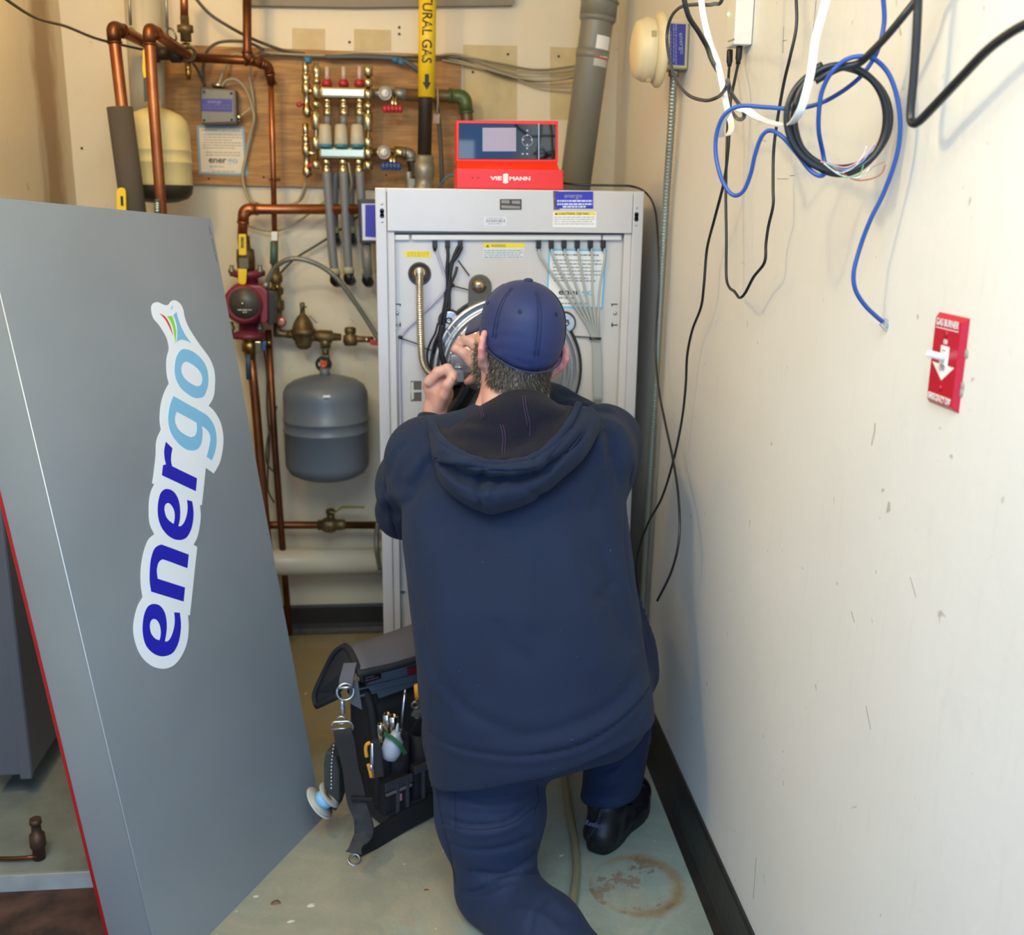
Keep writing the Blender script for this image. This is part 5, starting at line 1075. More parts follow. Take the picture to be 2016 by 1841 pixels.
for pts, colr_ in ((((1616, 318), (1640, 325), (1665, 330), (1690, 318), (1708, 300), (1725, 278)), '#e0a090'), (((1622, 322), (1650, 340), (1680, 330), (1700, 305), (1706, 288)), '#c9c9c4'), (((1625, 320), (1645, 332), (1660, 348), (1690, 345), (1700, 325)), '#5c9a62'), (((1626, 325), (1655, 345), (1688, 350), (1705, 340), (1712, 330)), '#d8dcd2'), (((1640, 330), (1670, 348), (1690, 355), (1715, 352), (1735, 342), (1743, 325)), '#a65a3c'), (((1632, 320), (1660, 335), (1695, 320), (1715, 296), (1722, 286)), '#7d8cc0'), (((1690, 352), (1705, 340), (1725, 325), (1742, 318)), '#b08a78')):
    cable('stripped_wire', [Hp(x, y, 1.318) for x, y in pts], .0009, mat('wire_'+colr_, colr_, .45), co_, 5, 6)
# thick black cable far right
pts = [Hp(*q) for q in ((1830, -900, 1.17), (1812, -300, 1.20), (1808, -25, 1.22), (1805, 60, 1.22), (1799, 150, 1.22), (1793, 215, 1.22), (1795, 240, 1.215), (1808, 240, 1.20), (1840, 208, 1.17), (1890, 155, 1.12), (1945, 98, 1.07), (2000, 58, 1.03), (2050, 35, 1.0))]
tag(cable('black_cable', pts, .0052, blkj, k=8), 'thick black cable bent in a V at the top right', 'cable')
# pencil and scuff lines on the wall
wr_ = bpy.data.objects['wall_right']
pm = mat('pencil', '#7d735f', .8)
for a_, b_ in (((1607, 0), (1591, 150)), ((1543, 52), (1541, 105)), ((1530, 352), (1552, 352)), ((1555, 346), (1564, 345)), ((1499, 275), (1509, 278)), ((1541, 80), (1549, 79)), ((1489, 1688), (1483, 1770)), ((1705, 1390), (1714, 1436)), ((1676, 1204), (1682, 1226)), ((1792, 1136), (1803, 1176))):
    a_, b_ = Rw(*a_, .0004), Rw(*b_, .0004); MB().tube([a_, b_], .0003, 4).build('pencil_line', pm, wr_)

# red emergency switch
sp_ = thing('emergency_switch', 'red emergency gas burner switch plate with white down arrow on the right wall', 'switch', Rw(1868, 790))
C0 = [Rw(1850.7, 615), Rw(1912.5, 627), Rw(1886, 813.5), Rw(1827.5, 791)]
T_ = .0065; In = [Rw(1850.2, 625, T_), Rw(1898.5, 635.5, T_), Rw(1873.5, 802.5, T_), Rw(1829.5, 785, T_)]
# make it a true plate: vertical sides
ysL = (C0[0].y+C0[3].y)/2; ysR = (C0[1].y+C0[2].y)/2; zT = (C0[0].z+C0[1].z)/2; zB = (C0[2].z+C0[3].z)/2
def rp(y, z, off): t = (y-_wa.y)/_wd.y; p = _wa+_wd*t; return V((p.x, p.y, z))+nR*off
o8 = [rp(ysL, zT, 0), rp(ysR, zT, 0), rp(ysR, zB, 0), rp(ysL, zB, 0)]; s9 = -1; bv = .006
i8 = [rp(ysL-bv, zT-bv, T_), rp(ysR+bv, zT-bv, T_), rp(ysR+bv, zB+bv, T_), rp(ysL-bv, zB+bv, T_)]
redpl = mat('switch_red', '#b8182c', .3)
MB().add(o8+i8, [(4, 5, 6, 7), (0, 1, 5, 4), (1, 2, 6, 5), (2, 3, 7, 6), (3, 0, 4, 7)]).build('cover_plate', redpl, sp_, .0008)
w2 = mat('switch_white', '#f0efeb', .45); tp = T_+.0003
# lettering is laid out in plate coordinates: u 0..1 left to right, v 0..1 top to bottom
def pu_(u, v_, off=tp): return rp(ysL+(ysR-ysL)*u, zT+(zB-zT)*v_, off)
text_on('GAS BURNER', pu_(.13, .125), pu_(.86, .125), nR, w2, sp_, h=.0080, bold=.012)
MB().slab([pu_(.13, .148), pu_(.86, .148), pu_(.86, .156), pu_(.13, .156)], nR, .0003).slab([pu_(.12, .865), pu_(.86, .865), pu_(.86, .873), pu_(.12, .873)], nR, .0003).build('rule_line', w2, sp_)
text_on('EMERGENCY OFF', pu_(.12, .935), pu_(.87, .935), nR, w2, sp_, h=.0065, bold=.012)
text_on('ON', pu_(.44, .31), pu_(.56, .31), nR, w2, sp_, h=.0055, bold=.02)
MB().slab([pu_(.37, .33), pu_(.64, .33), pu_(.64, .53), pu_(.86, .53), pu_(.5, .70), pu_(.14, .53), pu_(.37, .53)], nR, .0003).build('arrow', w2, sp_)
text_on('OFF', pu_(.40, .60, tp+.0003), pu_(.58, .60, tp+.0003), nR, mat('switch_purple', '#8f6d88', .5), sp_, h=.006)
MB().slab([pu_(.43, .36, tp+.001), pu_(.58, .36, tp+.001), pu_(.58, .54, tp+.001), pu_(.43, .54, tp+.001)], nR, .002).build('switch_frame', mat('switch_cream', '#dcdad2', .4), sp_, .0004)
MB().slab([pu_(.45, .372, tp+.0013), pu_(.56, .372, tp+.0013), pu_(.56, .378, tp+.0013), pu_(.45, .378, tp+.0013)], nR, .0003).slab([pu_(.45, .53, tp+.0013), pu_(.56, .53, tp+.0013), pu_(.56, .536, tp+.0013), pu_(.45, .536, tp+.0013)], nR, .0003).build('frame_slot', dkink, sp_)
a_, b_ = pu_(.505, .455, T_), pu_(.505, .405, T_+.021)
MB().tube([a_, a_.lerp(b_, .5), b_.lerp(a_, .08), b_], [.0042, .0042, .0040, .0028], 10).build('toggle', w2, sp_)
for v_ in (.205, .785):
    c_ = pu_(.5, v_, T_); s_ = MB().lathe(c_, nR, [(.0036, 0), (.0034, .0012), (0, .0016)], 14).build('screw', redpl, sp_)
    MB().obox(c_+nR*.0015, V((0, .8, .6)), V((0, -.6, .8)), nR, .003, .0004, .0003).build('screw_slot', mat('slot_red', '#5c0d18', .5), s_)
chip = mat('broken_plaster', '#a39c8a', .9, bump=.001)
for u_, v_ in ((1.03, .36), (1.03, .70), (1.02, .77)): 
    p_ = pu_(u_, v_, .001); MB().sphere(p_, (.001, .004, .006), 6).build('chipped_plaster', chip, wr_)

# ------------------------------------------------------------------ left: hanging grey cabinet, pad, pipe stub
cbm = mat('cabinet_grey', '#72747c', .4, metal=.2, var=.04, scale=4)
cb = thing('grey_cabinet', 'dull grey cabinet in the shadow behind the leaning cover, bottom left', 'cabinet', (-.9, 2.5, 0))
cr = onZ(64, 1525, .11)
MB().box(XL+.004, cr.x, cr.y, cr.y+.55, .11, 1.15).build('cabinet_body', cbm, cb, .004)
MB().box(cr.x-.028, cr.x-.002, cr.y-.003, cr.y+.02, .10, 1.14).build('corner_post', cbm, cb, .002)
MB().cyl((XL+.05, cr.y+.45, .05), (XL+.05, cr.y+.45, .11), .012).build('foot', galv, cb)
k1 = Fl(80, 1751); kz = onY(80, 1718, k1.y).z
conc = mat('rough_concrete', '#7d837b', .8, var=.2, scale=7, bump=.002, bscale=40)
pdm = structure(MB().box(-1.9, -.52, k1.y, YB, 0.0, kz).build('floor_pad', conc, None, .004)); 
kb = MB().box(-1.9, -.52, k1.y-.006, k1.y, 0, kz-.002).build('painted_edge', mat('pale_edge', '#a5aaa6', .7, var=.15, scale=12), pdm)
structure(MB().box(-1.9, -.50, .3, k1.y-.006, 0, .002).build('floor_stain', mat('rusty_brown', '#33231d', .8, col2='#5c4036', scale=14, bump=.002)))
q = onZ(78, 1690, kz)
ps = thing('pipe_stub', 'old copper pipe stub rising from the concrete pad at the far bottom left', 'pipe', q)
MB().lathe(q, (0, 0, 1), [(.013, 0), (.013, .03), (.017, .032), (.016, .06), (.011, .062), (.010, .085), (.013, .087), (.012, .098)], 14).build('stub', mat('dull_copper', '#5b4335', .5, metal=.5), ps)
MB().tube(fillet([q+V((0, -.01, .012)), q+V((-.04, -.012, .010)), q+V((-.4, .02, .010))], .03), .0045, 8).build('copper_tube', copd, ps)

# ------------------------------------------------------------------ floor: clear tube, spool, debris
tb_ = cable('clear_hose', [Fl(x, y)+V((0, 0, .010)) for x, y in ((1100, 1380), (1106, 1460), (1112, 1540), (1122, 1610), (1132, 1670), (1135, 1720), (1130, 1765), (1122, 1830), (1120, 1900))], .0098, mat('clear_vinyl', '#b3ad8c', .15, trans=.55, ior=1.4), k=8, n=14)
tag(tb_, 'clear plastic hose lying on the floor between the man\'s legs', 'hose')
so = thing('solder_spool', 'spool of light blue wire tipped on edge at the lower corner of the grey cover', 'spool', Fl(660, 1608))
c0 = onY(630, 1580, 2.17); ax = (_r*.74+_u*.60-_fw*.12).normalized(); spg = mat('spool_grey', '#b5b5aa', .3)
MB().lathe(c0-ax*.002, ax, [(.0425, 0), (.0425, .001), (.012, .0011)], 36).build('flange', mat('spool_clear', '#c9cdc4', .15), so)
MB().lathe(c0+ax*.0012, ax, [(.038, 0), (.039, .002), (.010, .0021)], 36).build('flange', spg, so)
MB().lathe(c0+ax*.003, ax, [(.0225, 0), (.0225, .026), (.01, .026)], 32).build('blue_winding', mat('blue_winding', '#8ec4ea', .4, bump=.0006, bscale=300), so)
MB().lathe(c0+ax*.0285, ax, [(.0335, 0), (.0335, .0018), (.008, .0019), (.008, .001), (0, .001)], 36).build('flange', spg, so)
db = mat('debris', '#6d5a40', .9, var=.4, scale=60); rnd = random.Random(4)
for (x, y, s_), lb in zip(((543, 1776, .010), (612, 1782, .008), (840, 1752, .004), (573, 1814, .006)), ('brown crumb of debris on the bare floor below the grey cover edge', 'pale chip on the floor just right of the brown crumb', 'reddish flake on the floor left of the kneeling leg', 'small pale fleck at the bottom edge of the floor')):
    c_ = Fl(x, y); mm = db if x in (543,) else (mat('chip_red', '#7d3a2c', .8) if x == 840 else mat('chip_pale', '#c9c4b0', .8))
    P_ = []; n_ = 9
    for i in range(n_): a = 2*math.pi*i/n_; r_ = s_*(.5+rnd.random()*.7); P_.append(c_+V((math.cos(a)*r_*1.5, math.sin(a)*r_, .0005)))
    P_.append(c_+V((0, 0, s_*.4))); o_ = MB().add(P_, [(i, (i+1) % n_, n_) for i in range(n_)]+[tuple(range(n_-1, -1, -1))]).build('floor_chip', mm); tag(o_, lb, 'debris')
# ------------------------------------------------------------------ tool bag
fab = mat('bag_black', '#1c1d20', .75, bump=.0008, bscale=300); fabg = mat('bag_grey', '#55545c', .7, bump=.0006, bscale=300, var=.06, scale=10)
fabb = mat('bag_bluegrey', '#69737b', .7, bump=.0006, bscale=300); trim = mat('bag_trim', '#3d4046', .6, bump=.0004, bscale=400)
web = mat('webbing', '#0d0e11', .75); brk = mat('base_rubber', '#2c2e33', .5)
A0 = Fl(765, 1633); B0 = Fl(900, 1572); D0 = Fl(668, 1588)
e2 = (B0-A0).normalized(); e1 = (D0-A0); e1 = (e1-e2*e1.dot(e2)).normalized(); up = V((0, 0, 1))
w1_ = .16; w2_ = .30; Hb = .30
bg = thing('tool_bag', 'open black and grey fabric tool bag on the floor at the man\'s left knee', 'bag', A0+e1*.08+e2*.14)
def bagp(u, v, z): return A0+e1*u+e2*v+up*z
def prism(foot, z0, z1, name, m, bev=.008, taper=1.0):
    c = sum((V(q) for q in foot), V((0, 0, 0)))/len(foot); k = len(foot)
    lo = [V(q)+up*z0 for q in foot]; hi = [c+(V(q)-c)*taper+up*z1 for q in foot]
    return MB().add(lo+hi, [tuple(range(k-1, -1, -1)), tuple(range(k, 2*k))]+[(i, (i+1) % k, (i+1) % k+k, i+k) for i in range(k)]).build(name, m, bg, bev)
def rect(u0, u1, v0, v1): return [bagp(u0, v0, 0), bagp(u1, v0, 0), bagp(u1, v1, 0), bagp(u0, v1, 0)]
prism(rect(-.006, w1_+.006, -.006, w2_+.006), .0, .045, 'moulded_base', brk, .01)
prism(rect(.045, w1_, .005, w2_), .040, Hb, 'main_body', fab, .015, .97)
prism(rect(.0, .048, .075, w2_-.01), .040, .135, 'front_pocket', fab, .01)
prism(rect(-.004, .045, -.012, .066), .035, .125, 'side_pocket', fab, .012)
FP = plane(A0-e1*.003, -e1)     # front face plane (faces the camera's right)
nf = -e1
# pocket trims
def trimline(u, v0, v1, z, w, m, name='pocket_trim'):
    return MB().obox(bagp(u, (v0+v1)/2, z), e2, e1, up, (v1-v0)/2, .003, w/2).build(name, m, bg, .002)
trimline(-.003, .075, w2_-.01, .128, .02, trim); trimline(-.007, -.012, .066, .117, .022, trim); trimline(-.007, -.010, .064, .098, .008, mat('trim_light', '#6b6c6a', .6))
trimline(-.0075, .018, .034, .078, .018, mat('pink_tag', '#b0788c', .6), 'pink_tag')
for v_ in (.022, .05, .10, .16, .22): MB().obox(bagp(-.004 if v_ > .07 else -.008, v_, .075), e2, e1, up, .004, .004, .045).build('seam_strip', trim, bg, .002)
for v_, z_ in ((.125, .07), (.16, .05)): trimline(-.0035, v_, v_+.03, z_, .007, mat('reflective_bar', '#7d8188', .4), 'reflective_bar')
# raised inner organiser panel
org = MB().slab([bagp(.075, .0, .26), bagp(.075, .30, .26), bagp(.085, .30, .40), bagp(.085, .015, .40)], nf, .05).build('organiser_panel', fabb, bg, .01)
lab = mat('bag_label', '#17171a', .5)
q_ = plane(bagp(.079, 0, .3), nf)
org_p = MB().slab([q_(713, 1320, .002), q_(749, 1312, .002), q_(751, 1336, .002), q_(717, 1347, .002)], nf, .002).build('sewn_label', lab, bg, .0008)
mb = MB(); bars(mb, q_, nf, 719, 1324, 745, 4, 5, 2.2, .0032, -.25, 3); mb.build('label_print', mat('label_print', '#8a8487', .6), org_p)
MB().slab([q_(719, 1341, .0032), q_(748, 1332, .0032), q_(748, 1334.5, .0032), q_(719, 1343.5, .0032)], nf, .0005).build('label_red_line', mat('label_red', '#8c2a34', .6), org_p)
MB().slab([q_(801, 1316, .002), q_(825, 1309, .002), q_(825, 1325, .002), q_(804, 1330, .002)], nf, .002).build('red_tab', mat('red_tab', '#9c2338', .5), bg, .0008)
for y0 in (1352, 1366): MB().slab([q_(706, y0+4, .003), q_(826, y0-26, .003), q_(826, y0-22, .003), q_(706, y0+8, .003)], nf, .004).build('stitched_rib', fabb, bg, .001)
# upright side wings
sw = MB().tube(smooth_path([bagp(.03, -.01, .05), bagp(.03, -.01, .16), bagp(.045, -.005, .25), bagp(.075, .0, .315), bagp(.12, .0, .33), bagp(.15, 0, .30)]), .010, 8).build('bound_edge', fab, bg)
MB().slab([bagp(.02, -.002, .04), bagp(.155, -.002, .04), bagp(.155, -.002, .30), bagp(.12, -.002, .33), bagp(.075, -.002, .315), bagp(.045, -.002, .25), bagp(.025, -.002, .16)], -e2, .03).build('side_wall', fab, bg, .006)
# pocket cylinders holding tools
for v_, z_, r_ in ((.055, .215, .027), (.12, .20, .026), (.175, .205, .024)):
    MB().lathe(bagp(.035, v_, .10), up, [(r_*.8, 0), (r_, .03), (r_, z_-.10), (r_*.9, z_-.10), (r_*.85, .04), (0, .04)], 18).build('tool_pocket', fab, bg)
# open lid folded back over the bag
q2 = [onY(x, y, Y) for x, y, Y in ((681, 1269, 2.30), (812, 1222, 2.42), (900, 1200, 2.48), (900, 1270, 2.30), (812, 1298, 2.24), (706, 1319, 2.16))]
Ld = (q2[0]+q2[5])/2
mb = MB(); N_ = 6; top_ = []
import itertools
L0, L1 = [q2[0], q2[5]], [q2[2], q2[3]]
def lidp(u, v_):
    a_ = q2[0].lerp(q2[5], v_); b_ = q2[2].lerp(q2[3], v_); p_ = a_.lerp(b_, u); return p_+V((0, 0, .018*math.sin(math.pi*v_)-.004*math.sin(u*5)))
G = 10; P_ = [lidp(i/G, j/G) for i in range(G+1) for j in range(G+1)]
P2_ = [p-V((0, 0, .018)) for p in P_]; k_ = (G+1)**2
fs_ = [(i*(G+1)+j, (i+1)*(G+1)+j, (i+1)*(G+1)+j+1, i*(G+1)+j+1) for i in range(G) for j in range(G)]
edge = [j for j in range(G+1)]+[i*(G+1)+G for i in range(1, G+1)]+[G*(G+1)+j for j in range(G-1, -1, -1)]+[i*(G+1) for i in range(G-1, 0, -1)]
mb.add(P_+P2_, fs_+[tuple(q+k_ for q in reversed(f)) for f in fs_]+[(edge[i], edge[(i+1) % len(edge)], edge[(i+1) % len(edge)]+k_, edge[i]+k_) for i in range(len(edge))], True)
lid = mb.build('lid', fabg, bg)
rim = [lidp(0, j/G) for j in range(G+1)]+[lidp(i/G, 1) for i in range(1, G+1)]
MB().tube([p-V((0, 0, .008)) for p in rim], .009, 8).build('lid_binding', fab, lid)
# lid side flap hanging down on the left, dark lining
fl_ = [onY(x, y, Y) for x, y, Y in ((681, 1268, 2.30), (660, 1283, 2.32), (640, 1320, 2.34), (621, 1364, 2.34), (624, 1388, 2.33), (668, 1366, 2.28), (690, 1335, 2.22), (702, 1300, 2.19))]
MB().slab(fl_, V((-.3, -1, .1)).normalized(), .012).build('lid_side_flap', mat('bag_lining', '#23262b', .7), lid, .002)
MB().tube(smooth_path([p+V((-.002, -.006, 0)) for p in fl_[:5]]), .006, 8).build('flap_binding', fab, lid)
MB().tube(smooth_path([fl_[4]+V((0, -.006, 0)), fl_[5]+V((0, -.008, 0))]), .008, 8).build('flap_binding', fab, lid)
# grey carrying webbing with D-ring, snap hook and black shoulder strap
MB().ribbon(smooth_path([onY(x, y, Y) for x, y, Y in ((690, 1306, 2.17), (686, 1322, 2.155), (682, 1340, 2.145), (681, 1355, 2.14))]), .032, V((1, -.2, .35)), .004).build('grey_webbing', fabg, bg)
MB().slab([onY(x, y, 2.15) for x, y in ((686, 1350), (704, 1338), (713, 1398), (690, 1386))], V((0, -1, 0)), .006).build('webbing_tab', fabg, bg, .001)
dr_ = onY(680, 1362, 2.13); MB().ring(dr_, V((.15, -1, .2)), .0185, .0026, 24, 8).tube([dr_+V((-.017, -.002, .010)), dr_+V((.019, -.002, .012))], .003, 8).build('d_ring', zinc, bg)
sh = onY(673, 1400, 2.12)
MB().lathe(onY(674, 1380, 2.12), V((0, 0, -1)), [(.003, 0), (.006, .003), (.004, .010), (.006, .014), (.005, .03), (.003, .032)], 10).ring(onY(672, 1418, 2.12), nY, .009, .0022, 16, 6).build('snap_hook', zinc, bg)
bc_ = [onY(x, y, 2.11) for x, y in ((652, 1432), (655, 1422), (688, 1420), (695, 1428), (694, 1438))]
MB().tube(fillet(bc_, .006), .0024, 8).tube([onY(652, 1436, 2.11), onY(694, 1434, 2.11)], .0024, 8).build('slide_buckle', zinc, bg)
sp_pts = [(674, 1436, 2.10), (684, 1480, 2.09), (694, 1530, 2.08), (703, 1580, 2.06), (714, 1612, 2.04), (716, 1640, 2.035), (703, 1662, 2.02), (697, 1680, 2.005)]
sp2 = smooth_path([onY(*q) for q in sp_pts], 10)
sp2 = [V((p.x, p.y, max(p.z, .008))) for p in sp2]
ws = [.040+.003*math.sin(i*.3) for i in range(len(sp2))]; ws[-18:] = [.040-.012*math.sin(math.pi*i/18) for i in range(18)]
strap = MB().ribbon(sp2, ws, V((1, -.15, 0)), .004).build('shoulder_strap', web, bg)
mb = MB()
for i in range(0, len(sp2)-1):
    for t in (0, .33, .66):
        p_ = sp2[i].lerp(sp2[i+1], t); T_2 = (sp2[i+1]-sp2[i]).normalized(); s_2 = V((1, -.15, 0)); s_2 = (s_2-T_2*s_2.dot(T_2)).normalized(); n_2 = T_2.cross(s_2)
        mb.tube([p_-s_2*ws[i]*.48-n_2*.0022*(1 if n_2.y > 0 else -1), p_+s_2*ws[i]*.48-n_2*.0022*(1 if n_2.y > 0 else -1)], .0011, 4, False)
mb.build('webbing_ribs', mat('web_rib', '#1d1f24', .6), strap)
MB().obox(onY(712, 1572, 2.052), V((1, -.15, .0)).normalized(), V((0, 1, 0)), up, .024, .004, .004).build('slide_bar', mat('dark_steel', '#2d2f33', .35, metal=.6), strap, .001)
# padded part on the floor
pad = smooth_path([Fl(x, y)+V((0, 0, z)) for x, y, z in ((700, 1690, .010), (735, 1668, .018), (785, 1640, .024), (840, 1612, .028), (900, 1580, .03))], 8)
MB().ribbon(pad, [.012+.034*min(1, i/8) for i in range(len(pad))], V((-.1, .35, 1)), .012).build('shoulder_pad', web, bg, .003)
MB().ring(Fl(697, 1697)+V((0, 0, .006)), V((.2, -.5, 1)), .0135, .0025, 20, 8).build('end_ring', zinc, bg)
# small meter pouch at the left with bead chain
MB().slab([onY(x, y, 2.17) for x, y in ((640, 1482), (650, 1480), (662, 1492), (668, 1520), (668, 1575), (660, 1600), (648, 1590), (637, 1550), (636, 1505))], V((-.3, -1, 0)).normalized(), .05).build('end_pouch', mat('pouch_olive', '#383c39', .6), bg, .012)
mb = MB()
for i in range(13): mb.sphere(onY(657-6*i/12.0-1.5*math.sin(i/3), 1468+i*7, 2.13), .0028, 6)
mb.build('bead_chain', zinc, bg)['kind'] = 'stuff'
# tools carried in the bag
t1 = thing('screwdriver', 'thin screwdriver standing upright in the tool bag', 'screwdriver', bagp(.035, .12, .14))
c0_, c1_ = onY(790, 1432, 2.13), onY(797, 1366, 2.14)
MB().cyl(c0_, c1_, .0028, n=8).build('shaft', zinc, t1); MB().cyl(c1_, c1_+(c1_-c0_).normalized()*.01, .004, .0015, 6).build('tip', zinc, t1)
MB().lathe(c0_, c0_-c1_, [(.007, 0), (.009, .006), (.008, .02), (.010, .04), (.009, .08)], 10).build('grip', mat('dark_handle', '#22252a', .4), t1)
t2 = thing('squeeze_bottle', 'white squeeze bottle with green band in the tool bag', 'bottle', onY(776, 1490, 2.09))
d2 = V((-.05, -.2, -1)).normalized(); b_0 = onY(779, 1447, 2.10)
MB().lathe(b_0, V((-.28, -.1, -1)), [(.009, -.008), (.011, 0), (.021, .012), (.0225, .03), (.0215, .042), (.016, .056), (.0, .060)], 20).build('bottle_body', mat('bottle_white', '#9fa7b5', .35), t2)
MB().lathe(onY(781, 1442, 2.10), V((.14, .0, 1)), [(.0065, -.004), (.004, .006), (.0018, .022)], 12).build('nozzle', mat('bottle_white', '#9fa7b5', .35), t2)
MB().ribbon(smooth_path([onY(x, y, Y) for x, y, Y in ((757, 1446, 2.09), (770, 1452, 2.075), (786, 1466, 2.07), (798, 1484, 2.08))]), .009, V((.5, 0, 1)), .003).build('green_band', mat('green_band', '#1d5a34', .45), t2)
t3 = thing('pliers', 'yellow handled pliers in the small front pocket of the bag', 'pliers', onY(728, 1530, 2.07))
MB().tube(smooth_path([onY(x, y, 2.07) for x, y in ((729, 1462), (722, 1466), (720, 1476), (722, 1490))]), .0042, 8).tube(smooth_path([onY(x, y, 2.07) for x, y in ((725, 1505), (729, 1520), (731, 1530))]), .004, 8).build('yellow_grip', mat('amber_grip', '#d8921c', .4), t3)
MB().tube([onY(733, 1462, 2.075), onY(733, 1500, 2.075), onY(735, 1530, 2.075)], .005, 8).sphere(onY(731, 1511, 2.068), (.006, .004, .007), 8).build('steel_jaw', zinc, t3)
t4 = thing('folding_tool', 'tall black handled tool beside the yellow pliers', 'tool', onY(745, 1530, 2.075))
MB().slab([onY(x, y, 2.07) for x, y in ((733, 1458), (745, 1462), (752, 1480), (757, 1530), (738, 1532))], nY, .014).build('black_handle', mat('black_grip', '#17181a', .45), t4, .003)
t5 = thing('pipe_wrench', 'dark steel wrench slanting out of the bag beside the man', 'wrench', onY(800, 1455, 2.12))
MB().obox((onY(795, 1458, 2.11)+onY(832, 1405, 2.15))/2, (onY(832, 1405, 2.15)-onY(795, 1458, 2.11)).normalized(), V((0, 1, 0)), V((1, 0, 1)).normalized(), .036, .004, .009).build('handle', mat('dark_steel', '#2d2f33', .35, metal=.6), t5, .002)
MB().obox(onY(826, 1395, 2.16), V((.5, 0, 1)).normalized(), V((0, 1, 0)), V((1, 0, -.5)).normalized(), .022, .007, .012).ring(onY(818, 1388, 2.15), nY, .008, .004, 14, 6).build('jaw', mat('worn_steel', '#6c6456', .35, metal=.8), t5, .002)
t6 = thing('yellow_handle_tool', 'tool with orange yellow handle half hidden behind the man\'s back', 'tool', onY(822, 1400, 2.18))
MB().tube([onY(819, 1348, 2.18), onY(822, 1362, 2.18), onY(823, 1385, 2.18)], [.005, .008, .006], 8).build('yellow_grip', mat('amber_grip', '#d8921c', .4), t6)
MB().cyl(onY(823, 1384, 2.18), onY(820, 1415, 2.17), .004, n=8).build('shaft', zinc, t6)
for i, (x, y, r_, lb) in enumerate(((762, 1408, .010, 'upper bright socket of the three in the round pocket of the bag'), (774, 1412, .011, 'right hand bright socket in the round pocket of the bag'), (749, 1428, .0075, 'small front socket in the round pocket of the bag'))):
    c_ = onY(x, y, 2.13); s_ = MB().lathe(c_-up*.04, up, [(r_, 0), (r_, .042), (r_*.75, .044), (r_*.7, .030), (0, .030)], 14).build('socket', chrome); tag(s_, lb, 'socket', 'sockets in the round pocket')
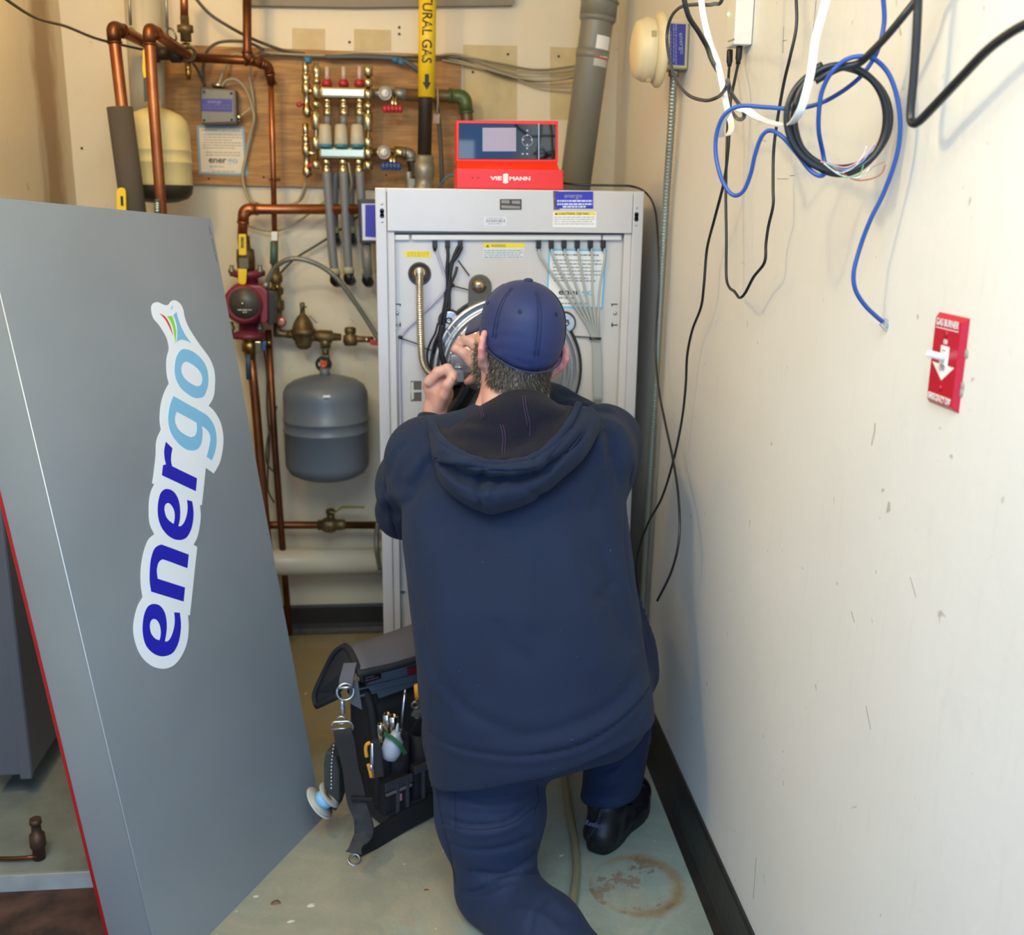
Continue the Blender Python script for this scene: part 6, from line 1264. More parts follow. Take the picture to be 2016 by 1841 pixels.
# ------------------------------------------------------------------ the man: implicit surfaces meshed into continuous skins
class Grid:
    def __init__(s, lo, hi, h):
        s.lo = np.array(lo, float); s.h = h; s.n = np.ceil((np.array(hi)-s.lo)/h).astype(int)+1
        s.D = np.full(s.n, .2, np.float32)
    def sl(s, lo, hi):
        a = np.maximum(np.floor((np.array(lo)-s.lo)/s.h).astype(int), 0); b = np.minimum(np.ceil((np.array(hi)-s.lo)/s.h).astype(int)+1, s.n)
        ix = [np.arange(a[i], b[i])*s.h+s.lo[i] for i in range(3)]
        return tuple(slice(a[i], b[i]) for i in range(3)), np.meshgrid(*ix, indexing='ij', sparse=True)
    def blend(s, sl, d, k, op='u'):
        A_ = s.D[sl]; d = np.asarray(d, np.float32)
        if op == 'u':
            h_ = np.clip(.5+.5*(A_-d)/k, 0, 1) if k > 0 else (A_ > d)
            s.D[sl] = A_*(1-h_)+d*h_-(k*h_*(1-h_) if k > 0 else 0)
        elif op == 's':      # subtract
            d = -d; h_ = np.clip(.5-.5*(A_-d)/k, 0, 1)
            s.D[sl] = A_*(1-h_)+d*h_+k*h_*(1-h_)
    def cap(s, a, b, ra, rb=None, k=.02, op='u'):
        a, b = np.array(a, float), np.array(b, float); rb = ra if rb is None else rb; m_ = max(ra, rb)+max(k, s.h*3)+.03
        sl, (X, Y, Z) = s.sl(np.minimum(a, b)-m_, np.maximum(a, b)+m_)
        ab = b-a; L2 = ab@ab+1e-12
        t = np.clip(((X-a[0])*ab[0]+(Y-a[1])*ab[1]+(Z-a[2])*ab[2])/L2, 0, 1)
        d = np.sqrt((X-a[0]-t*ab[0])**2+(Y-a[1]-t*ab[1])**2+(Z-a[2]-t*ab[2])**2)-(ra+(rb-ra)*t)
        s.blend(sl, d, k, op); return s
    def chain(s, pts, rs, k=.02):
        for i in range(len(pts)-1): s.cap(pts[i], pts[i+1], rs[i], rs[i+1], k)
        return s
    def ell(s, c, r, R=None, k=.02, op='u', p=2):
        c = np.array(c, float); r = np.array(r, float); m_ = r.max()*1.05+max(k, s.h*3)+.02
        sl, (X, Y, Z) = s.sl(c-m_, c+m_); x, y, z = X-c[0], Y-c[1], Z-c[2]
        if R is not None:
            R = np.array(R); x, y, z = x*R[0, 0]+y*R[1, 0]+z*R[2, 0], x*R[0, 1]+y*R[1, 1]+z*R[2, 1], x*R[0, 2]+y*R[1, 2]+z*R[2, 2]
        x, y, z = x/r[0], y/r[1], z/r[2]
        if p == 2:
            k0 = np.sqrt(x*x+y*y+z*z); k1 = np.sqrt((x/r[0])**2+(y/r[1])**2+(z/r[2])**2)+1e-9; d = k0*(k0-1)/k1
        else: d = ((np.abs(x)**p+np.abs(y)**p+np.abs(z)**p)**(1/p)-1)*r.min()
        s.blend(sl, d, k, op); return s
    def half(s, p, n, k=.004):
        """remove everything on the side n points to"""
        n = np.array(n, float); n /= np.linalg.norm(n); p = np.array(p, float)
        sl, (X, Y, Z) = s.sl(s.lo, s.lo+s.n*s.h)
        s.blend(sl, -((X-p[0])*n[0]+(Y-p[1])*n[1]+(Z-p[2])*n[2]), k, 's'); return s
    def mesh(s):
        D = s.D; S = D < 0; nx, ny, nz = D.shape
        cnt = np.zeros((nx-1, ny-1, nz-1), np.int8)
        for i, j, k in itertools.product((0, 1), repeat=3): cnt += S[i:nx-1+i, j:ny-1+j, k:nz-1+k]
        act = (cnt > 0) & (cnt < 8); I = np.argwhere(act); idx = np.full(act.shape, -1, np.int32); idx[act] = np.arange(len(I))
        P_ = np.zeros((len(I), 3)); c = np.zeros(len(I)); co = list(itertools.product((0, 1), repeat=3))
        val = {q: D[I[:, 0]+q[0], I[:, 1]+q[1], I[:, 2]+q[2]] for q in co}
        for q in co:
            for ax in range(3):
                if q[ax]: continue
                q2 = list(q); q2[ax] = 1; q2 = tuple(q2); a, b = val[q], val[q2]; m_ = (a < 0) != (b < 0)
                t = np.where(m_, a/(a-b+1e-12), 0); pt_ = np.tile(np.array(q, float), (len(I), 1)); pt_[:, ax] += t
                P_[m_] += pt_[m_]; c += m_
        P_ = (I+P_/c[:, None])*s.h+s.lo; Q = []
        for ax in range(3):
            u, v_ = [(1, 2), (2, 0), (0, 1)][ax]
            sh_ = [slice(None)]*3; s0 = list(sh_); s1 = list(sh_); s0[ax] = slice(0, -1); s1[ax] = slice(1, None)
            e = S[tuple(s0)] != S[tuple(s1)]; E = np.argwhere(e)
            E = E[(E[:, u] > 0) & (E[:, v_] > 0) & (E[:, u] < D.shape[u]-1) & (E[:, v_] < D.shape[v_]-1)]
            sg = S[tuple(E.T)]; du = np.zeros(3, int); du[u] = 1; dv_ = np.zeros(3, int); dv_[v_] = 1
            q = np.stack([idx[tuple((E-du-dv_).T)], idx[tuple((E-dv_).T)], idx[tuple(E.T)], idx[tuple((E-du).T)]], 1)
            q[~sg] = q[~sg][:, ::-1]; Q.append(q)
        return P_, np.concatenate(Q)
def relax(P_, Q, it=2, w=.5):
    n = len(P_)
    for _ in range(it):
        A_ = np.zeros_like(P_); c = np.zeros(n)
        for a, b in ((0, 1), (1, 2), (2, 3), (3, 0)):
            for k in range(3):
                A_[:, k] += np.bincount(Q[:, a], P_[Q[:, b], k], n)+np.bincount(Q[:, b], P_[Q[:, a], k], n)
            c += np.bincount(Q[:, a], minlength=n)+np.bincount(Q[:, b], minlength=n)
        P_ = P_*(1-w)+A_/np.maximum(c, 1)[:, None]*w
    return P_
def normals(P_, Q):
    fn = np.cross(P_[Q[:, 2]]-P_[Q[:, 0]], P_[Q[:, 3]]-P_[Q[:, 1]]); N_ = np.zeros_like(P_)
    for a in range(4):
        for k in range(3): N_[:, k] += np.bincount(Q[:, a], fn[:, k], len(P_))
    return N_/(np.linalg.norm(N_, axis=1)[:, None]+1e-12)
def px_dist(P_, line):
    x, y = projn(P_); L = np.array(line, float); best = np.full(len(x), 1e9); tt = np.zeros(len(x)); tot = len(L)-1
    for i in range(tot):
        a, b = L[i], L[i+1]; ab = b-a; t = np.clip(((x-a[0])*ab[0]+(y-a[1])*ab[1])/(ab@ab), 0, 1)
        d = np.hypot(x-a[0]-t*ab[0], y-a[1]-t*ab[1]); m_ = d < best; best[m_] = d[m_]; tt[m_] = (i+t[m_])/tot
    return best, tt
def sculpt(P_, Q, strokes):
    """cloth folds: (image-traced path, half width, height in metres); negative = crease"""
    N_ = normals(P_, Q); vd = np.array(CAM)-P_; vd /= np.linalg.norm(vd, axis=1)[:, None]
    face = np.clip((N_*vd).sum(1)*3, 0, 1); off = np.zeros(len(P_))
    for line, w, h_ in strokes:
        L = smooth2(line); d, t = px_dist(P_, L); off += h_*np.exp(-(d/w)**2)*np.minimum(1, np.minimum(t, 1-t)*5+.15)
    return P_+N_*(off*face)[:, None]
def smooth2(line):
    p = smooth_path([V((x, y, 0)) for x, y in line], 5); return [(q.x, q.y) for q in p]
def wob(P_, Q, amp, sc, seed=0):
    r_ = np.random.RandomState(seed); f = np.zeros(len(P_))
    for i in range(7):
        k = r_.normal(size=3)*sc*(1+i*.35); f += np.sin(P_@k+r_.rand()*6.3)/(1+i*.5)
    return P_+normals(P_, Q)*(f*amp)[:, None]
def npmesh(name, P_, Q, m, parent=None):
    me = bpy.data.meshes.new(name); me.vertices.add(len(P_)); me.vertices.foreach_set('co', P_.astype(np.float32).ravel())
    Q = Q.astype(np.int32); k = Q.shape[1]
    me.loops.add(Q.size); me.loops.foreach_set('vertex_index', Q.ravel()); me.polygons.add(len(Q))
    me.polygons.foreach_set('loop_start', np.arange(len(Q), dtype=np.int32)*k); me.polygons.foreach_set('loop_total', np.full(len(Q), k, np.int32))
    me.polygons.foreach_set('use_smooth', np.ones(len(Q), bool)); me.update(calc_edges=True); me.validate()
    me.materials.append(m); return link(name, me, parent)
def grid_mesh(rows, kr=5, kc=5):
    R_ = [smooth_path([onY(*q) if not isinstance(q, V) else q for q in r], kc) for r in rows]
    cols = [smooth_path([r[j] for r in R_], kr) for j in range(len(R_[0]))]
    n, m_ = len(cols), len(cols[0]); P_ = np.array([[tuple(p) for p in c] for c in cols]).reshape(-1, 3)
    Q = np.array([(i*m_+j, i*m_+j+1, (i+1)*m_+j+1, (i+1)*m_+j) for i in range(n-1) for j in range(m_-1)])
    return P_, Q

def O3(x, y, Y): return np.array(onY(x, y, Y))
man = thing('person', 'kneeling man in navy cap, hoodie and trousers, working inside the open boiler', 'person', (.12, 1.95, 0))
# materials
skin, nt, b, tc, N = nodes('skin'); o = tc.outputs['Object']
c = ramp(nt, N, noise(nt, N, o, 28, 5, .6), [(.35, srgb('#cb978a')), (.6, srgb('#dbae9e'))])
c = mixc(nt, N, ramp(nt, N, noise(nt, N, o, 9, 3), [(.45, BW[0]), (.7, (.5, .5, .5, 1))]), c, srgb('#c98078'))
EARS = True
nt.links.new(c, b.inputs['Base Color']); b.inputs['Roughness'].default_value = .48; SK = (nt, b, tc, N, c)
b.inputs['Subsurface Weight'].default_value = .12; b.inputs['Subsurface Radius'].default_value = (.012, .005, .003); b.inputs['Subsurface Scale'].default_value = .6
bumpn(nt, N, b, noise(nt, N, o, 420, 3), .0004)
def cloth(name, c1, c2, fine=900, rough=.85, dist=.0005, sheen=.04):
    m, nt, b, tc, N = nodes(name); o = tc.outputs['Object']
    f1 = noise(nt, N, o, fine, 2); f2 = noise(nt, N, o, 7, 5)
    c = mixc(nt, N, ramp(nt, N, f1, [(.4, BW[0]), (.62, (.5, .5, .5, 1))]), srgb(c1), srgb(c2))
    c = mixc(nt, N, ramp(nt, N, f2, [(.35, BW[0]), (.7, (.35, .35, .35, 1))]), c, srgb(c2))
    sp = noise(nt, N, o, 130, 1); c = mixc(nt, N, ramp(nt, N, sp, [(.80, BW[0]), (.82, (.25,)*3+(1,))]), c, srgb('#8d95a5'))
    nt.links.new(c, b.inputs['Base Color']); b.inputs['Roughness'].default_value = rough; b.inputs['Sheen Weight'].default_value = sheen
    b.inputs['Sheen Roughness'].default_value = .6; b.inputs['Specular IOR Level'].default_value = .25
    bumpn(nt, N, b, mth(nt, N, 'ADD', f1, mth(nt, N, 'MULTIPLY', noise(nt, N, o, 60, 4), .8)), dist); return m
M_HOOD = cloth('navy_fleece', '#162138', '#1c2b45'); M_LIN = cloth('dark_lining', '#121320', '#1a1a28', 500, .95, .0012)
M_TRO = cloth('navy_twill', '#1a2640', '#21304f', 1300, .7, .0003, .03)
M_CAP = cloth('navy_cap_cotton', '#242f5a', '#2d3968', 1500, .5, .0002, .05)

# --- head frame
yw, ph, rl = math.radians(20), math.radians(4), math.radians(5)
fwd = V((-math.sin(yw)*math.cos(ph), math.cos(yw)*math.cos(ph), math.sin(ph))); rgt = V((math.cos(yw), math.sin(yw), 0)); upv = rgt.cross(fwd)
rgt2 = rgt*math.cos(rl)-upv*math.sin(rl); up2 = rgt*math.sin(rl)+upv*math.cos(rl)
HC = onY(1023, 652, 2.12)
HR = np.array([[rgt2.x, fwd.x, up2.x], [rgt2.y, fwd.y, up2.y], [rgt2.z, fwd.z, up2.z]])
def HL(x, y, z): return np.array(HC)+HR@np.array((x, y, z))

# --- body skin: head, neck, arms, hands and trunk in one surface
S_L, E_L, W_L = O3(842, 900, 2.13), O3(800, 1006, 2.33), O3(855, 828, 2.455)
S_R, E_R, W_R = O3(1165, 905, 2.13), O3(1188, 862, 2.39), O3(965, 730, 2.46)
gb = Grid((-.17, 1.86, .62), (.40, 2.62, 1.36), .0036)
gb.ell(HL(0, -.006, .006), (.0755, .094, .084), HR, .01)
gb.ell(HL(0, .032, -.052), (.069, .069, .074), HR, .03)
gb.ell(HL(0, .052, -.085), (.040, .040, .030), HR, .03)
gb.ell(HL(0, .085, .022), (.045, .016, .012), HR, .015)
gb.chain([HL(0, .098, .012), HL(0, .114, -.018), HL(0, .120, -.028)], [.008, .010, .012], .012)
for s_ in (-1, 1):
    gb.ell(HL(s_*.013, .108, -.030), (.008, .010, .007), HR, .008)
    gb.ell(HL(s_*.031, .095, .000), (.016, .010, .010), HR, .012, 's')
    gb.ell(HL(s_*.045, .060, -.030), (.020, .025, .018), HR, .02)
gb.ell(HL(0, .100, -.052), (.024, .008, .006), HR, .008); gb.ell(HL(0, .100, -.064), (.020, .009, .006), HR, .008)
# ears
for s_ in (-1, 1):
    e0 = [(.076, -.002, -.002), (.085, -.014, .003), (.093, -.024, -.008), (.094, -.026, -.026), (.089, -.020, -.044), (.080, -.006, -.060), (.074, .004, -.066)]
    dy_, dz_ = (-.016, -.012) if s_ > 0 else (0, 0)
    pts_ = [HL(s_*x, y+dy_, z-.008+dz_) for x, y, z in e0]
    gb.chain(pts_, [.005, .0055, .006, .006, .006, .0068, .007], .004)
    gb.ell(HL(s_*.081, -.008+dy_, -.036+dz_), (.0070, .024, .033), HR@np.array([[math.cos(s_*-.62), -math.sin(s_*-.62), 0], [math.sin(s_*-.62), math.cos(s_*-.62), 0], [0, 0, 1]]).T if False else HR@np.array([[math.cos(s_*.62), -math.sin(s_*.62), 0], [math.sin(s_*.62), math.cos(s_*.62), 0], [0, 0, 1]]), .006)
neck = O3(1008, 850, 2.12)
gb.cap(HL(0, -.012, -.055), neck, .062, .068, .03); gb.cap(HL(0, .02, -.06), O3(1008, 840, 2.16), .05, .055, .03)
gb.cap(neck, O3(1010, 1150, 2.04), .085, .12, .05); gb.cap(S_L, S_R, .06, .06, .05); gb.ell(O3(1010, 1000, 2.08), (.15, .10, .17), None, .05)
gb.chain([S_L, E_L, W_L], [.055, .042, .027], .02); gb.chain([S_R, E_R, W_R], [.055, .042, .028], .02)
# left hand: fist closed on the loom
gb.chain([W_L, O3(856, 806, 2.458), O3(866, 775, 2.46), O3(862, 752, 2.465)], [.027, .026, .030, .026], .012)
gb.ell(O3(852, 765, 2.465), (.020, .030, .024), None, .012)
for i, dy in enumerate((0, .022, .043, .062)):
    o_ = i*3
    gb.chain([O3(845-i*1.0, 752+o_, 2.440+dy), O3(862, 733+o_*.8, 2.435+dy), O3(881-o_*.6, 726+o_, 2.432+dy), O3(891-o_*.7, 738+o_, 2.428+dy), O3(884, 752+o_, 2.430+dy)], [.0135, .0125, .0120, .0108, .0095], .0045)
gb.chain([O3(862, 800, 2.44), O3(873, 778, 2.425), O3(881, 758, 2.418), O3(892, 745, 2.416)], [.017, .0145, .0125, .0098], .0055)
# right hand: forefinger and thumb reaching past the head
gb.chain([W_R, O3(950, 716, 2.475), O3(945, 700, 2.48)], [.028, .030, .026], .012)
gb.chain([O3(945, 728, 2.462), O3(930, 713, 2.462), O3(914, 697, 2.463), O3(899, 687, 2.466), O3(894, 690, 2.48)], [.0155, .0145, .013, .0118, .0095], .005)
gb.chain([O3(948, 700, 2.475), O3(932, 676, 2.472), O3(918, 668, 2.474), O3(906, 675, 2.482), O3(905, 681, 2.495)], [.0145, .0135, .0125, .0110, .0095], .005)
gb.chain([O3(955, 690, 2.495), O3(940, 668, 2.497), O3(925, 665, 2.505), O3(915, 676, 2.515)], [.013, .0125, .0115, .0095], .005)
gb.chain([O3(955, 720, 2.50), O3(940, 738, 2.51), O3(928, 748, 2.515), O3(920, 752, 2.52)], [.0125, .0115, .0105, .009], .005)
P_, Q = gb.mesh(); P_ = relax(P_, Q, 1, .35)
P_ = sculpt(P_, Q, [(((862, 770), (868, 757), (874, 750)), 2.2, -.0018), (((866, 790), (861, 778), (858, 768)), 2.5, -.0009), (((940, 745), (944, 770), (943, 800), (940, 830)), 6, -.004), (((934, 690), (938, 700), (938, 718)), 2.5, -.0025), (((1107, 712), (1108, 728), (1103, 742)), 2.5, -.0025)])
body = npmesh('body', P_, Q, skin, man)
nt_, b_, tc_, N_f, c_ = SK; vc = body.data.attributes.new('redness', 'FLOAT', 'POINT')
lc = (P_-np.array(HC))@HR; ed_ = np.minimum(np.linalg.norm(lc-np.array((-.088, -.018, -.038)), axis=1), np.linalg.norm(lc-np.array((.088, -.034, -.05)), axis=1)); ed_ = np.clip(1.6-ed_/.028, 0, 1)*(np.abs(lc[:, 0]) > .077)
vc.data.foreach_set('value', ed_.astype(np.float32)); at_ = N_f('ShaderNodeAttribute'); at_.attribute_name = 'redness'
c_ = mixc(nt_, N_f, mth(nt_, N_f, 'MULTIPLY', at_.outputs['Fac'], .8), c_, srgb('#d08482')); nt_.links.new(c_, b_.inputs['Base Color'])
nl = mat('nail', '#d9a394', .3)
tn = O3(893.5, 745, 2.4065); MB().sphere(tn, (.0055, .0016, .0065), 10).build('thumbnail', nl, body)
for s_ in (-1, 1):
    e_ = MB().sphere(HL(s_*.031, .083, .001), .0115, 16).build('eye', mat('eye_white', '#e8e4de', .15), body)
    MB().sphere(HL(s_*.031, .0935, .001), (.0052, .0025, .0052), 12).build('iris', mat('iris', '#4a5a66', .1), e_)

# --- hair and beard: shell plus short strands
hairm = mat('hair_grey_brown', '#4b443c', .6, col2='#7d756a', scale=150, bump=.0008, bscale=500)
hairl = mat('hair_light', '#837b70', .5)
def strands(name, P_, N_, keep, n, ln, flow, parent, m, seed, r0=.0005):
    rs = np.random.RandomState(seed); I = np.flatnonzero(keep); I = I[rs.randint(0, len(I), n)]
    p = P_[I]+rs.normal(size=(n, 3))*.0012; nn = N_[I]; d = nn*.45+np.array(flow)+rs.normal(size=(n, 3))*.22; d /= np.linalg.norm(d, axis=1)[:, None]
    L = ln*(.6+.8*rs.rand(n))[:, None]; sd = np.cross(d, nn); sd /= np.linalg.norm(sd, axis=1)[:, None]+1e-9
    mid = p+d*L*.5+nn*L*.06; tip = p+d*L+np.array(flow)*L*.15
    Vv = np.stack([p-sd*r0, p+sd*r0, mid-sd*r0*.8, mid+sd*r0*.8, tip, p+nn*r0*1.5], 1).reshape(-1, 3)
    b_ = np.arange(n)[:, None]*6
    F_ = np.concatenate([b_+np.array(t) for t in ((0, 1, 3), (0, 3, 2), (2, 3, 4))])
    o_ = npmesh(name, Vv, F_, m, parent); o_['kind'] = 'stuff'; return o_
gh = Grid(HL(0, 0, 0)-.16, HL(0, 0, 0)+.16, .0035)
gh.ell(HL(0, -.008, .010), (.0785, .0995, .094), HR, .01); gh.cap(HL(0, -.014, -.055), neck, .064, .068, .03)
gh.ell(HL(0, .0, -.035), (.066, .07, .06), HR, .02)
def hcut(g_, loc_p, loc_n, k=.004): g_.half(HL(*loc_p), HR@np.array(loc_n, float), k)
hcut(gh, (0, 0, -.022), (0, -.40, 1)); hcut(gh, (0, .002, -.02), (0, 1, .12)); hcut(gh, (0, -.06, -.118), (0, .25, -1), .006)
P_, Q = gh.mesh(); P_ = relax(P_, Q, 2); P_ = wob(P_, Q, .0006, 300, 4)
hair = npmesh('hair', P_, Q, hairm, man); N_ = normals(P_, Q)
loc = (P_-np.array(HC))@HR
keep = (loc[:, 1] < -.0) & (loc[:, 2] < -.026+.40*loc[:, 1]) & (loc[:, 2] > -.122)
strands('hair_strands', P_, N_, keep, 5200, .009, -HR[:, 2]*.9, hair, mat('hair_dark', '#39332d', .55), 1)
strands('hair_strands', P_, N_, keep, 1700, .009, -HR[:, 2]*.9, hair, hairl, 2)
low = keep & (loc[:, 2] < -.09)
strands('nape_hair', P_, N_, low, 700, .016, -HR[:, 2]*.9+HR[:, 0]*.2, hair, mat('hair_dark', '#39332d', .55), 5)
gd = Grid(HL(0, .02, -.06)-.12, HL(0, .02, -.06)+.12, .0035)
gd.ell(HL(0, .034, -.056), (.074, .074, .078), HR, .01); gd.ell(HL(0, .058, -.098), (.056, .050, .040), HR, .03)
hcut(gd, (0, .0, -.040), (0, -.25, 1)); hcut(gd, (0, .018, -.05), (0, -1, -.1)); gd.ell(HL(0, .115, -.040), (.045, .045, .020), HR, .006, 's')
P_, Q = gd.mesh(); P_ = relax(P_, Q, 2)
beard = npmesh('beard', P_, Q, mat('beard_dark', '#3b342e', .6, col2='#6c645a', scale=160), man); N_ = normals(P_, Q)
strands('beard_strands', P_, N_, N_[:, 1] < 2, 3200, .008, -HR[:, 2]*.5+HR[:, 1]*.15, beard, mat('hair_dark', '#39332d', .55), 3)
strands('beard_strands', P_, N_, N_[:, 1] < 2, 900, .009, -HR[:, 2]*.5+HR[:, 1]*.15, beard, mat('beard_light', '#a39b90', .5), 4)

# --- cap (sits a little less turned than the head)
yc = math.radians(11); fc = V((-math.sin(yc)*math.cos(ph), math.cos(yc)*math.cos(ph), math.sin(ph))); rc_ = V((math.cos(yc), math.sin(yc), 0)); uc = rc_.cross(fc)
rc2 = rc_*math.cos(rl)-uc*math.sin(rl); uc2 = rc_*math.sin(rl)+uc*math.cos(rl); HK = np.array([[rc2.x, fc.x, uc2.x], [rc2.y, fc.y, uc2.y], [rc2.z, fc.z, uc2.z]]); CC = onY(1028, 652, 2.12)
def CL(x, y, z): return np.array(CC)+HK@np.array((x, y, z))
ca, cb_, cc_ = .0860, .1060, .103
def capz(y): return -.022+.40*y
nu, nv = 96, 26; P_ = []
for j in range(nv+1):
    for i in range(nu):
        th = 2*math.pi*i/nu; cx_, cy_ = math.sin(th), -math.cos(th)      # th=0 at the back
        # find bottom elevation where z = capz(y)
        zb2 = capz(cy_*cb_*.99)
        t = j/nv; z = zb2+(cc_-zb2)*math.sin(t*math.pi/2)
        zz = max(z, 0)/cc_; rr_ = math.sqrt(max(0, 1-abs(zz)**2.5)) if z > 0 else 1-.35*(min(0, z)/cc_)**2
        if j == nv: rr_ = 0
        # tucked lower edge
        if z < -.03: rr_ *= 1-(-.03-z)*.55
        # six panels: seams every 60 degrees, slightly sunk, cloth a little fuller between
        ds = (th/(math.pi/3)+.0) % 1; ds = min(ds, 1-ds)
        bul = 1-.010*math.exp(-(ds/.05)**2)*1.6+.004*math.sin(th*7+z*60)*(1-t)*.35
        wr = .0012*math.sin(z*260+math.sin(th*3)*2)*1.6*max(0, 1-t*2.2)*(1 if math.cos(th) > 0 else .3)
        P_.append(CL(cx_*ca*rr_*bul+cx_*wr, cy_*cb_*rr_*bul+cy_*wr, z))
P_ = np.array(P_); Q = np.array([(j*nu+i, j*nu+(i+1) % nu, (j+1)*nu+(i+1) % nu, (j+1)*nu+i) for j in range(nv) for i in range(nu)])
Pi = P_-(P_-np.array(CL(0, 0, 0)))*.022; k_ = len(P_)
Q = np.concatenate([Q, Q[:, ::-1]+k_, np.array([(i, i+k_, (i+1) % nu+k_, (i+1) % nu) for i in range(nu)])]); P_ = np.concatenate([P_, Pi])
capo = npmesh('cap', P_, Q, M_CAP, man)
MB().sphere(CL(0, .0, cc_+.0005), (.010, .010, .005), 14).build('top_button', M_CAP, capo)
for th in (-.5, .5, -1.6, 1.6, 2.6, -2.6):
    z = .052; zz = z/cc_; rr_ = math.sqrt(1-zz**2.5); q = CL(math.sin(th)*ca*rr_, -math.cos(th)*cb_*rr_, z); n_ = q-CL(0, 0, .0)
    MB().ring(q, n_, .0042, .0009, 16, 6).ring(q, n_, .0016, .0010, 10, 5).build('eyelet', mat('cap_stitch', '#161f42', .7), capo)
th_seam = [0, math.pi/3, -math.pi/3, 2*math.pi/3, -2*math.pi/3, math.pi]
for th in th_seam:
    for dth in (-.045, .045):
        pts_ = []
        for j in range(14):
            z = capz(-math.cos(th)*cb_)+.035+(cc_-.014-capz(-math.cos(th)*cb_)-.035)*math.sin(j/13*math.pi/2); zz = max(z, 0)/cc_; rr_ = math.sqrt(max(0, 1-zz**2.5))
            pts_.append(CL(math.sin(th+dth*(1.0))*ca*rr_*1.002, -math.cos(th+dth)*cb_*rr_*1.002, z))
        MB().tube(pts_, .0008, 5).build('seam_stitching', mat('cap_stitch', '#161f42', .7), capo)
# sweatband edge and visor
pts_ = [CL(math.sin(t)*ca*.985, -math.cos(t)*cb_*.985, capz(-math.cos(t)*cb_*.99)+.001) for t in [2*math.pi*i/72 for i in range(73)]]
MB().tube(pts_, .0016, 6, False).build('lower_edge', M_CAP, capo)
rows = []
P_ = []; nu2, nv2 = 24, 8
for i in range(nu2+1):
    th = math.radians(-72+144*i/nu2)
    for j in range(nv2+1):
        t = j/nv2; x0 = math.sin(th)*ca*.97; y0 = math.cos(th)*cb_*.97
        x1 = math.sin(th)*.090; y1 = .085+.088*math.cos(th*1.08)**.6 if math.cos(th*1.08) > 0 else .085
        x, y = x0+(x1-x0)*t, y0+(y1-y0)*t
        z = capz(y0)+.004-.012*t-(abs(math.sin(th))**2.2)*.026*(.25+t*.75)+.003
        P_.append(CL(x, y, z))
P_ = np.array(P_); Q = np.array([(i*(nv2+1)+j, i*(nv2+1)+j+1, (i+1)*(nv2+1)+j+1, (i+1)*(nv2+1)+j) for i in range(nu2) for j in range(nv2)])
vz = npmesh('visor', P_, Q, M_CAP, capo); md = vz.modifiers.new('thickness', 'SOLIDIFY'); md.thickness = .0045; md.offset = 0

# --- hoodie
sec = [(820, 905, 1120, 2.14, .085), (850, 848, 1172, 2.13, .105), (890, 812, 1206, 2.115, .13), (950, 790, 1226, 2.09, .15), (1050, 792, 1236, 2.05, .162), (1150, 802, 1248, 2.01, .172),
       (1250, 814, 1262, 1.985, .18), (1350, 824, 1277, 1.965, .186), (1430, 834, 1285, 1.955, .187), (1500, 842, 1290, 1.95, .183), (1570, 850, 1292, 1.95, .175), (1640, 855, 1290, 1.95, .17)]
kz = []; 
for py, l, r, cy, b_ in sec:
    A_, B_ = onY(l, py, cy), onY(r, py, cy); kz.append(((A_.z+B_.z)/2, (A_.x+B_.x)/2, (B_.x-A_.x)/2, cy, b_))
kz = np.array(kz[::-1])
gz = Grid((-.30, 1.66, .22), (.52, 2.60, 1.20), .006)
sl, (X, Y, Z) = gz.sl(gz.lo, gz.lo+gz.n*gz.h)
zc = Z[0, 0, :]; f_ = lambda k: np.interp(zc, kz[:, 0], kz[:, k])[None, None, :]
cxx, aa, cyy, bb = f_(1), f_(2), f_(3), f_(4); pw_ = 2.35
ro = (np.abs((X-cxx)/aa)**pw_+np.abs((Y-cyy)/bb)**pw_)**(1/pw_)
d = (ro-1)*np.minimum(aa, bb)*np.clip(ro*.4+.6, .6, 1)
ztop = kz[-1, 0]; d = np.maximum(d, Z-ztop)
gz.D[:] = d
gz.cap(neck+np.array((0, 0, .005)), neck+np.array((0, 0, -.08)), .078, .12, .05)
gz.cap(S_L+np.array((.02, 0, -.01)), neck+np.array((-.03, 0, -.03)), .085, .075, .05); gz.cap(S_R+np.array((-.02, 0, -.01)), neck+np.array((.03, 0, -.03)), .088, .075, .05)
gz.chain([S_L, (S_L+E_L)/2, E_L], [.088, .082, .068], .035); gz.chain([E_L, E_L*.5+W_L*.5, W_L], [.066, .054, .040], .02)
gz.chain([S_R, (S_R+E_R)/2+np.array((.012, 0, .01)), E_R], [.092, .082, .066], .035); gz.chain([E_R, E_R*.55+W_R*.45, W_R*.8+E_R*.2], [.064, .054, .042], .02)
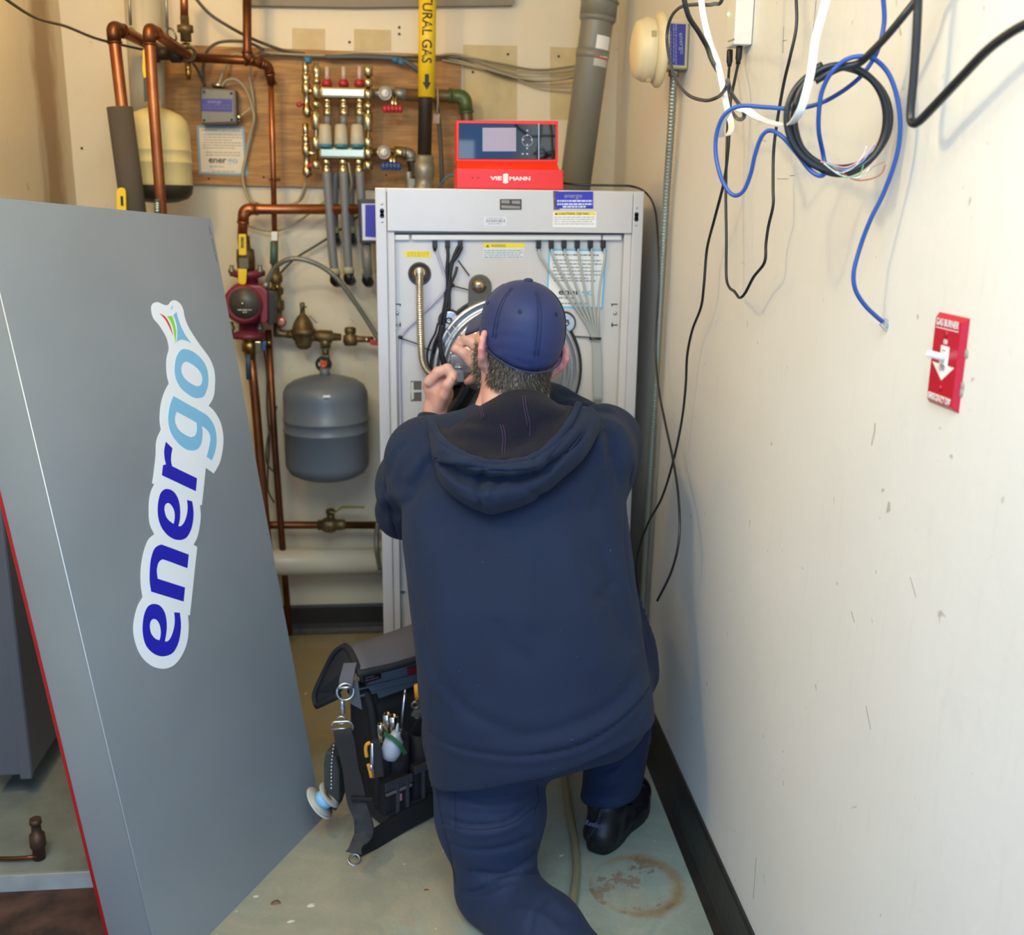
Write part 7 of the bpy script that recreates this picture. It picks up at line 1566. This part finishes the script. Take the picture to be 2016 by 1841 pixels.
# cuffs cut open above the wrist, hem cut on a slant that rises over the raised right thigh
dL = (W_L-E_L)/np.linalg.norm(W_L-E_L); 
def cut_end(g_, p, n, rad):
    n = np.array(n)/np.linalg.norm(n); sl, (X, Y, Z) = g_.sl(p-rad, p+rad)
    dd_ = -((X-p[0])*n[0]+(Y-p[1])*n[1]+(Z-p[2])*n[2]); g_.blend(sl, dd_, .004, 's')
cut_end(gz, W_L+dL*.004, dL, .07)
h1, h2, h3 = O3(848, 1536, 1.95), O3(1283, 1400, 1.98), O3(1000, 1550, 1.775)
hn = np.cross(h2-h1, h3-h1); hn = hn if hn[2] < 0 else -hn
gz.half(h1, hn, .006)
P_, Q = gz.mesh(); P_ = relax(P_, Q, 2)
P_ = wob(P_, Q, .0016, 11, 3)
hs = [(((757, 930), (762, 985), (775, 1040), (795, 1105), (812, 1180)), 4, -.0035), (((745, 1020), (765, 1010), (790, 1020)), 14, -.006), (((748, 985), (775, 975), (800, 985)), 14, .005),
      (((1248, 900), (1240, 970), (1232, 1050), (1240, 1130), (1255, 1200)), 4, -.0035),
      (((1120, 815), (1150, 840), (1180, 890), (1190, 960)), 14, .007), (((1140, 800), (1180, 830), (1212, 890), (1220, 960)), 8, -.006), (((1150, 790), (1200, 812), (1232, 870), (1240, 930)), 12, .006),
      (((1185, 830), (1160, 900), (1130, 960), (1100, 1000)), 22, .006), (((1205, 870), (1190, 940), (1165, 1010)), 12, -.005), (((1100, 775), (1150, 782), (1195, 806)), 8, -.005),
      (((860, 870), (830, 910), (800, 950)), 14, .006), (((850, 900), (825, 945), (800, 1000)), 9, -.005), (((800, 870), (775, 900), (760, 945)), 10, -.004),
      (((845, 1040), (870, 1150), (880, 1280), (870, 1380)), 30, .006), (((950, 1030), (930, 1150), (935, 1300), (955, 1420)), 40, -.006), (((1100, 1000), (1130, 1120), (1160, 1250), (1190, 1360)), 36, .006),
      (((1180, 1060), (1215, 1180), (1250, 1290)), 22, -.006), (((808, 1150), (825, 1230), (860, 1330), (930, 1410), (1020, 1440)), 14, -.0055), (((812, 1220), (840, 1310), (900, 1400)), 14, .005),
      (((1275, 1290), (1230, 1370), (1150, 1420), (1060, 1448), (960, 1450)), 16, -.005), (((1280, 1330), (1230, 1400), (1140, 1450), (1040, 1470)), 14, .005),
      (((845, 1440), (900, 1470), (1000, 1487), (1080, 1482), (1150, 1462), (1210, 1425), (1262, 1375), (1288, 1335)), 3.2, -.004), (((846, 1452), (900, 1482), (1000, 1498), (1080, 1494), (1150, 1475), (1215, 1437), (1268, 1385)), 9, .003),
      (((1135, 1085), (1170, 1165), (1205, 1185)), 10, -.003), (((1220, 1140), (1190, 1165), (1165, 1200)), 9, -.003), (((970, 1210), (1000, 1270), (1060, 1310)), 16, -.003), (((1060, 1050), (1040, 1150), (1050, 1250)), 25, .004)]
P_ = sculpt(P_, Q, [(a, w, h*1.45) for a, w, h in hs])
hoodie = npmesh('hoodie', P_, Q, M_HOOD, man); HOOD_P, HOOD_Q = P_, Q
cuf = smooth_path([W_L+dL*(-.012)*0+np.array(onY(856, 829, 2.455))-W_L], 1) if False else None
MB().lathe(V(W_L-dL*.034), V(dL), [(.045, -.004), (.0455, .004), (.0440, .02), (.0415, .036), (.037, .038), (.034, .030)], 28).build('cuff', M_HOOD, hoodie)
# hood
HRW = [
 [(904, 836, 2.12), (926, 818, 2.06), (956, 795, 2.035), (988, 775, 2.02), (1020, 766, 2.015), (1048, 766, 2.02), (1064, 773, 2.04), (1078, 784, 2.07), (1086, 796, 2.11)],
 [(888, 842, 2.09), (914, 828, 2.025), (948, 815, 1.99), (985, 804, 1.975), (1020, 796, 1.97), (1050, 798, 1.975), (1080, 801, 1.99), (1104, 803, 2.02), (1120, 798, 2.07)],
 [(866, 838, 2.07), (894, 852, 1.995), (930, 862, 1.965), (965, 870, 1.955), (1000, 873, 1.95), (1040, 864, 1.955), (1076, 846, 1.965), (1104, 824, 1.99), (1130, 802, 2.05)],
 [(850, 824, 2.04), (876, 866, 1.955), (913, 891, 1.920), (950, 903, 1.905), (985, 907, 1.90), (1030, 901, 1.905), (1068, 883, 1.915), (1106, 842, 1.95), (1132, 798, 2.03)],
 [(844, 830, 2.035), (868, 874, 1.94), (906, 900, 1.895), (946, 914, 1.878), (985, 918, 1.872), (1038, 911, 1.876), (1077, 890, 1.89), (1120, 846, 1.93), (1146, 797, 2.02)],
 [(842, 842, 2.035), (864, 888, 1.94), (900, 915, 1.893), (944, 929, 1.875), (985, 933, 1.870), (1046, 926, 1.872), (1088, 900, 1.888), (1134, 850, 1.93), (1158, 800, 2.02)],
 [(842, 850, 2.045), (861, 902, 1.955), (893, 930, 1.925), (938, 942, 1.908), (985, 943, 1.905), (1046, 936, 1.905), (1096, 906, 1.915), (1144, 856, 1.95), (1168, 803, 2.03)],
 [(843, 862, 2.035), (860, 918, 1.935), (894, 950, 1.895), (938, 966, 1.872), (980, 968, 1.870), (1044, 953, 1.878), (1099, 917, 1.895), (1152, 864, 1.94), (1176, 810, 2.03)],
 [(846, 874, 2.04), (864, 934, 1.94), (900, 972, 1.895), (946, 994, 1.872), (980, 992, 1.872), (1044, 974, 1.88), (1102, 932, 1.90), (1157, 874, 1.945), (1184, 817, 2.035)],
 [(848, 884, 2.07), (866, 946, 1.975), (903, 986, 1.93), (956, 1011, 1.905), (982, 1010, 1.905), (1044, 990, 1.91), (1106, 945, 1.93), (1162, 884, 1.975), (1190, 824, 2.06)]]
def shell(P_, Q, t):
    N_ = normals(P_, Q); vdv = np.array(CAM)-P_; 
    if (N_*vdv).sum() < 0: Q = Q[:, ::-1]; N_ = -N_
    k = len(P_); from collections import Counter
    ed = Counter(); od = {}
    for f in Q.tolist():
        for a in range(4):
            e = (f[a], f[(a+1) % 4]); ed[tuple(sorted(e))] += 1; od[tuple(sorted(e))] = e
    bd = [od[e] for e, c in ed.items() if c == 1]
    return np.concatenate([P_, P_-N_*t]), np.concatenate([Q, Q[:, ::-1]+k, np.array([(b2, a, a+k, b2+k) for a, b2 in bd])])
P_, Q = grid_mesh(HRW[:4], 7, 7); P_ = wob(P_, Q, .0012, 26, 8)
P_ = sculpt(P_, Q if (normals(P_, Q)*(np.array(CAM)-P_)).sum() > 0 else Q[:, ::-1], [(((1033, 780), (1037, 805), (1044, 840)), 4, .004), (((950, 798), (955, 820)), 3, .003), (((985, 838), (990, 860), (988, 885)), 4, .004), (((905, 828), (945, 832), (1000, 845)), 9, -.006), (((900, 850), (950, 850), (985, 850)), 9, .004), (((1085, 815), (1050, 850), (1010, 880)), 9, -.005)])
P2, Q2 = shell(P_, Q, .006); lining = npmesh('hood_lining', P2, Q2, M_LIN, hoodie)
from mathutils.bvhtree import BVHTree
bv = BVHTree.FromPolygons([tuple(p) for p in P2], [tuple(int(t) for t in q) for q in Q2])
for ln_ in (((1033, 778), (1037, 805), (1044, 840), (1042, 858)), ((1028, 778), (1032, 805), (1039, 840)), ((985, 836), (990, 860), (988, 895)), ((990, 836), (995, 860), (993, 895)), ((948, 800), (953, 822)), ((944, 802), (949, 824))):
    pp = []
    for x, y in smooth2(ln_):
        d_ = ray(x, y).normalized(); h_ = bv.ray_cast(CAM, d_)
        if h_[0]: pp.append(h_[0]-d_*.0006)
    if len(pp) > 2: MB().tube(pp, .0011, 5).build('purple_stitching', mat('purple_stitch', '#3a2446', .8), lining)
P_, Q = grid_mesh(HRW[3:], 7, 9); P_ = wob(P_, Q, .0012, 22, 5)
hq = Q if (normals(P_, Q)*(np.array(CAM)-P_)).sum() > 0 else Q[:, ::-1]
P_ = sculpt(P_, hq, [(((850, 912), (890, 920), (935, 922), (960, 920)), 5, -.006), (((850, 902), (890, 908), (935, 908)), 6, .005), (((955, 925), (943, 950), (938, 980), (952, 1008)), 6, -.009), (((972, 935), (962, 960), (955, 985)), 8, .007),
   (((960, 928), (1000, 930), (1050, 928)), 4, -.006), (((1035, 955), (1055, 975), (1075, 975)), 5, -.005), (((1010, 925), (1000, 950), (985, 980)), 10, .005), (((1145, 800), (1120, 850), (1085, 905), (1075, 950)), 7, -.006), (((1165, 815), (1140, 860), (1105, 910)), 9, .005),
   (((860, 880), (870, 920), (905, 960)), 8, .004), (((948, 868), (950, 925)), 2, -.003), (((1050, 900), (1052, 935)), 2, -.004), (((880, 860), (905, 890), (950, 905)), 5, .003)])
P2, Q2 = shell(P_, hq, .008); hood = npmesh('hood', P2, Q2, M_HOOD, hoodie)
# drawcord casing rim
rp_ = smooth_path([(V(onY(*a))+V(onY(*b2)))/2 for a, b2 in zip(HRW[3], HRW[4])], 8)
MB().tube(rp_, [.0075+.0009*math.sin(i*.9) for i in range(len(rp_))], 10).build('hood_rim', M_HOOD, hoodie)

# --- trousers
KL, AL = O3(974, 1742, 1.885), O3(1245, 2015, 1.50)
KR, AR = O3(1246, 1224, 2.365), O3(1200, 1585, 2.115)
HPL, HPR = O3(955, 1440, 1.985), O3(1172, 1392, 2.0)
gt_ = Grid((-.12, 1.40, -.02), (.56, 2.48, .66), .006)
gt_.ell((HPL+HPR)/2, (.17, .13, .11), None, .02); gt_.cap(HPL, HPR, .125, .11, .03)
gt_.chain([HPL, HPL*.45+KL*.55+np.array((.0, -.008, 0)), KL], [.126, .110, .079], .03)
gt_.chain([KL, KL*.6+AL*.4, AL], [.080, .078, .055], .03)
gt_.chain([HPR, HPR*.5+KR*.5, KR], [.112, .098, .074], .03)
gt_.chain([KR, KR*.5+AR*.5, AR, AR+(AR-KR)*.06], [.074, .080, .066, .063], .02)
zc_ = onY(1200, 1592, 2.07).z; cut_end(gt_, np.array((AR[0], AR[1], zc_)), (.12, -.15, -1), .12)
gt_.half((0, 0, .004), (0, 0, -1), .004)
P_, Q = gt_.mesh(); P_ = relax(P_, Q, 2); P_ = wob(P_, Q, .0014, 13, 9)
P_ = sculpt(P_, Q, [
   (((862, 1605), (910, 1622), (960, 1625), (1010, 1612), (1065, 1560)), 4, -.006), (((866, 1620), (920, 1640), (985, 1636), (1055, 1600)), 8, .005),
   (((880, 1660), (930, 1675), (1000, 1668), (1060, 1640)), 5, -.005), (((1070, 1660), (1035, 1700), (985, 1722), (920, 1715)), 5, -.007), (((1070, 1685), (1030, 1712), (980, 1735), (930, 1745)), 8, .007),
   (((1073, 1720), (1020, 1718), (970, 1732), (945, 1752)), 4, -.008), (((905, 1755), (940, 1755), (985, 1738)), 4, -.007), (((915, 1770), (960, 1768), (1010, 1740)), 7, .006),
   (((890, 1560), (960, 1575), (1030, 1565), (1075, 1545)), 6, -.004), (((900, 1580), (970, 1592), (1040, 1580)), 7, .004), (((885, 1545), (950, 1556), (1010, 1556)), 4, -.003), (((862, 1545), (866, 1600), (885, 1680), (900, 1745)), 2.4, -.0035),
   (((1060, 1545), (1062, 1575), (1050, 1600)), 2.4, -.003), (((895, 1580), (896, 1640)), 2.2, -.0025), (((1070, 1740), (1100, 1780), (1140, 1810)), 9, .004), (((1080, 1760), (1050, 1800), (1040, 1841)), 7, -.004), (((1000, 1790), (1060, 1800), (1110, 1841)), 8, .004),
   (((1150, 1520), (1190, 1545), (1240, 1530), (1262, 1500)), 8, -.004), (((1255, 1470), (1225, 1510), (1190, 1530)), 7, .005), (((1148, 1560), (1190, 1572), (1240, 1560)), 6, .003), (((1146, 1478), (1185, 1480), (1230, 1460)), 8, -.004), (((1147, 1588), (1200, 1592), (1252, 1580)), 2.2, -.002),
   (((1262, 1180), (1280, 1200), (1290, 1240)), 6, .004), (((1250, 1190), (1268, 1215), (1275, 1260)), 5, -.004)])
tro = npmesh('trousers', P_, Q, M_TRO, man)


def seam_on(P_, Q, lines, r, m, parent, name='seam'):
    bv = BVHTree.FromPolygons([tuple(p) for p in P_.tolist()], [tuple(q) for q in Q.tolist()])
    for ln_ in lines:
        pp = []
        for x, y in smooth2(ln_):
            d_ = ray(x, y).normalized(); h_ = bv.ray_cast(CAM, d_)
            if h_[0] is not None and (not pp or (h_[0]-pp[-1]).length < .06): pp.append(h_[0]-d_*.0002)
        if len(pp) > 2: MB().tube(pp, r, 5).build(name, m, parent)
seam_on(HOOD_P, HOOD_Q, [((846, 1436), (870, 1456), (920, 1476), (1000, 1487), (1080, 1482), (1150, 1462), (1210, 1425), (1262, 1375), (1284, 1342)), ((757, 935), (762, 985), (775, 1040), (792, 1095)), ((1247, 905), (1240, 970), (1233, 1045))], .0011, mat('hoodie_seam', '#131c2e', .9), hoodie)
seam_on(P_, Q, [((860, 1548), (866, 1600), (885, 1680), (898, 1740)), ((895, 1552), (896, 1600), (897, 1640)), ((868, 1618), (915, 1632), (965, 1632), (1015, 1618), (1064, 1575)), ((1058, 1545), (1060, 1572), (1052, 1598)), ((1150, 1586), (1200, 1592), (1245, 1578))], .0009, mat('trouser_seam', '#141d33', .9), tro)

# --- shoes
shm = mat('shoe_leather', '#15161b', .42, bump=.0003, bscale=250); shs = mat('shoe_sole', '#1b1c21', .6, bump=.0004, bscale=120); lacem = mat('shoe_lace', '#2c333f', .6)
def make_shoe(heel, toe, top, name='shoe'):
    """heel, toe on the floor; top = ankle opening centre"""
    heel, toe = V(heel), V(toe); f = (toe-heel); f.z = 0; L = f.length; f.normalize(); s = V((f.y, -f.x, 0)); u = V((0, 0, 1))
    T = lambda a, b2, c: np.array(heel+f*a+s*b2+u*c)
    lo = np.minimum(np.array(heel), np.array(toe))-.09; hi = np.maximum(np.array(heel), np.array(toe))+.09; lo[2] = heel.z-.01; hi[2] = heel.z+.17
    g1 = Grid(lo, hi, .004)
    g1.chain([T(.036, 0, .036), T(.11, .0, .03), T(.19, .002, .03), T(L-.045, 0, .03)], [.044, .042, .050, .043], .02)
    g1.ell(T(.054, 0, .085), (.041, .041, .060), None, .02); g1.chain([T(.06, 0, .10), T(.12, 0, .075), T(.19, 0, .045)], [.036, .036, .036], .02)
    g1.half(heel+u*.024, (0, 0, -1), .003)
    cut_end(g1, T(.05, 0, .130), (0, 0, 1), .09)
    P_, Q = g1.mesh(); P_ = relax(P_, Q, 1)
    up_ = npmesh(name, P_, Q, shm, man)
    out = []
    for i in range(36):
        t = 2*math.pi*i/36; x = math.cos(t); y = math.sin(t); a = L/2+x*L/2*1.0
        w = .047+.011*math.exp(-((a-L*.68)/(L*.22))**2)-.006*math.exp(-((a-L*.38)/(L*.12))**2)
        out.append((a, math.copysign(abs(y)**.62, y)*w))
    m_ = MB(); k = len(out); rings = []
    for z, sc in ((.0, .96), (.004, 1.0), (.020, 1.0), (.027, .97)):
        rings += [heel+f*(L/2+(a-L/2)*sc)+s*b2*sc+u*z for a, b2 in out]
    m_.add(rings, [(r*k+i, r*k+(i+1) % k, (r+1)*k+(i+1) % k, (r+1)*k+i) for r in range(3) for i in range(k)]+[tuple(range(k-1, -1, -1)), tuple(range(3*k, 4*k))], True)
    m_.build('sole', shs, up_)
    bvs = BVHTree.FromPolygons([tuple(p) for p in P_.tolist()], [tuple(q) for q in Q.tolist()])
    for i in range(6):
        a = .10+i*.021; z = .108-i*.0125
        pl_ = []
        for bq in (-.036, -.026, -.013, 0, .013, .026, .036):
            h_ = bvs.ray_cast(V(T(a+.009+(bq*.25), bq, .25)), V((0, 0, -1)))
            if h_[0] is not None and h_[0].z > .03: pl_.append(h_[0]+V((0, 0, .0008)))
        if len(pl_) > 3: MB().tube(pl_, .0022, 6).build('lace', lacem, up_)
    MB().tube(smooth_path([V(T(.085, -.040, .09)), V(T(.115, -.043, .075)), V(T(.15, -.045, .06)), V(T(.19, -.048, .05))], 6), .0016, 5).tube(smooth_path([V(T(.085, .040, .09)), V(T(.115, .043, .075)), V(T(.15, .045, .06)), V(T(.19, .048, .05))], 6), .0016, 5).build('seam', lacem, up_)
    return up_, T
hp_, tp_ = Fl(1172, 1683), Fl(1262, 1560)
L_0 = (tp_-hp_).length
shoe, T = make_shoe(hp_, hp_+(tp_-hp_).normalized()*.29, AR)
aL = V((AL[0], AL[1], 0)); dk_ = (V((AL[0]-KL[0], AL[1]-KL[1], 0))).normalized()
shoe2, T2 = make_shoe(aL+dk_*.17+V((0, 0, .0)), aL+dk_*.17-dk_*.28, AL)
# brand lettering around the heel, part of the shoe
A_, B_ = onY(1152, 1624, 2.06), onY(1192, 1632, 2.075)
Pn = (CAM-A_).normalized(); Pn.z *= .2; Pn.normalize()
def drop(p):     # push onto the shoe surface along the view ray
    me = shoe.data; bm = bmesh.new(); bm.from_mesh(me); from mathutils.bvhtree import BVHTree
    t_ = BVHTree.FromBMesh(bm); d = (p-CAM).normalized(); h = t_.ray_cast(CAM, d); bm.free(); return h[0] if h[0] else p
A_, B_ = drop(onY(1150, 1622, 2.06)), drop(onY(1188, 1631, 2.075)); nn_ = V((0, 0, 1)).cross(B_-A_); nn_ = nn_ if nn_.dot(CAM-A_) > 0 else -nn_; nn_.normalize()
text_on('Reebok', A_+nn_*.003, B_+nn_*.003, nn_, mat('shoe_print', '#59607a', .5), shoe, h=.013, bold=.02)
br_ = shoe.children[-1]; bm = bmesh.new(); bm.from_mesh(shoe.data); tq = BVHTree.FromBMesh(bm); bm.free()
for v_ in br_.data.vertices:
    d_ = (v_.co-CAM).normalized(); h_ = tq.ray_cast(CAM, d_)
    if h_[0] is not None: v_.co = h_[0]-d_*.0012
# ------------------------------------------------------------------ rebase parts of every Empty to its base point
bpy.context.view_layer.update()
def rebase(o, off):
    """move an object's origin to off (world) keeping its geometry and children in place"""
    pass
for o in [q for q in list(SC.objects) if q.parent is None]:
    if 'base' in o.keys():
        b0 = V(o['base']); del o['base']
    elif o.type == 'MESH' and len(o.data.vertices):
        co = np.empty(len(o.data.vertices)*3, np.float32); o.data.vertices.foreach_get('co', co); co = co.reshape(-1, 3)
        if o.get('kind') == 'structure': continue
        b0 = V(((co[:, 0].min()+co[:, 0].max())/2, (co[:, 1].min()+co[:, 1].max())/2, co[:, 2].min()))
        o.data.transform(Matrix.Translation(-b0))
    else: continue
    b0 = V([float(t) for t in b0]); o.location = b0
    done = set()
    for c in o.children_recursive:
        if c.type == 'MESH' and c.data.name not in done:
            done.add(c.data.name); c.data.transform(Matrix.Translation(-b0))
for m_ in bpy.data.materials:
    if m_.name in ('M',): pass
